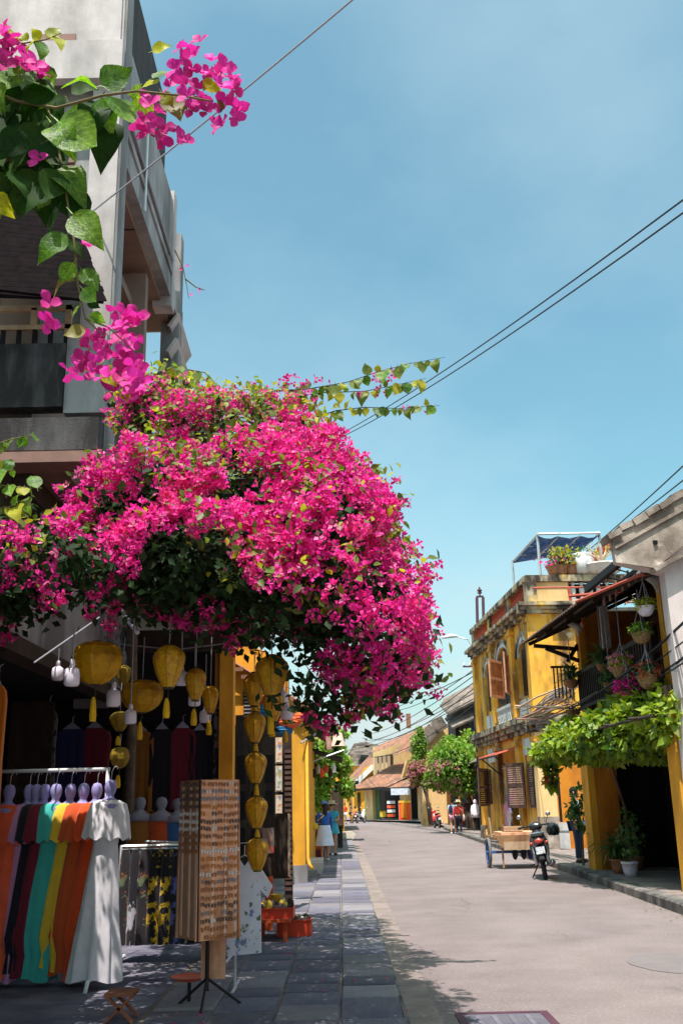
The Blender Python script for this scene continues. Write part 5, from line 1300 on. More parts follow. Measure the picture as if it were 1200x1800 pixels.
# roof-terrace plants
for px_, py_, kd, lab in ((985,995,'bush','yellow-green potted bush on the corner house parapet'),(972,990,'red','small reddish potted plant left of the parapet bush'),(1025,998,'urn','white ribbed urn on the parapet'),(1057,1000,'bonsai','pale bare bonsai in a shallow white bowl on the parapet'),(1003,990,'yellow','tall yellow-leaved potted plant on the parapet')):
    c = at(px_, py_, 30.35); c = np.array((c[0], 30.35, 8.20)); t = thing('roof_plant', lab, 'pot plant', c, 'pots on the roof parapet')
    if kd == 'urn':
        MB().lathe([(.2,0),(.3,.06),(.36,.3),(.34,.5),(.26,.6),(.28,.68),(.2,.66)], c, 16).build('urn', 'white_old', t, True)
        leaves('foliage', [(c + [0,0,.75], np.array((.15,.15,.15)))], 40, .1, 'leaf_pot', t, LEAF2)
    elif kd == 'bonsai':
        MB().lathe([(.38,0),(.55,.08),(.6,.24),(.66,.26),(.62,.3),(.5,.26)], c, 20).build('bowl', 'white_old', t, True)
        for k in range(7):
            a_ = k*.9; b_ = c + [0,0,.25]; MB().tube([b_, b_ + [.12*math.cos(a_),.1*math.sin(a_),.3], b_ + [.35*math.cos(a_),.2*math.sin(a_),.45+.08*(k % 3)], b_ + [.4*math.cos(a_),.2*math.sin(a_),.75]], [.06,.04,.025,.01], 5).build('branch', 'timber_pale', t)
        leaves('foliage', [(c + [.1,0,.85], np.array((.35,.2,.15)))], 40, .08, 'leaf_young', t, LEAF2)
    else:
        MB().lathe([(.15,0),(.2,.1),(.24,.3),(.26,.32),(.2,.3)], c, 14).build('pot', 'terracotta', t, True)
        m_ = {'bush':'leaf_teal','red':'bract','yellow':'leaf_young'}[kd]
        leaves('foliage', [(c + [0,0,.5], np.array((.4,.35,.32) if kd != 'yellow' else (.5,.3,.4)))], 240 if kd != 'red' else 60, .12, m_, t, LEAF2, .3, 1.1)
        if kd == 'bush': leaves('young_foliage', [(c + [0,0,.7], np.array((.36,.3,.22)))], 160, .12, 'leaf_young', t, LEAF2)
        if kd == 'yellow': leaves('orange_foliage', [(c + [-.2,0,.5], np.array((.4,.25,.3)))], 100, .13, 'orange_paint', t, LEAF2)
n = 260; yy_ = 9 + 40*rng.random(n)**1.6; xx_ = np.array([kx(v) for v in yy_]) - .03 - .35*rng.random(n)**3
lt0 = scatter('leaf_litter', LEAF2[0], LEAF2[1], np.stack([xx_, yy_, np.full(n,.012)], 1), rdir(n)*[1,1,.1], rdir(n)*.3+[0,0,1], .03+.03*rng.random(n), 'leaf_olive')
tag(lt0, 'dry leaf litter gathered along the right kerb', 'litter')
# fallen petals and leaves on the pavement
n = 46; P = np.stack([-1.4 + 2.2*rng.random(n), 7.2 + 6*rng.random(n)**1.4, np.full(n,.045)], 1)
scatter('fallen_petals', LEAF2[0], LEAF2[1], P, rdir(n)*[1,1,.1], rdir(n)*.3+[0,0,1], .03+.015*rng.random(n), 'bract')
bpy.data.objects['fallen_petals']['label'] = 'pink petals fallen on the pavement'; bpy.data.objects['fallen_petals']['category'] = 'petals'
# ------------------------------------------------------------------ shop goods
M('lantern_silk', (.82,.48,.02), .42, .3, 22, col2=(.40,.13,.01), s2=20, spec=.5, lo=.45, hi=.66, transl=.35, col3=(.62,.45,.03), s3=40, lo3=.55, hi3=.7)
M('lantern_plain', (.66,.36,.01), .5, .15, 8, col2=(.30,.14,.01), s2=5, transl=.35)
M('lantern_dim', (.30,.20,.02), .6, .3, 14, transl=.2)
M('tassel', (.62,.36,.01), .7, .15, 20)
M('form_lilac', (.30,.28,.56), .6, .12, 6)
M('form_grey', (.28,.28,.36), .7, .12, 6)
def fabric(name, c, **k): return M(name, c, .9, k.pop('var', .10), 9, sheen=.25, bump=.15, bs=220, **k)
fabric('cloth_white', (.72,.71,.76)); fabric('cloth_red', (.78,.085,.018)); fabric('cloth_rust', (.55,.085,.02)); fabric('cloth_yellow', (.72,.48,.04))
fabric('cloth_teal', (.05,.42,.38)); fabric('cloth_maroon', (.16,.012,.03)); fabric('cloth_black', (.012,.010,.02)); fabric('cloth_lilac', (.52,.25,.46)); fabric('cloth_coral', (.80,.12,.05))
fabric('cloth_navy', (.02,.025,.11)); fabric('cloth_brown', (.30,.12,.02)); fabric('cloth_orange', (.66,.18,.01)); fabric('cloth_blue', (.04,.13,.36)); fabric('cloth_purple', (.10,.03,.22)); fabric('cloth_pink', (.55,.10,.24)); fabric('cloth_olive', (.22,.21,.06))
fabric('cloth_floral', (.16,.15,.17), col2=(.02,.02,.03), s2=9, lo=.48, hi=.53, col3=(.50,.10,.05), s3=12, lo3=.60, hi3=.63)
fabric('print_leaf', (.62,.68,.80), col2=(.10,.18,.10), s2=13, lo=.575, hi=.60, col3=(.16,.24,.52), s3=11, lo3=.60, hi3=.63)
fabric('print_yellow', (.012,.012,.02), col2=(.62,.40,.02), s2=10, lo=.54, hi=.58)
fabric('print_white', (.014,.012,.02), col2=(.45,.45,.52), s2=11, lo=.57, hi=.61, streak=2)
fabric('print_blue', (.016,.016,.03), col2=(.10,.14,.40), s2=10, lo=.52, hi=.57)
fabric('print_mixed', (.02,.016,.022), col2=(.28,.10,.05), s2=13, lo=.58, hi=.62, col3=(.10,.16,.08), s3=12, lo3=.60, hi3=.63)

def sleeve_dress(length=1.42, hem=.27, depth=.14, seed=0, cape=True):
    """maxi dress with flounced short sleeves, hanging, wide axis x, top of shoulders at z = 0"""
    rr = random.Random(seed); n = 72; mb = MB(); ph = rr.random()*6; vs = []
    prof = [(0,.10,.07),(-.04,.17,.09),(-.16,.165,.10),(-.30,.15,.10),(-.38,.135,.095),(-.46,.15,.10),(-.65,.175,.11),(-.9,.20,.12),(-1.1,.225,.13),(-1.13,.23,.135),(-1.28,hem*.95,depth),(-length,hem,depth*1.08)]
    for z, rx, ry in prof:
        fo = max(0, (-z-.4))*.075
        for j in range(n):
            a_ = 2*math.pi*j/n; k = 1 + fo*1.5*math.sin(9*a_ + ph + z*1.2) + fo*.9*math.sin(5*a_ + 2*ph - z) + .5*fo*math.sin(17*a_ - ph + z*3) + .02*math.sin(z*23 + 3*a_)
            vs.append((rx*k*math.cos(a_), ry*k*math.sin(a_), z + (.02*math.sin(3*a_+ph) if z == -length else 0)))
    m = len(prof); mb.add(vs, [(i*n+j, i*n+(j+1) % n, (i+1)*n+(j+1) % n, (i+1)*n+j) for i in range(m-1) for j in range(n)])
    if cape:
        vs = []
        for z, rx, ry in ((.0,.115,.085),(-.03,.20,.115),(-.12,.235,.13),(-.24,.255,.145),(-.33,.27,.155)):
            fo = .35*max(0, -z)
            for j in range(n):
                a_ = 2*math.pi*j/n; k = 1 + fo*.35*math.sin(10*a_+ph); vs.append((rx*k*math.cos(a_), ry*k*math.sin(a_), z + (.015*math.sin(10*a_+ph) if z < -.3 else 0)))
        mb.add(vs, [(i*n+j, i*n+(j+1) % n, (i+1)*n+(j+1) % n, (i+1)*n+j) for i in range(4) for j in range(n)])
    return mb
def form(mb=None):
    mb = MB(); mb.lathe([(.15,-.10),(.16,-.04),(.09,.0),(.05,.02),(.043,.042),(.058,.066),(.069,.105),(.065,.14),(.046,.17),(.0001,.182)], n=14, sy=.8); return mb
def dress_thing(label, loc, rz, mat, fmat='form_lilac', length=1.42, seed=0, cape=True, hook=True, hem=.27, group='dresses on the white rack', sc=1.0, tilt=0.0):
    t = thing('hanging_dress', label, 'dress', (0,0,0), group)
    sleeve_dress(length, hem, seed=seed, cape=cape).build('dress', mat, t, True)
    f_ = form().build('bust_form', fmat, t, True)
    if hook: MB().tube([(0,0,.175),(0,0,.25),(.02,0,.285),(.045,0,.30),(.06,0,.285),(.058,0,.265)], .004, 5).build('hook', 'steel', f_, True)
    place(t, loc, rz, sc); t.rotation_euler = (Matrix.Rotation(tilt, 3, 'Y') @ Matrix.Rotation(rz, 3, 'Z')).to_euler(); return t
RY = 9.6
top = at(190,1352,RY); zb = float(top[2]); x_r = float(top[0]); x_l = float(at(-40,1360,RY)[0])
rk = thing('garment_rack', 'white metal garment rack holding the row of bright dresses', 'rack', (x_r, RY, .03))
MB().tube([(x_l, RY, zb), (x_r+.02, RY, zb)], .017, 8).build('top_bar', 'white_metal', rk, True)
for x in (x_l, x_r):
    MB().tube([(x, RY, .10), (x, RY, zb+.015)], .017, 8).build('post', 'white_metal', rk, True)
    MB().tube([(x, RY-.50, .03), (x, RY-.42, .11), (x, RY+.42, .11), (x, RY+.50, .03)], .018, 8).build('foot', 'white_metal', rk, True)
MB().tube([(x_l, RY+.05, .22), (x_r, RY+.05, .22)], .012, 6).build('lower_bar', 'white_metal', rk)
DR = [(-30,1412,'cloth_lilac','pale lilac dress cut by the left frame edge',62),(20,1410,'cloth_coral','wide coral-red dress nearest the left frame edge',8),(50,1406,'cloth_lilac','slim lilac-pink dress between coral and black dresses',60),(64,1403,'cloth_black','black dress in the middle of the rack',68),(79,1402,'cloth_maroon','dark maroon dress left of the teal one',64),
      (99,1404,'cloth_teal','teal green dress with flounced sleeves',40),(122,1402,'cloth_yellow','mustard yellow dress beside the teal one',56),(146,1400,'cloth_rust','rust-red dress right of the yellow one',46),(170,1398,'cloth_red','bright orange-red dress behind the white one',52)]
for i, (px_, py_, m_, lab, rz) in enumerate(DR):
    p = at(px_, py_, RY); dress_thing(lab, (p[0], RY + random.gauss(0,.015) - (.09 if 'coral' in m_ else 0), zb-.30), R(rz), m_, seed=i, length=1.40 + .04*(i % 3), hem=.19, sc=(.80,.80,1), tilt=R(2.6))
p = at(197,1404,9.35); dress_thing('long white dress with flounced sleeves at the end of the rack', (p[0]-.02, 9.35, float(p[2])-.01), R(24), 'cloth_white', seed=21, length=1.49, hem=.265, sc=(.80,.80,1), tilt=R(2.8))
# patterned trousers on a second rack
Y2 = 10.9; za = float(at(270,1492,Y2)[2]); xa, xb = float(at(214,1490,Y2)[0]), float(at(405,1490,Y2)[0])
r2 = thing('trouser_rack', 'low steel rack of dark patterned trousers behind the white dress', 'rack', (xa, Y2, .03))
for dy in (0, .12): MB().tube([(xa, Y2+dy, za+.03), (xb, Y2+dy, za+.03)], .014, 6).build('top_bar', 'steel', r2)
for x in (xa, xb):
    MB().tube([(x, Y2, .03), (x, Y2, za+.04)], .016, 6).build('post', 'white_metal', r2)
    MB().tube([(x, Y2-.35, .04), (x, Y2+.35, .04)], .016, 6).build('foot', 'white_metal', r2)
zl = float(at(300,1706,Y2)[2]); MB().tube([(xa, Y2-.1, zl), (xb, Y2-.1, zl)], .012, 6).build('lower_bar', 'white_metal', r2)
def trousers(seed):
    rr = random.Random(seed); mb = MB(); n = 14
    for s_ in (-1, 1):
        vs = []
        for k, (z, w_, d_) in enumerate(((0,.055,.03),(-.12,.075,.045),(-.35,.085,.05),(-.65,.095,.055),(-.9,.105,.055))):
            for j in range(n):
                a_ = 2*math.pi*j/n; q_ = 1 + .12*math.sin(4*a_ + seed + z*2)
                vs.append((s_*.05 + w_*q_*math.cos(a_), d_*q_*math.sin(a_) + s_*.012, z))
        mb.add(vs, [(i*n+j, i*n+(j+1) % n, (i+1)*n+(j+1) % n, (i+1)*n+j) for i in range(4) for j in range(n)])
    return mb
pm = ['print_mixed','print_white','print_mixed','print_yellow','print_yellow','print_blue','print_white','print_blue','print_mixed','print_white']
pl = ['brown-flecked black trousers at the near end of the low rack','white-flecked black trousers, second on the low rack','rust-flecked dark trousers, third on the low rack','bold yellow-print trousers on the low rack','yellow-print trousers overlapping their neighbour on the low rack','blue-print trousers right of the yellow pair','pale-streaked trousers near the wooden stand','navy print trousers beside the wooden stand','dark mixed-print trousers behind the wooden stand','white-flecked trousers at the far end behind the wooden stand']
for i in range(10):
    x = xa + .07 + i*(xb-xa-.14)/9
    t = thing('hanging_trousers', pl[i], 'trousers', (0,0,0), 'patterned trousers on the low rack')
    trousers(i).build('trousers', pm[i], t, True)
    MB().tube([(-.09,0,.01),(.09,0,.01)], .008, 5).build('hanger', 'steel', t)
    MB().tube([(0,0,.01),(0,0,.04)], .004, 4).build('hook', 'steel', t)
    place(t, (x, Y2+.02*(i % 2), za-.01), R(50+random.gauss(0,8)))
# shop interior dresses on forms
for i, (px_, py_, m_, lab) in enumerate(((246,1428,'cloth_brown','olive-brown dress on a grey form behind the trouser rack'),(284,1428,'cloth_rust','rust dress on a grey form in the shop middle'),(313,1430,'cloth_blue','blue dress on a grey form half behind the wooden stand'))):
    p = at(px_, py_, 12.6); dress_thing(lab, (p[0], 12.6, p[2]), R(5), m_, 'form_grey', seed=40+i, cape=False, hook=False, length=1.2, group='dresses inside the shop')
def garment(label, px_, py_, Y_, w_, h_, mat, collar='form_grey', group='clothes hung at the back of the shop', rz=0.0):
    p = at(px_, py_, Y_); t = thing('hanging_garment', label, 'garment', p, group); n = 12
    mb = MB(); vs = []; ph = random.random()*6
    for z, k in ((0,.45),(-.05,.85),(-.14,1.0),(-.45*h_,.9),(-.7*h_,.98),(-h_,1.06)):
        for s_ in (-1, 1):
            for j in range(n+1):
                x = (j/n*2-1)*w_/2*k; vs.append((p[0]+x*math.cos(rz), p[1] + x*math.sin(rz) + s_*(.03 + .012*math.sin(j*1.9+ph)*(-z)), p[2]+z))
    W_ = n+1; f = []
    for i in range(5):
        for s_ in (0, 1):
            b = (i*2+s_)*W_; c = ((i+1)*2+s_)*W_
            for j in range(n): f.append((b+j, b+j+1, c+j+1, c+j))
        b0 = i*2*W_; c0 = (i+1)*2*W_
        f += [(b0, c0, c0+W_, b0+W_), (b0+n, b0+W_+n, c0+W_+n, c0+n)]
    mb.add(vs, f).build('cloth', mat, t, True)
    MB().prism([(-w_*.26,0),(w_*.26,0),(0,.10)], lambda a_, b_, d: (p[0]+a_, p[1]+d, p[2]+b_), -.05, -.035).build('collar', collar, t)
    MB().tube([p + [0,0,.08], p + [0,0,.17], p + [.03,0,.19]], .004, 4).build('hook', 'steel', t)
    return t
for px_, py_, Y_, w_, h_, m_, lab in ((128,1282,14.4,.50,1.2,'cloth_navy','navy garment on the dark back wall left of the maroon one'),(168,1280,14.4,.46,1.2,'cloth_maroon','maroon garment on the back wall below the big lantern'),(247,1285,14.4,.42,1.1,'cloth_brown','ochre-brown garment on the dark back wall'),(286,1282,14.4,.36,1.1,'cloth_black','black garment on the back wall right of the ochre one'),
        (322,1280,14.4,.38,1.1,'cloth_maroon','second maroon garment near the shop pillar'),(352,1284,14.4,.34,1.1,'cloth_black','black garment beside the floral one'),(392,1212,14.3,.26,1.5,'cloth_floral','floral print garment hanging along the orange pillar'),(88,1248,13.4,.22,1.1,'cloth_floral','grey floral garment deep in the dark shop'),(-2,1205,8.9,.16,1.4,'cloth_orange','bright orange garment at the left frame edge above the rack')):
    garment(lab, px_, py_, Y_, w_, h_, m_)

# ---- lanterns
def lantern_mesh(kind, w_, h_):
    mb = MB(); n = 16; r_ = w_/2
    if kind == 'diamond': prof = [(.30,.5),(.62,.44),(.93,.32),(1.0,.22),(.97,.10),(.80,-.14),(.55,-.36),(.34,-.5)]
    elif kind == 'onion': prof = [(.18,.5),(.55,.47),(.85,.36),(1.0,.14),(.97,-.06),(.80,-.28),(.5,-.43),(.2,-.5)]
    vs = []
    for rr, z in prof:
        for j in range(n):
            k = 1.0 if j % 2 == 0 else .95
            a_ = 2*math.pi*j/n; vs.append((r_*rr*k*math.cos(a_), r_*rr*k*math.sin(a_), z*h_))
    m = len(prof); mb.add(vs, [(i*n+j, i*n+(j+1) % n, (i+1)*n+(j+1) % n, (i+1)*n+j) for i in range(m-1) for j in range(n)])
    return mb, r_*prof[0][0], r_*prof[-1][0]
def lantern(label, px_, py_, wpx, hpx, Y_, kind='diamond', mat='lantern_silk', tassel=None, cord=None, neck=None):
    p = at(px_, py_, Y_); s_ = Y_*1.03/FPX; w_, h_ = wpx*s_, hpx*s_
    t = thing('silk_lantern', label, 'lantern', p, 'yellow silk lanterns at the shop'); mb, rt, rb = lantern_mesh(kind, w_, h_)
    mb.v = [(v[0]+p[0], v[1]+p[1], v[2]+p[2]) for v in mb.v]; mb.build('silk_body', mat, t)
    pr_ = [(.30,.5),(.62,.44),(.93,.32),(1.0,.22),(.97,.10),(.80,-.14),(.55,-.36),(.34,-.5)] if kind == 'diamond' else [(.18,.5),(.55,.47),(.85,.36),(1.0,.14),(.97,-.06),(.80,-.28),(.5,-.43),(.2,-.5)]
    rb_ = MB()
    for j in range(8):
        a_ = 2*math.pi*j/8; rb_.tube([(p[0] + w_/2*q0*1.005*math.cos(a_), p[1] + w_/2*q0*1.005*math.sin(a_), p[2] + z0*h_) for q0, z0 in pr_], .0022, 4)
    rb_.build('ribs', 'lantern_dim', t)
    for z, r_ in ((h_/2, rt), (-h_/2, rb)):
        MB().lathe([(r_*.8,-.006),(r_*1.05,-.006),(r_*1.05,.008),(r_*.8,.008)], (p[0],p[1],p[2]+z), 14).build('ring', 'dark_wood', t)
    if tassel:
        zt = float(at(px_, tassel, Y_)[2]); zb_ = p[2]-h_/2
        MB().tube([(p[0],p[1],zb_), (p[0],p[1],zb_-(zb_-zt)*.35)], .004, 4).build('tassel_cord', 'dark_wood', t)
        MB().lathe([(.022,0),(.026,(zb_-zt)*.15),(.02,(zb_-zt)*.5),(.010,(zb_-zt)*.66)], (p[0]-.01,p[1],zt), 8).build('tassel', 'tassel', t)
    if cord:
        zt = float(at(px_, cord, Y_)[2]); MB().tube([(p[0],p[1],p[2]+h_/2), (p[0]+.004,p[1],zt)], .004, 4).build('cord', 'cable_grey', t)
    if neck:
        zt = float(at(px_, neck, Y_)[2]); MB().tube([(p[0],p[1],p[2]+h_/2-.01), (p[0],p[1],zt)], [.028,.012], 8).build('neck', 'tassel', t)
    return t
lantern('tapered yellow lantern with tassel, the largest left of the pillar', 297,1172,55,72,7.2, tassel=1262, cord=1085)
lantern('smaller tapered lantern right of the largest tapered one', 344,1203,36,54,7.8, tassel=1275, cord=1105)
lantern('smallest tapered lantern in the row left of the pillar', 370,1230,28,46,8.6, tassel=1292, cord=1120)
lantern('big tapered lantern heading the string by the yellow wall', 478,1188,56,68,7.2, tassel=1290, cord=1045)
lantern('lantern behind and left of the big string-head lantern', 447,1212,36,56,8.7, cord=1150)
lantern('lantern tucked directly under the big string-head lantern', 480,1242,36,50,8.3, tassel=1295, cord=1150)
lantern('small lantern at the right of the string-head cluster', 503,1250,24,42,9.8, tassel=1305, cord=1170)
for k, (y_, nk) in enumerate(((1279,1240),(1350,1304),(1428,1378),(1502,1456))):
    lantern(['top', 'second', 'third', 'lowest'][k] + ' lantern of the vertical string of four', 448+k*1.4, y_, 37, 50, 8.8, neck=nk)
MB_ = MB().tube([at(447,1150,8.8), at(453,1530,8.8)], .003, 4).build('lantern_string', 'dark_wood'); tag(MB_, 'dark string threading the vertical lantern column', 'string')
lantern('large round-bellied gold lantern over the dress rack', 170,1166,88,72,7.3, 'onion', 'lantern_plain', 1268, 1090)
lantern('second round-bellied gold lantern lower right of the first', 250,1224,72,54,8.4, 'onion', 'lantern_plain', 1300, 1120)
lantern('small dim lantern between the two round-bellied ones', 217,1188,26,36,9.8, 'diamond', 'lantern_dim', cord=1120)
lantern('dim tapered lantern under the second round one', 211,1268,34,32,9.6, 'diamond', 'lantern_dim', 1310, 1200)
lantern('dim squat lantern hanging lowest over the rack', 211,1332,32,34,9.6, 'onion', 'lantern_dim', 1385, 1290)
def bulb(label, px_, py_, wpx, hpx, Y_, cord):
    p = at(px_, py_, Y_); s_ = Y_*1.03/FPX; r_ = wpx*s_/2; h_ = hpx*s_; t = thing('pendant_bulb', label, 'bulb', p, 'white pendant bulbs in the shop')
    MB().lathe([(.0001,0),(r_*.75,.004),(r_*.98,h_*.10),(r_,h_*.45),(r_*.9,h_*.66),(r_*.4,h_*.76)], (p[0],p[1],p[2]-h_*.5), 16).build('glass', 'plastic_white', t, True)
    MB().lathe([(r_*.38,h_*.24),(r_*.34,h_*.5),(r_*.2,h_*.56)], (p[0],p[1],p[2]), 10).build('socket', 'plastic_white', t, True)
    zt = float(at(px_, cord, Y_)[2]); MB().tube([(p[0],p[1],p[2]+h_*.5), (p[0],p[1],zt)], .006 if cord < 1150 else .004, 4).build('cord', 'cable_grey', t)
for a_ in (('white pendant bulb in front of the large round lantern',127,1184,27,44,7.0,1100),('white pendant bulb between the round lanterns',200,1222,24,40,8.0,1180),('lower white pendant bulb by the second round lantern',230,1256,20,32,8.2,1085),('pendant bulb beside the largest tapered lantern',319,1188,22,34,7.9,1110),
           ('pendant bulb beside the middle tapered lantern',342,1226,21,30,8.4,1130),('pendant bulb under the smallest tapered lantern',361,1256,20,28,8.9,1150),('faint pendant bulb against the concrete fascia',102,1180,20,32,9.5,1140),('pendant bulb inside the string-head cluster',497,1222,18,26,8.6,1170),('lower pendant bulb inside the string-head cluster',504,1250,22,28,8.9,1190)):
    bulb(*a_)
M('paper_orange', (.75,.16,.06), .7, .1, 8, transl=.3); M('paper_blue', (.03,.20,.42), .7, .1, 8, transl=.3)
for px_, py_, wp, hp, m_, lab in ((508,1270,36,22,'paper_orange','orange paper lantern above the hung pictures'),(500,1284,30,18,'paper_blue','blue paper lantern under the orange one'),(455,1228,20,18,'paper_orange','small orange paper lantern behind the string'),(468,1246,24,24,'paper_blue','small blue paper lantern behind the string'),(525,1262,20,18,'paper_orange','right-hand orange paper lantern against the pilaster')):
    p = at(px_, py_, 16.5); s_ = 16.5*1.03/FPX; t = thing('paper_lantern', lab, 'lantern', p, 'paper lanterns by the yellow wall'); mb = MB(); n = 16
    prof = [(.3,.5),(.75,.36),(.9,.25),(.95,.1),(1,0),(.95,-.1),(.9,-.25),(.75,-.36),(.3,-.5)]
    mb.lathe([(wp*s_/2*a_*(1 if i % 2 == 0 else .93), b_*hp*s_) for i, (a_, b_) in enumerate(prof)], p, 16).build('paper_body', m_, t)
    MB().tube([p + [0,0,hp*s_/2], p + [0,0,.8]], .005, 4).build('cord', 'cable', t)

# ---- wooden trinket stand
M('board', (.78,.42,.26), .8, .15, 7, col2=(.40,.19,.09), s2=5, streak=6)
M('board_dark', (.48,.25,.14), .8, .15, 7, col2=(.24,.11,.05), s2=5, streak=6)
M('strip_pale', (.76,.53,.43), .8, .1, 7)
M('trinket_brown', (.36,.15,.07), .4, .3, 30); M('trinket_black', (.14,.09,.075), .35, .3, 30); M('trinket_white', (.7,.66,.62), .4, .1, 30); M('trinket_amber', (.50,.20,.05), .4, .2, 30); M('trinket_grey', (.25,.24,.27), .4, .2, 30)
sx, sy = float(at(357,1500,8.2)[0]), 8.2; z0, z1 = .53, 1.71
sd = thing('trinket_stand', 'tall four-sided wooden stand hung with rows of small trinkets', 'display stand', (sx, sy+.15, .03))
an = R(34.6); fR = np.array([math.cos(an), math.sin(an), 0]); nR = np.array([math.sin(an), -math.cos(an), 0]); fLv = np.array([-math.sin(an), math.cos(an), 0]); nL = np.array([-math.cos(an), -math.sin(an), 0])
cor = np.array([sx-.02, sy-.08, 0]); S_ = .35
def panel(org, ex, nv, mat, name):
    mb = MB(); P_ = lambda a_, b_, d: org + ex*a_ + np.array([0,0,b_]) + nv*d
    ta = .035
    for (a0, a1, b0, b1, d0, d1) in ((0,S_,z0,z1,-.012,0),):
        lo = [P_(a0-.02, b0, d0), P_(a1+.02, b0, d0), P_(a1+.02, b0, d1), P_(a0-.02, b0, d1)]; hi = [P_(a0, b1, d0), P_(a1, b1, d0), P_(a1, b1, d1), P_(a0, b1, d1)]
        mb.add(lo+hi, [(3,2,1,0),(4,5,6,7),(0,1,5,4),(1,2,6,5),(2,3,7,6),(3,0,4,7)])
    return mb.build(name, mat, sd), P_
pR, PR = panel(cor, fR, nR, 'board', 'right_panel'); pL_, PL = panel(cor, fLv, nL, 'board_dark', 'left_panel')
panel(cor + fR*S_, fLv, fR*1.0, 'board_dark', 'back_panel'); panel(cor + fLv*S_, fR, -nR, 'board_dark', 'back_panel')
MB().tube([cor + [0,0,z0], cor + [0,0,z1+.01]], .009, 6).build('corner_post', 'dark_wood', sd)
for a0 in (.11, .22, .31):
    mb = MB(); mb.add([PR(a0,z0+.02,.001),PR(a0+.02,z0+.02,.001),PR(a0+.02,z1-.02,.001),PR(a0,z1-.02,.001),PR(a0,z0+.02,.005),PR(a0+.02,z0+.02,.005),PR(a0+.02,z1-.02,.005),PR(a0,z1-.02,.005)], [(3,2,1,0),(4,5,6,7),(0,1,5,4),(1,2,6,5),(2,3,7,6),(3,0,4,7)]); mb.build('pale_strip', 'strip_pale', pR)
for a0 in (.03, .14, .27):
    mb = MB(); mb.add([PL(a0,z0+.02,.001),PL(a0+.03,z0+.02,.001),PL(a0+.03,z1-.02,.001),PL(a0,z1-.02,.001),PL(a0,z0+.02,.005),PL(a0+.03,z0+.02,.005),PL(a0+.03,z1-.02,.005),PL(a0,z1-.02,.005)], [(3,2,1,0),(4,5,6,7),(0,1,5,4),(1,2,6,5),(2,3,7,6),(3,0,4,7)]); mb.build('pale_strip', 'strip_pale', pL_)
TM = {m_: mesh_of(MB().ell((-.010,0,0),(.009,.005,.014),6,4).ell((.012,0,-.003),(.009,.005,.012),6,4).box(-.014,-.002,.008,.016,.002,.013), 'trinket', m_) for m_ in ('trinket_brown','trinket_black','trinket_white','trinket_amber','trinket_grey')}
rows = ['trinket_brown','trinket_grey','trinket_grey','trinket_amber','trinket_brown','trinket_black','trinket_black','trinket_brown','trinket_amber','trinket_white','trinket_amber','trinket_amber','trinket_white','trinket_grey','trinket_brown','trinket_brown','trinket_black','trinket_grey','trinket_black','trinket_brown','trinket_brown']
for i, m_ in enumerate(rows):
    z = z1 - .035 - i*(z1-z0-.06)/(len(rows)-1)
    for j in range(7):
        if random.random() < .08: continue
        child(TM[m_ if random.random() < .8 else random.choice(rows)], pR, PR(.025+j*.05+random.gauss(0,.003), z+random.gauss(0,.004), .008), (0, random.gauss(0,.12), an), 1.15, 'trinket')
    if i < 10:
        for j in range(6):
            child(TM[['trinket_black','trinket_brown','trinket_white'][0 if i < 4 else (2 if i < 7 else 1)]], pL_, PL(.03+j*.058, z+random.gauss(0,.004), .008), (0, random.gauss(0,.1), an+math.pi/2), 1.15, 'trinket')
cx_, cy_ = (cor + fR*S_/2 + fLv*S_/2)[:2]
MB().tube([(cx_,cy_,.15),(cx_,cy_,z0+.1)], .016, 8).build('pole', 'black_metal', sd)
for k in range(3):
    a_ = k*2.09 + .5; MB().tube([(cx_,cy_,.24),(cx_+.28*math.cos(a_),cy_+.28*math.sin(a_),.035)], .011, 6).build('leg', 'black_metal', sd)
a_ = at(375,1690,8.5); mb = MB().box(a_[0]-.09, 8.45, a_[2]-.12, a_[0]+.10, 8.47, a_[2]+.22).build('lower_board', 'board', sd)
# orange dish beneath it
p = at(333,1723,8.6); t = thing('plastic_dish', 'flat orange plastic dish on the floor behind the trinket stand', 'dish', p)
MB().lathe([(.10,0),(.14,.025),(.15,.03),(.14,.022),(.05,.012)], p, 18).build('dish', 'cloth_red', t)
MB().lathe([(.015,0),(.015,float(p[2])-.03)], (p[0],p[1],.03), 6).build('stem', 'black_metal', t)
# folding stool
p = atz(215,1800,.03); p = np.array((float(at(215,1760,8.0)[0]), 8.0, .03)); t = thing('folding_stool', 'small folding wooden stool in the lower left corner', 'stool', p)
zt = float(at(215,1742,8.0)[2])
M('stool_wood', (.26,.095,.05), .7, .2, 8)
MB().box(p[0]-.11, 7.88, zt-.02, p[0]+.10, 8.14, zt).build('seat', 'stool_wood', t)
for s_ in (-1, 1):
    for y_ in (7.9, 8.12): MB().beam((p[0]-s_*.10, y_, .03), (p[0]+s_*.09, y_, zt-.02), .02, .035, (0,1,0)).build('leg', 'stool_wood', t)
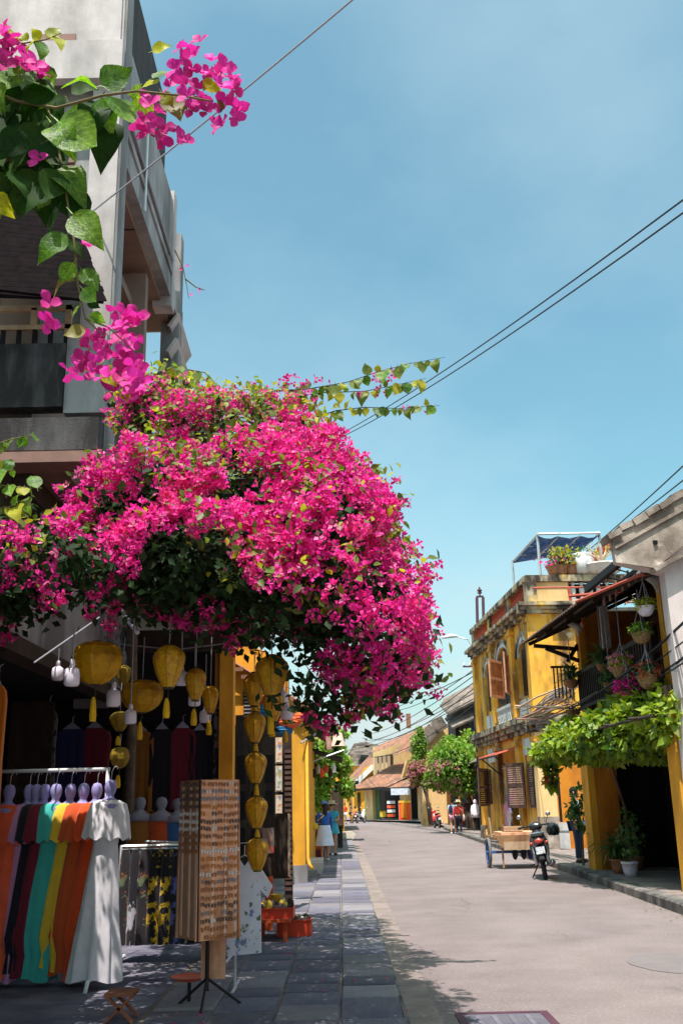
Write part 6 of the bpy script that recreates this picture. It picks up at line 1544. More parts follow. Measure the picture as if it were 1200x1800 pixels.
# shirt on its own rail
Ys = 9.0; pt = at(430,1512,Ys); t = thing('printed_shirt', 'white short-sleeved shirt printed with green leaves beside the trinket stand', 'shirt', pt)
def shirt_mesh(c, w_, h_):
    mb = MB(); n = 10
    out = [(-.10,.0),(-.30,-.05),(-.62,-.30),(-.52,-.42),(-.36,-.33),(-.37,-1.0),(.37,-1.0),(.36,-.33),(.52,-.42),(.62,-.30),(.30,-.05),(.10,0),(0,-.07)]
    return mb.prism([(a_*w_, b_*h_) for a_, b_ in out], lambda a_, b_, d: (c[0]+a_*.8, c[1]+d+a_*.45 + .012*math.sin(b_*30), c[2]+b_), -.035, .035)
shirt_mesh(pt + [0,0,0], .46, .74).build('cloth', 'print_leaf', t)
MB().tube([pt + [-.12,-.07,-.02], pt + [0,0,.04], pt + [.12,.07,-.02]], .006, 4).build('hanger', 'steel', t); MB().tube([pt + [0,0,.04], pt + [0,0,.12]], .004, 4).build('hook', 'steel', t)
t = thing('shirt_rail', 'white metal rail frame carrying the leaf-printed shirt', 'rack', (float(pt[0]), Ys, .03))
xq = float(at(414,1600,9.2)[0]); zq = float(at(420,1482,9.2)[2])
MB().tube([(xq,9.2,.04),(xq,9.2,zq),(xq+.12,9.2,zq),(xq+.12,9.2,zq-.15)], .013, 6).build('frame', 'white_metal', t)
MB().tube([(xq,8.95,.035),(xq,9.55,.035)], .014, 6).build('foot', 'white_metal', t)
MB().tube([(xq-.02,9.2,zq-.01),(xa+.3,10.6,zq-.01)], .012, 6).build('top_bar', 'white_metal', t)
# framed painting on an easel, hung pictures
M('painting', (.30,.20,.16), .7, .2, 5, col2=(.55,.10,.06), s2=6, lo=.52, hi=.58, col3=(.55,.55,.58), s3=5, lo3=.55, hi3=.62)
M('print_a', (.62,.58,.5), .8, .1, 6, col2=(.70,.20,.05), s2=9, lo=.52, hi=.56, col3=(.10,.25,.42), s3=10, lo3=.56, hi3=.6)
M('print_b', (.60,.58,.52), .8, .1, 6, col2=(.22,.30,.25), s2=9, lo=.5, hi=.56, col3=(.5,.3,.1), s3=10, lo3=.56, hi3=.6)
Yp = 13.2; a_, b_ = at(458,1545,Yp), at(508,1430,Yp)
ez = thing('easel_painting', 'dark wooden board with a small painting on an easel by the doors', 'painting', (float(a_[0]), Yp, .03))
MB().box(a_[0], Yp, a_[2], b_[0], Yp+.05, b_[2]).build('board', 'dark_wood', ez)
for i in range(5): MB().box(a_[0]+.03+i*(b_[0]-a_[0]-.06)/5, Yp-.012, a_[2]+.03, a_[0]+.03+(i+.85)*(b_[0]-a_[0]-.06)/5, Yp-.002, b_[2]-.03).build('slat', 'dark_wood', ez)
MB().box(b_[0]-.015, Yp-.02, a_[2]+.02, b_[0]+.01, Yp+.06, b_[2]).build('edge_trim', 'timber_pale', ez)
c_, d_ = at(462,1500,Yp), at(482,1455,Yp); MB().box(c_[0], Yp-.03, c_[2], d_[0], Yp-.015, d_[2]).build('picture', 'painting', ez)
lg = at(473,1548,Yp); MB().box(lg[0]-.05, Yp-.02, .03, lg[0]+.05, Yp+.08, lg[2]+.05).build('leg', 'cloth_rust', ez)
for k, (y0_, y1_) in enumerate(((1296,1342),(1346,1392),(1397,1432))):
    A_, B_ = at(484,y1_,15.5), at(496,y0_,15.5)
    t = thing('hung_picture', ['top', 'middle', 'bottom'][k] + ' of three small pictures hung in a column by the doors', 'picture', A_, 'pictures hung in a column')
    MB().box(A_[0], 15.5, A_[2], B_[0], 15.52, B_[2]).build('frame', 'timber_pale', t); MB().box(A_[0]+.012, 15.49, A_[2]+.02, B_[0]-.012, 15.498, B_[2]-.02).build('print', 'print_a' if k % 2 == 0 else 'print_b', t)
    MB().tube([(A_[0]+.05,15.51,B_[2]),(A_[0]+.05,15.51,B_[2]+.3)], .004, 4).build('cord', 'cable', t)
A_, B_ = at(500,1545,15.6), at(509,1290,15.6)
t = thing('folded_screen', 'narrow dark louvred screen standing beside the hung pictures', 'screen', (A_[0], 15.6, .03))
MB().box(A_[0], 15.62, .03, B_[0]+.03, 15.66, B_[2]).build('frame', 'dark_wood', t)
for i in range(26):
    z = .3 + i*(B_[2]-.5)/26; MB().box(A_[0]+.01, 15.6, z, B_[0]+.02, 15.618, z+.045).build('slat', 'shutter_brown', t)
# low table with red trays
tb_ = thing('low_table', 'small reddish wooden table on the pavement holding a red tray', 'table', (-.82, 12.3, .03))
A_, B_ = at(452,1612,12.3), at(512,1612,12.3); zt = float(A_[2])
MB().box(A_[0], 12.0, zt-.035, B_[0], 12.7, zt).build('top', 'cloth_rust', tb_)
for x in (A_[0]+.04, B_[0]-.06):
    for y_ in (12.04, 12.62): MB().box(x-.02, y_, .03, x+.025, y_+.045, zt-.036).build('leg', 'cloth_rust', tb_)
M('plastic_red', (.62,.06,.025), .45, .12, 6)
def tray(label, c, w_, d_, h_, items):
    t = thing('red_tray', label, 'tray', c); x, y, z = c; q_ = .012
    MB().box(x-w_/2, y-d_/2, z, x+w_/2, y+d_/2, z+.012).build('base', 'plastic_red', t)
    for (a0,b0,a1,b1) in ((-w_/2,-d_/2,w_/2,-d_/2+q_),(-w_/2,d_/2-q_,w_/2,d_/2),(-w_/2,-d_/2+q_,-w_/2+q_,d_/2-q_),(w_/2-q_,-d_/2+q_,w_/2,d_/2-q_)): MB().box(x+a0,y+b0,z+.012,x+a1,y+b1,z+h_).build('side', 'plastic_red', t)
    MB().box(x-w_/2-.012,y-d_/2-.012,z+h_,x+w_/2+.012,y-d_/2+.01,z+h_+.012).build('rim', 'plastic_red', t)
    for k in range(items):
        p = (x+(random.random()-.5)*w_*.8, y+(random.random()-.5)*d_*.75, z+h_*.8+random.random()*.05)
        o_ = MB().ell(p, (.045,.04,.05+.02*random.random()), 8, 6).build('carved_doll', ['trinket_black','trinket_black','dark_wood','trinket_white' if h_ > .12 else 'cloth_yellow'][k % 4], t, True)
    return t
tray('red plastic tray of dark carved dolls on the low table', (float((A_[0]+B_[0])/2), 12.3, zt+.001), .46, .5, .10, 18)
p = atz(508,1658,.03); tray('red plastic crate of pale trinkets on the pavement by the table', (float(p[0])+.03, 12.75, .033), .40, .45, .17, 16)
p = at(486,1592,12.5); t = thing('cream_cup', 'cream plastic cup standing behind the red tray', 'cup', p)
MB().lathe([(.045,0),(.055,.01),(.075,.22),(.082,.225),(.072,.215),(.05,.02)], (p[0],p[1],zt), 14).build('cup', 'cloth_yellow', t, True)
# left far pavement: shades and goods
for px_, py_, wp, hp, m_, lab in ((594,1300,24,22,'strip_pale','pale conical lampshade hanging over the left pavement'),(577,1306,14,22,'louvre','brown conical lampshade beside the pale one')):
    p = at(px_, py_, 30); s_ = 30*1.03/FPX; t = thing('hanging_lampshade', lab, 'lampshade', p, 'lampshades over the left pavement')
    MB().lathe([(wp*s_*.5,-hp*s_/2),(wp*s_*.28,hp*s_/2),(wp*s_*.26,hp*s_/2),(wp*s_*.48,-hp*s_/2)], p, 16).build('shade', m_, t)
    MB().tube([p + [0,0,hp*s_/2-.02], p + [0,0,.9]], .01, 4).build('cord', 'cable', t)
t = thing('shop_awning', 'dark sloping awning with dangling goods over the left pavement', 'awning', (-.5, 30, 2.6))
mb = MB(); mb.add([(-1.0,28.5,3.1),(.05,28.5,2.75),(.05,31.5,2.75),(-1.0,31.5,3.1),(-1.0,28.5,3.06),(.05,28.5,2.71),(.05,31.5,2.71),(-1.0,31.5,3.06)], [(0,1,2,3),(7,6,5,4),(0,4,5,1),(1,5,6,2),(2,6,7,3),(3,7,4,0)]); mb.build('sheet', 'dark', t)
MB().tube([(-.8,28.45,2.65),(.1,28.45,2.95)], .02, 5).build('bar', 'steel', t)
for k in range(7):
    x = -.85+k*.11; MB().lathe([(.05,-.14),(.06,0),(.03,.1)], (x, 28.7+.2*(k % 3), 2.5-.12*(k % 2)), 8).build('dangling_ornament', ['paper_orange','dark_wood','white_old','cloth_red'][k % 4], t)
p = atz(598,1490,.03); t = thing('timber_post', 'short dark timber post beside the two women', 'post', p)
MB().box(p[0]-.09, p[1]-.09, .03, p[0]+.09, p[1]+.09, .72).build('post', 'dark_wood', t); MB().box(p[0]-.12, p[1]-.12, .72, p[0]+.12, p[1]+.12, .78).build('cap', 'dark_wood', t)
t = thing('cloth_stall', 'stack of dark red cloth goods behind the woman in blue', 'stall', (-.62, 31.0, .03))
for k in range(5): MB().box(-.80, 30.4+.05*k, .03+.24*k, -.52-.02*k, 31.4-.05*k, .25+.24*k).build('cloth_bundle', ['cloth_maroon','cloth_rust','cloth_maroon','cloth_navy','cloth_maroon'][k], t)
# goods at the bend
def crate(label, name, cat, px_, py_, Y_, wpx, hpx, mat, extra=None):
    p = at(px_, py_, Y_); s_ = Y_*1.0/FPX; t = thing(name, label, cat, (p[0], Y_, .13)); w_, h_ = wpx*s_, hpx*s_
    zb_ = max(.1, float(p[2]))
    MB().box(p[0]-w_/2, Y_, zb_, p[0]+w_/2, Y_+.5, zb_+h_).build('body', mat, t)
    return t, p, w_, h_, zb_
t, p, w_, h_, zb_ = crate('tall red and orange drinks cabinet at the bend shop', 'drinks_cabinet', 'cabinet', 712, 1441, 82.5, 20, 31, 'cloth_red')
MB().box(p[0]-w_*.35, 82.46, zb_+.15, p[0]+w_*.15, 82.495, zb_+h_-.2).build('door', 'cloth_orange', t); MB().box(p[0]-w_/2, 82.46, zb_+h_-.17, p[0]+w_/2, 82.495, zb_+h_-.02).build('header', 'cloth_yellow', t)
t, p, w_, h_, zb_ = crate('shelf of red and white packages at the bend shop', 'goods_shelf', 'shelf', 688, 1438, 88, 13, 28, 'dark_wood')
for k in range(4): MB().box(p[0]-w_*.55, 87.8, zb_+.1+k*h_/4, p[0]+w_*.5, 88.0, zb_+.1+k*h_/4+h_*.17).build('package', ['cloth_rust','cloth_white','cloth_coral','cloth_white'][k], t)
t, p, w_, h_, zb_ = crate('yellow box on the ground at the bend shop', 'yellow_box', 'box', 673, 1436, 90, 10, 10, 'cloth_yellow'); MB().box(p[0]-w_*.55, 89.95, zb_+h_, p[0]+w_*.55, 90.5, zb_+h_+.05).build('lid', 'dark_wood', t)
p = at(702,1395,83); t = thing('cloth_banner', 'pale blue cloth banner under the bend shop eave', 'banner', p); MB().box(p[0]-.7, 83, p[2]-.1, p[0]+.8, 83.05, p[2]+.45).build('cloth', 'print_leaf', t); MB().tube([p + [-.75,0,.47], p + [.85,0,.47]], .03, 5).build('rod', 'dark_wood', t)
t = thing('street_pole', 'grey wooden pole under the flowering tree', 'pole', (at(744,1440,75)[0], 75, .1)); q_ = at(744,1440,75); MB().tube([(q_[0],75,.0),(q_[0]-.1,75,5.2)], [.2,.14], 8).build('shaft', 'timber_pale', t); MB().box(q_[0]-.5,74.9,4.8,q_[0]+.3,75.1,4.95).build('cross_arm', 'dark_wood', t)
# clothes for sale in the corner house doorway
for k, (u_, v_, w_, h_, m_, lab) in enumerate(((5.35,2.35,.5,.75,'cloth_white','white garment at the top left of the corner house doorway'),(5.9,2.30,.7,.8,'cloth_black','black garment at the top of the corner house doorway'),(5.7,1.85,.9,.5,'cloth_olive','olive garment in the corner house doorway'),(5.85,1.6,.8,.6,'cloth_purple','purple garment in the corner house doorway'),(5.6,1.3,.7,.8,'cloth_pink','pink garment in the corner house doorway'),(6.25,1.1,.5,.9,'cloth_floral','dark patterned garment low in the corner house doorway'),(5.35,.55,.4,.5,'cloth_white','pale garment lowest in the corner house doorway'))):
    p = f1.w(u_, v_, .06+.04*k); t = thing('hanging_garment', lab, 'garment', p, 'clothes in the corner house doorway')
    P_ = lambda a_, b_, d: f1.w(u_+a_, v_+b_, .06+.05*k+d)
    MB().prism([(-w_*.15,0),(-w_*.5,-.1*h_),(-w_*.56,-.45*h_),(-w_*.4,-.42*h_),(-w_*.42,-h_),(w_*.42,-h_),(w_*.4,-.42*h_),(w_*.56,-.45*h_),(w_*.5,-.1*h_),(w_*.15,0)], P_, -.03, .03).build('cloth', m_, t)
    MB().tube([P_(-w_*.3,-.02,0), P_(0,.06,0), P_(w_*.3,-.02,0)], .01, 4).build('hanger', 'steel', t)
MB().tube([f1.w(5.0,2.42,.2), f1.w(6.6,2.42,.2)], .015, 5).build('clothes_rail', 'steel', oh)
# ------------------------------------------------------------------ people
M('skin', (.50,.27,.17), .6, .06, 6); M('skin_tan', (.40,.20,.11), .6, .06, 6); M('hair', (.012,.010,.010), .5, .2, 20)
M('straw', (.66,.52,.32), .8, .15, 40); M('cap_blue', (.10,.20,.42), .8, .1, 9); M('shoe_white', (.7,.7,.72), .7, .05, 6); M('shoe_dark', (.03,.03,.035), .6, .1, 6)
fabric('denim', (.03,.05,.13)); fabric('cloth_skyblue', (.42,.58,.72)); fabric('cloth_royal', (.02,.10,.42)); fabric('cloth_aqua', (.04,.36,.48)); fabric('cloth_paleblue', (.60,.64,.80)); fabric('cloth_crimson', (.62,.03,.025)); fabric('cloth_plum', (.09,.045,.05)); fabric('cloth_blush', (.80,.70,.76)); fabric('cloth_rose', (.62,.30,.40))
def skinned(name, verts, edges, radii, mat, parent, root=0, sub=1):
    me = bpy.data.meshes.new(name); me.from_pydata([tuple(v) for v in verts], edges, []); me.update()
    ob = bpy.data.objects.new(name, me); COL.objects.link(ob)
    m_ = ob.modifiers.new('skin', 'SKIN'); m_.use_smooth_shade = True; m_.branch_smoothing = .4
    sv = me.skin_vertices[0].data
    for i, r_ in enumerate(radii): sv[i].radius = r_ if hasattr(r_, '__len__') else (r_, r_); sv[i].use_root = (i == root)
    s_ = ob.modifiers.new('sub', 'SUBSURF'); s_.levels = sub; s_.render_levels = sub
    me.materials.append(MAT[mat]); ob.parent = parent; return ob
BASE = dict(pelvis=(0,0,.53), waist=(0,0,.62), chest=(0,0,.74), neck=(0,0,.845), jaw=(0,-.006,.885), crown=(0,.002,.965),
            hl=(.052,0,.50), kl=(.055,-.005,.28), al=(.055,.01,.05), tl=(.06,-.07,.022), hr=(-.052,0,.50), kr=(-.055,-.005,.28), ar=(-.055,.01,.05), tr=(-.06,-.07,.022),
            sl=(.105,0,.80), el=(.135,.015,.63), wl=(.13,-.02,.49), fl=(.125,-.03,.43), sr=(-.105,0,.80), er=(-.135,.015,.63), wr=(-.13,-.02,.49), fr=(-.125,-.03,.43))
RAD = dict(pelvis=(.085,.062), waist=(.072,.055), chest=(.085,.06), neck=.028, jaw=.046, crown=.048, hl=.055, kl=.036, al=.022, tl=.018, sl=.035, el=.026, wl=.018, fl=.016)
for k in ('h','k','a','t','s','e','w','f'): RAD[k+'r'] = RAD[k+'l']
EDG = [('pelvis','waist'),('waist','chest'),('chest','neck'),('neck','jaw'),('jaw','crown'),('pelvis','hl'),('hl','kl'),('kl','al'),('al','tl'),('pelvis','hr'),('hr','kr'),('kr','ar'),('ar','tr'),
       ('chest','sl'),('sl','el'),('el','wl'),('wl','fl'),('chest','sr'),('sr','er'),('er','wr'),('wr','fr')]
def sub_mesh(J, h, names, edges, grow, name, mat, parent, extra=None):
    idx = {n: i for i, n in enumerate(names)}; rd = []
    for n in names:
        r_ = RAD[n]; r_ = (r_, r_) if not hasattr(r_, '__len__') else r_; rd.append((r_[0]*h*grow, r_[1]*h*grow))
    return skinned(name, [np.array(J[n])*h for n in names], [(idx[a_], idx[b_]) for a_, b_ in edges if a_ in idx and b_ in idx], rd, mat, parent)
def person(label, loc, rz, h, top, bottom, shoes='shoe_dark', skin='skin', pose=None, sleeve='short', skirt=None, legs='long', hair='short', hat=None, extra=None):
    J = dict(BASE); J.update(pose or {})
    t = thing('person', label, 'person', (0,0,0))
    sub_mesh(J, h, list(BASE), EDG, 1.0, 'body', skin, t)
    tn = ['waist','chest','neck2','sl','el','sr','er','pelvis'] if False else None
    Jt = dict(J)
    f_ = .55 if sleeve == 'short' else 1.0
    for s_ in 'lr':
        a_, b_ = np.array(J['s'+s_]), np.array(J['e'+s_]); Jt['e'+s_] = tuple(a_ + (b_-a_)*(.75 if sleeve == 'short' else 1))
    Jt['neck'] = tuple(np.array(J['chest'])*.3 + np.array(J['neck'])*.7)
    nm = ['pelvis','waist','chest','neck','sl','el','sr','er'] + (['wl','wr'] if sleeve == 'long' else [])
    RADs = RAD['neck']; RAD['neck'] = .040
    sub_mesh(Jt, h, nm, EDG, 1.18, 'top', top, t); RAD['neck'] = RADs
    if skirt:
        z0_, z1_, r1_ = skirt; n = 20; vs = []
        for k in range(6):
            f_ = k/5; z = z0_ + (z1_-z0_)*f_; r_ = .088 + (r1_-.088)*f_**.8
            for j in range(n):
                a_ = 2*math.pi*j/n; q_ = 1 + .09*f_*math.sin(6*a_+1); vs.append((r_*1.15*q_*math.cos(a_)*h, r_*.9*q_*math.sin(a_)*h, z*h))
        MB().add(vs, [(i*n+j, i*n+(j+1) % n, (i+1)*n+(j+1) % n, (i+1)*n+j) for i in range(5) for j in range(n)]).build('skirt', bottom, t, True)
    else:
        Jb = dict(J)
        if legs == 'short':
            for s_ in 'lr': Jb['k'+s_] = tuple(np.array(J['h'+s_])*.25 + np.array(J['k'+s_])*.75)
            sub_mesh(Jb, h, ['pelvis','hl','kl','hr','kr'], EDG, 1.25, 'shorts', bottom, t)
        else: sub_mesh(Jb, h, ['pelvis','hl','kl','al','hr','kr','ar'], EDG, 1.28, 'trousers', bottom, t)
    for s_ in 'lr':
        a_, b_ = np.array(J['a'+s_])*h, np.array(J['t'+s_])*h; m_ = (a_*.5+b_*.5); m_[2] = .022*h + min(a_[2], b_[2])*.5 - .01*h
        d = b_-a_; MB().ell((m_[0], m_[1], max(m_[2], .028*h) if a_[2] < .07*h else m_[2]), (.032*h,.075*h,.028*h), 10, 6, Matrix.Rotation(math.atan2(d[0], -d[1]), 3, 'Z')).build('shoe', shoes, t, True)
    c = np.array(J['crown'])*h*.5 + np.array(J['jaw'])*h*.5
    if hair: 
        hb = MB().ell((c[0], c[1]+.014*h, c[2]+.016*h), (.056*h,.062*h,.064*h), 12, 8)
        if hair == 'long': hb.ell((c[0], c[1]+.045*h, c[2]-.07*h), (.045*h,.024*h,.12*h), 10, 8)
        hb.build('hair', 'hair', t, True)
    fz = MB().ell((c[0], c[1]-.058*h, c[2]-.008*h), (.009*h,.014*h,.013*h), 6, 5)
    for s_ in (-1, 1): fz.ell((c[0]+s_*.053*h, c[1], c[2]-.005*h), (.007*h,.014*h,.018*h), 6, 5)
    fz.build('nose_and_ears', skin, t, True)
    ey = MB()
    for s_ in (-1, 1): ey.ell((c[0]+s_*.019*h, c[1]-.047*h, c[2]+.004*h), (.007*h,.004*h,.005*h), 6, 4)
    ey.build('eyes', 'hair', t)
    if hat:
        kd, hm = hat; z = c[2]+.030*h
        if kd == 'brim': MB().lathe([(.135*h,-.012*h),(.09*h,.0),(.066*h,.006*h),(.064*h,.045*h),(.052*h,.058*h),(.0001,.06*h)], (c[0],c[1],z), 18).build('hat', hm, t, True)
        else:
            MB().lathe([(.064*h,-.005*h),(.066*h,.01*h),(.058*h,.04*h),(.035*h,.056*h),(.0001,.06*h)], (c[0],c[1]+.004*h,z), 16).build('cap', hm, t, True)
            MB().ell((c[0], c[1]-.075*h, z), (.05*h,.045*h,.006*h), 10, 4).build('cap_peak', hm, t, True)
    if extra: extra(t, J, h)
    return place(t, loc, rz)
def bag(name, mat, c, r_):
    def f_(t, J, h):
        MB().ell((c[0]*h, c[1]*h, c[2]*h), (r_[0]*h, r_[1]*h, r_[2]*h), 10, 8).build(name, mat, t, True)
        MB().tube([(c[0]*h, c[1]*h, (c[2]+r_[2])*h), (c[0]*.6*h, .07*h, .72*h), (-c[0]*.5*h, .02*h, .835*h)], .008*h, 5).build('strap', mat, t)
    return f_
p1 = atz(571,1514,.03); p2 = atz(584,1504,.03)
person('woman in blue top, blue cap and white skirt standing on the left pavement', (p1[0], p1[1], .03), R(205), 1.56, 'cloth_royal', 'cloth_paleblue', 'shoe_white', sleeve='long', skirt=(.60,.26,.15), hair='long', hat=('cap','cap_blue'), extra=bag('yellow_bag','cloth_yellow',(.16,-.03,.58),(.06,.05,.07)), pose=dict(el=(.14,-.02,.64), wl=(.10,-.11,.55), fl=(.07,-.15,.57)))
person('woman in teal romper and brimmed hat looking down at her hands', (p2[0], p2[1], .03), R(12), 1.58, 'cloth_aqua', 'cloth_aqua', 'shoe_dark', legs='short', skirt=(.60,.40,.125), hair='long', hat=('brim','straw'), pose=dict(el=(.13,.0,.66), wl=(.06,-.13,.64), fl=(.02,-.17,.655), er=(-.13,.0,.66), wr=(-.06,-.13,.63), fr=(-.02,-.17,.65), jaw=(0,-.03,.885), crown=(0,-.035,.96)))
walk = dict(kl=(.055,-.08,.29), al=(.055,.0,.06), tl=(.06,-.08,.03), kr=(-.055,.03,.28), ar=(-.055,.13,.07), tr=(-.06,.06,.02))
walk2 = dict(kr=(-.055,-.06,.29), ar=(-.055,-.02,.06), tr=(-.06,-.10,.03), kl=(.055,.03,.28), al=(.055,.10,.06), tl=(.06,.03,.02))
G = lambda x, y: (*atz(x, y, .0)[:2], .0)
person('person in light blue shirt and pink shorts walking beside the red shirt', G(797,1466), R(170), 1.66, 'cloth_skyblue', 'cloth_rose', 'shoe_white', legs='short', pose=walk2, extra=lambda t, J, h: MB().ell((.05*h,.10*h,.70*h),(.06*h,.05*h,.12*h),10,8).build('backpack','cloth_navy',t,True))
person('woman in red shirt and straw hat with a cream shoulder bag', G(807,1467), R(178), 1.58, 'cloth_crimson', 'cloth_black', 'cap_blue', sleeve='long', hat=('brim','straw'), extra=bag('shoulder_bag','strip_pale',(-.15,.05,.48),(.045,.04,.10)), pose=walk)
person('man in dark brown shirt walking with the group, carrying a red bag', G(825,1463), R(172), 1.74, 'cloth_plum', 'strip_pale', 'shoe_white', legs='short', pose=walk, extra=bag('red_bag','cloth_crimson',(.18,.0,.30),(.06,.05,.09)))
person('person in white hooded jacket and black trousers at the back of the group', G(838,1465), R(165), 1.62, 'cloth_blush', 'cloth_black', 'shoe_white', sleeve='long', hair=None, pose=walk2, extra=lambda t, J, h: (MB().ell((0,.012*h,.905*h),(.068*h,.072*h,.085*h),12,8).build('hood','cloth_blush',t,True), MB().lathe([(.13*h,.46*h),(.135*h,.55*h),(.125*h,.70*h),(.10*h,.80*h),(.04*h,.86*h)],(0,.01*h,0),16,1.15,.85).build('loose_jacket','cloth_blush',t,True)))
p = atz(1019,1517,.13)
person('person in jeans and pale shirt half hidden by the orange pillar', (p[0], p[1], .13), R(60), 1.64, 'cloth_skyblue', 'denim', 'shoe_dark', hair='short')
for px_, py_, lab, tp_, bt_, kw in ((617,1447,'distant person in dark clothes by the left shops','cloth_black','cloth_black',{}),(606,1449,'distant person in red and white behind the hat wearer','cloth_crimson','cloth_white',dict(legs='short')),(644,1440,'distant person in pink against the yellow house','cloth_pink','cloth_rose',dict(skirt=(.6,.15,.12))),(662,1437,'woman in white and red with a wide hat at the bend shop','cloth_crimson','cloth_white',dict(hat=('brim','straw'), skirt=(.62,.05,.16)))):
    person(lab, G(px_, py_), R(180*random.random()), 1.6, tp_, bt_, **kw)
sit = dict(pelvis=(0,.05,.36), waist=(0,.05,.45), chest=(0,.02,.57), neck=(0,0,.675), jaw=(0,-.006,.715), crown=(0,.002,.795), hl=(.05,.03,.35), kl=(.07,-.17,.34), al=(.07,-.16,.05), tl=(.07,-.24,.02), hr=(-.05,.03,.35), kr=(-.07,-.17,.34), ar=(-.07,-.16,.05), tr=(-.07,-.24,.02),
           sl=(.105,.02,.63), el=(.13,-.06,.48), wl=(.08,-.17,.42), fl=(.06,-.2,.42), sr=(-.105,.02,.63), er=(-.13,-.06,.48), wr=(-.08,-.17,.42), fr=(-.06,-.2,.42))
person('distant person seated in orange beside the parked scooter', G(624,1447), R(-70), 1.62, 'cloth_orange', 'cloth_brown', pose=sit)
t = thing('low_stool', 'low dark stool under the distant seated person', 'stool', G(624,1447)); q_ = G(624,1447)
MB().box(q_[0]-.2,q_[1]-.2,.36,q_[0]+.2,q_[1]+.2,.42).build('seat','dark_wood',t)
for a_ in (-.15,.15):
    for b_ in (-.15,.15): MB().box(q_[0]+a_-.02,q_[1]+b_-.02,0,q_[0]+a_+.02,q_[1]+b_+.02,.36).build('leg','dark_wood',t)

# ------------------------------------------------------------------ motorbikes and cart
M('rubber', (.02,.02,.022), .8, .2, 8); M('tyre_grey', (.16,.15,.15), .85, .2, 8); M('chrome', (.55,.55,.57), .25, .05, 5, metal=.9); M('paint_black', (.02,.022,.03), .3, .1, 5, spec=.6); M('paint_red', (.50,.03,.03), .3, .1, 5, spec=.6); M('paint_white', (.65,.65,.66), .3, .05, 5, spec=.6); M('lens_red', (.45,.05,.03), .25, .1, 5, spec=.7); M('plate', (.70,.72,.78), .5, .1, 25, col2=(.10,.10,.14), s2=30, lo=.60, hi=.62); M('paint_blue', (.03,.10,.32), .6, .2, 6)
def wheel(parent, c, r_, w_, spokes=8, tm='rubber', rm='chrome', axis='x'):
    t_ = MB(); n = 26; vs = []
    for k in range(8):
        b_ = 2*math.pi*k/8
        for j in range(n):
            a_ = 2*math.pi*j/n; q_ = r_ - w_*.5 + w_*.5*math.cos(b_); vs.append((c[0] + w_*.5*math.sin(b_), c[1] + q_*math.cos(a_), c[2] + q_*math.sin(a_)))
    t_.add(vs, [(k*n+j, k*n+(j+1) % n, ((k+1) % 8)*n+(j+1) % n, ((k+1) % 8)*n+j) for k in range(8) for j in range(n)])
    o = t_.build('wheel', tm, parent, True)
    rm_ = MB(); n = 24; ri = r_-w_
    for k in range(n):
        a0, a1 = 2*math.pi*k/n, 2*math.pi*(k+1)/n; q_ = []
        for rr in (ri*.93, ri*1.02):
            for x in (-w_*.3, w_*.3):
                for a_ in (a0, a1): q_.append((c[0]+x, c[1]+rr*math.cos(a_), c[2]+rr*math.sin(a_)))
        rm_.add(q_, [(0,1,3,2),(4,6,7,5),(0,4,5,1),(2,3,7,6)])
    rm_.build('rim', rm, o)
    sp = MB()
    for k in range(spokes):
        a_ = 2*math.pi*k/spokes; sp.tube([(c[0],c[1],c[2]), (c[0],c[1]+ri*.95*math.cos(a_),c[2]+ri*.95*math.sin(a_))], .010 if spokes < 12 else .008, 4)
    sp.build('spokes', rm, o)
    MB().tube([(c[0]-w_*.8,c[1],c[2]), (c[0]+w_*.8,c[1],c[2])], w_*.5, 10).build('hub', rm, o)
    return o
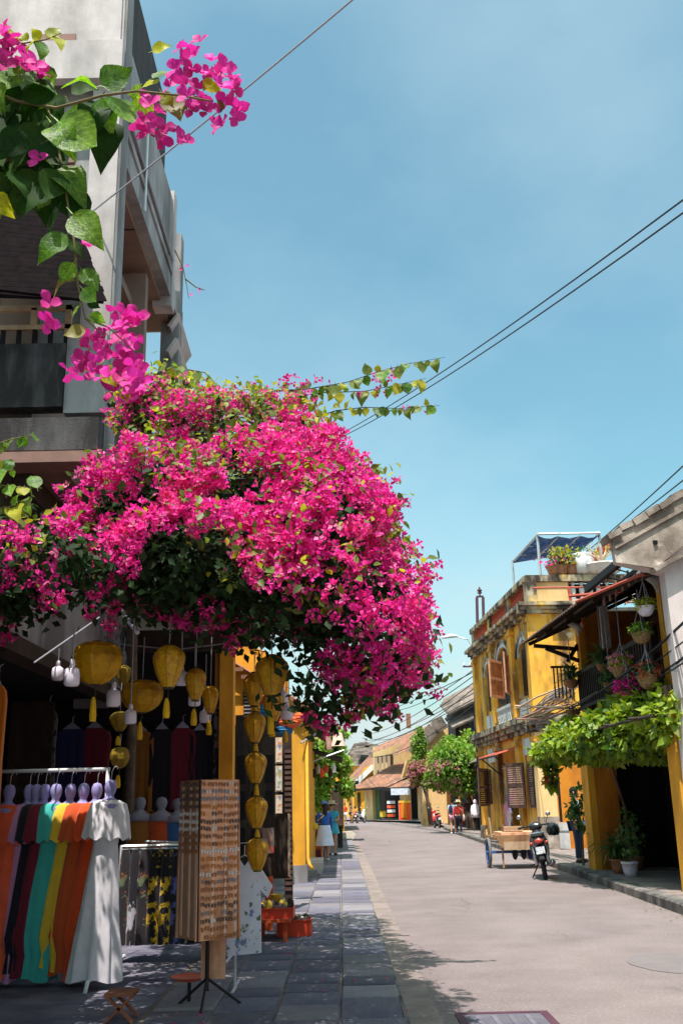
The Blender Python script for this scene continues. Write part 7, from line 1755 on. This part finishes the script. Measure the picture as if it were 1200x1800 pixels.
def motorbike(label, body, loc, rz, lean=.0, mirrors=True, plate='plate'):
    """front towards +y, local metres"""
    t = thing('motorbike', label, 'motorbike', (0,0,0))
    wheel(t, (0,-.60,.29), .29, .095); wheel(t, (0,.62,.29), .29, .085)
    def loft(name, secs, mat, n=12):
        mb = MB(); vs = []
        for y, z, w_, h_ in secs:
            for j in range(n):
                a_ = 2*math.pi*j/n; vs.append((w_*math.copysign(abs(math.cos(a_))**.8, math.cos(a_)), y, z + h_*math.copysign(abs(math.sin(a_))**.8, math.sin(a_))))
        m = len(secs); mb.add(vs, [(i*n+j, i*n+(j+1) % n, (i+1)*n+(j+1) % n, (i+1)*n+j) for i in range(m-1) for j in range(n)] + [tuple(range(n-1,-1,-1)), tuple((m-1)*n+j for j in range(n))])
        return mb.build(name, mat, t, True)
    loft('tail_body', [(-.86,.74,.05,.05),(-.75,.72,.11,.09),(-.45,.66,.13,.12),(-.1,.58,.10,.12),(.1,.50,.07,.09)], body)
    loft('engine', [(-.25,.34,.10,.10),(-.05,.33,.13,.14),(.15,.36,.10,.10)], 'black_metal')
    loft('leg_shield', [(.14,.45,.18,.12),(.26,.58,.20,.22),(.36,.74,.15,.18),(.44,.86,.08,.08)], body)
    loft('seat', [(-.80,.83,.09,.035),(-.60,.83,.13,.05),(-.25,.80,.13,.05),(.0,.78,.09,.04)], 'rubber')
    loft('front_fender', [(.40,.52,.05,.03),(.58,.60,.07,.035),(.80,.50,.06,.03)], body)
    loft('rear_fender', [(-.62,.58,.07,.03),(-.84,.55,.075,.04),(-.95,.38,.06,.03)], 'black_metal')
    for s_ in (-1, 1):
        MB().tube([(s_*.07,.62,.29),(s_*.08,.48,.68),(s_*.05,.42,.88)], .022, 8).build('fork', 'chrome', t, True)
        MB().tube([(s_*.12,-.60,.29),(s_*.13,-.48,.62)], .03, 8).build('shock_absorber', 'chrome', t, True)
        hb = MB().tube([(0,.40,.96),(s_*.16,.38,1.0),(s_*.33,.30,.99)], .016, 8).build('handlebar', 'black_metal', t, True)
        MB().tube([(s_*.24,.34,1.0),(s_*.36,.29,.985)], .022, 8).build('grip', 'rubber', hb, True)
        if mirrors:
            MB().tube([(s_*.22,.36,1.0),(s_*.28,.36,1.16)], .007, 5).build('mirror_stem', 'black_metal', hb)
            MB().ell((s_*.30,.36,1.20),(.055,.015,.045),12,6).build('mirror', 'chrome', hb, True)
        MB().ell((s_*.15,-.82,.70),(.035,.035,.03),8,6).build('indicator', 'lens_red', t, True)
        MB().tube([(s_*.10,-.05,.28),(s_*.26,-.05,.27)], .016, 6).build('footrest', 'rubber', t)
    loft('headlight_cowl', [(.36,.97,.13,.07),(.46,.98,.14,.09),(.54,.96,.09,.06)], body)
    MB().ell((0,-.885,.735),(.085,.03,.05),12,8).build('tail_light', 'lens_red', t, True)
    MB().box(-.085,-.945,.50,.085,-.93,.63).build('number_plate', plate, t)
    MB().tube([(.15,.15,.22),(.17,-.3,.24),(.19,-.75,.32)], [.025,.035,.05], 10).build('exhaust', 'chrome', t, True)
    MB().tube([(-.10,-.1,.25),(-.26,-.12,.02)], .014, 6).build('kickstand', 'black_metal', t)
    MB().tube([(-.14,-.85,.86),(-.14,-.55,.88),(.14,-.55,.88),(.14,-.85,.86)], .013, 6).build('grab_rail', 'chrome', t)
    place(t, loc, rz); t.rotation_euler = (0, lean, rz); return t
p = atz(963,1546)
motorbike('black motorbike seen from behind, parked at the right kerb', 'paint_black', (p[0]+.05, p[1]+.55, 0), R(-10), R(-7))
h_ = bpy.data.objects; t = thing('helmet', 'dark helmet hung on the handlebar of the black motorbike', 'helmet', (p[0]+.33, p[1]+.8, .92))
MB().lathe([(.10,-.10),(.135,-.04),(.14,.03),(.11,.10),(.05,.14),(.0001,.15)], (p[0]+.33, p[1]+.8, .90), 14).build('shell', 'paint_black', t, True)
MB().tube([(p[0]+.23,p[1]+.7,.85),(p[0]+.33,p[1]+.66,.80),(p[0]+.43,p[1]+.7,.85)], .012, 5).build('visor_rim', 'rubber', t)
p = atz(770,1456); motorbike('red motorbike parked beyond the walking group', 'paint_red', (p[0], p[1]+.5, 0), R(8), R(-6))
p = atz(761,1452); motorbike('dark motorbike parked tight behind the red one', 'paint_black', (p[0]-.1, p[1]+2.0, 0), R(14), R(-6))
p = atz(634,1447); motorbike('white and maroon scooter parked at the left before the bend', 'paint_white', (p[0], p[1]+.5, 0), R(-30), R(5))
# handcart
p = atz(905,1525); cx, cy = float(p[0])+.05, float(p[1])+.2
ct = thing('handcart', 'two-wheeled wooden handcart with blue wheels parked by the kerb', 'cart', (cx, cy, 0))
for dx in (-.62, .62): wheel(ct, (cx+dx, cy, .34), .34, .07, 10, 'tyre_grey', 'paint_blue')
MB().tube([(cx-.62,cy,.34),(cx+.62,cy,.34)], .03, 8).build('axle', 'paint_blue', ct)
for i in range(6):
    y = cy-.80+i*.27; MB().box(cx-.50, y, .70, cx+.50, y+.25, .73).build('deck_plank', 'timber', ct)
for dx in (-.52, .52):
    MB().box(cx+dx-.02, cy-.85, .64, cx+dx+.02, cy+.85, .70).build('side_beam', 'timber', ct)
    MB().beam((cx+dx, cy+.85, .66), (cx+dx*.8, cy+1.6, .80), .04, .05).build('shaft', 'timber', ct)
    MB().beam((cx+dx*1.1, cy-.3, .68), (cx+dx*1.18, cy-.35, 1.12), .04, .05).build('side_stake', 'timber_pale', ct)
MB().box(cx-.50, cy-.87, .52, cx+.50, cy-.83, .72).build('tail_board', 'timber', ct)
MB().box(cx-.42, cy-.80, .735, cx+.45, cy+.4, .80).build('cargo_tray', 'board', ct)
MB().box(cx-.38, cy-.875, .42, cx+.40, cy-.84, .60).build('lower_tail_board', 'timber_pale', ct)
for dx in (-.40, .40): MB().beam((cx+dx, cy-.7, .70), (cx+dx, cy-.75, .02), .04, .04).build('prop_leg', 'timber', ct)
MB().beam((cx-.62, cy-.5, .36), (cx+.62, cy-.5, .36), .03, .04).build('lower_rail', 'paint_blue', ct)
for k, (dx, m_) in enumerate(((-.1,'cloth_black'),(.1,'cloth_black'),(.25,'cloth_navy'))):
    t = thing('hanging_bag', ['dark bag hung under the cart near its left wheel','dark bag hung under the middle of the cart','navy bag hung under the cart by the motorbike'][k], 'bag', (cx+dx, cy-.6, .3))
    MB().ell((cx+dx, cy-.6, .33),(.07,.05,.14),10,8).build('sack', m_, t, True); MB().tube([(cx+dx-.04,cy-.6,.44),(cx+dx,cy-.6,.68),(cx+dx+.04,cy-.6,.44)], .006, 4).build('handle', m_, t)
t = thing('wooden_crate', 'small orange-brown crate resting on the cart', 'crate', (cx-.1, cy-.3, .80))
MB().box(cx-.30, cy-.55, .802, cx+.12, cy-.05, .92).build('body', 'timber', t)
for k in range(3): MB().box(cx-.31, cy-.565, .82+k*.035, cx+.13, cy-.551, .845+k*.035).build('slat', 'timber_pale', t)
# plaques and small fittings
p = at(1013,1490,22.3); t = thing('leaning_board', 'grey board leaning on the orange alley wall', 'board', (p[0]-.05, 29.6, .13))
q_ = atz(1008,1500,.13); MB().beam((q_[0]+.25,29.9,.14), (q_[0]+.30,30.15,.85), .3, .04, (0,1,0)).build('panel', 'concrete_grey', t); MB().beam((q_[0]+.1,29.95,.86),(q_[0]+.45,29.95,.86), .04,.03).build('trim', 'timber_pale', t)
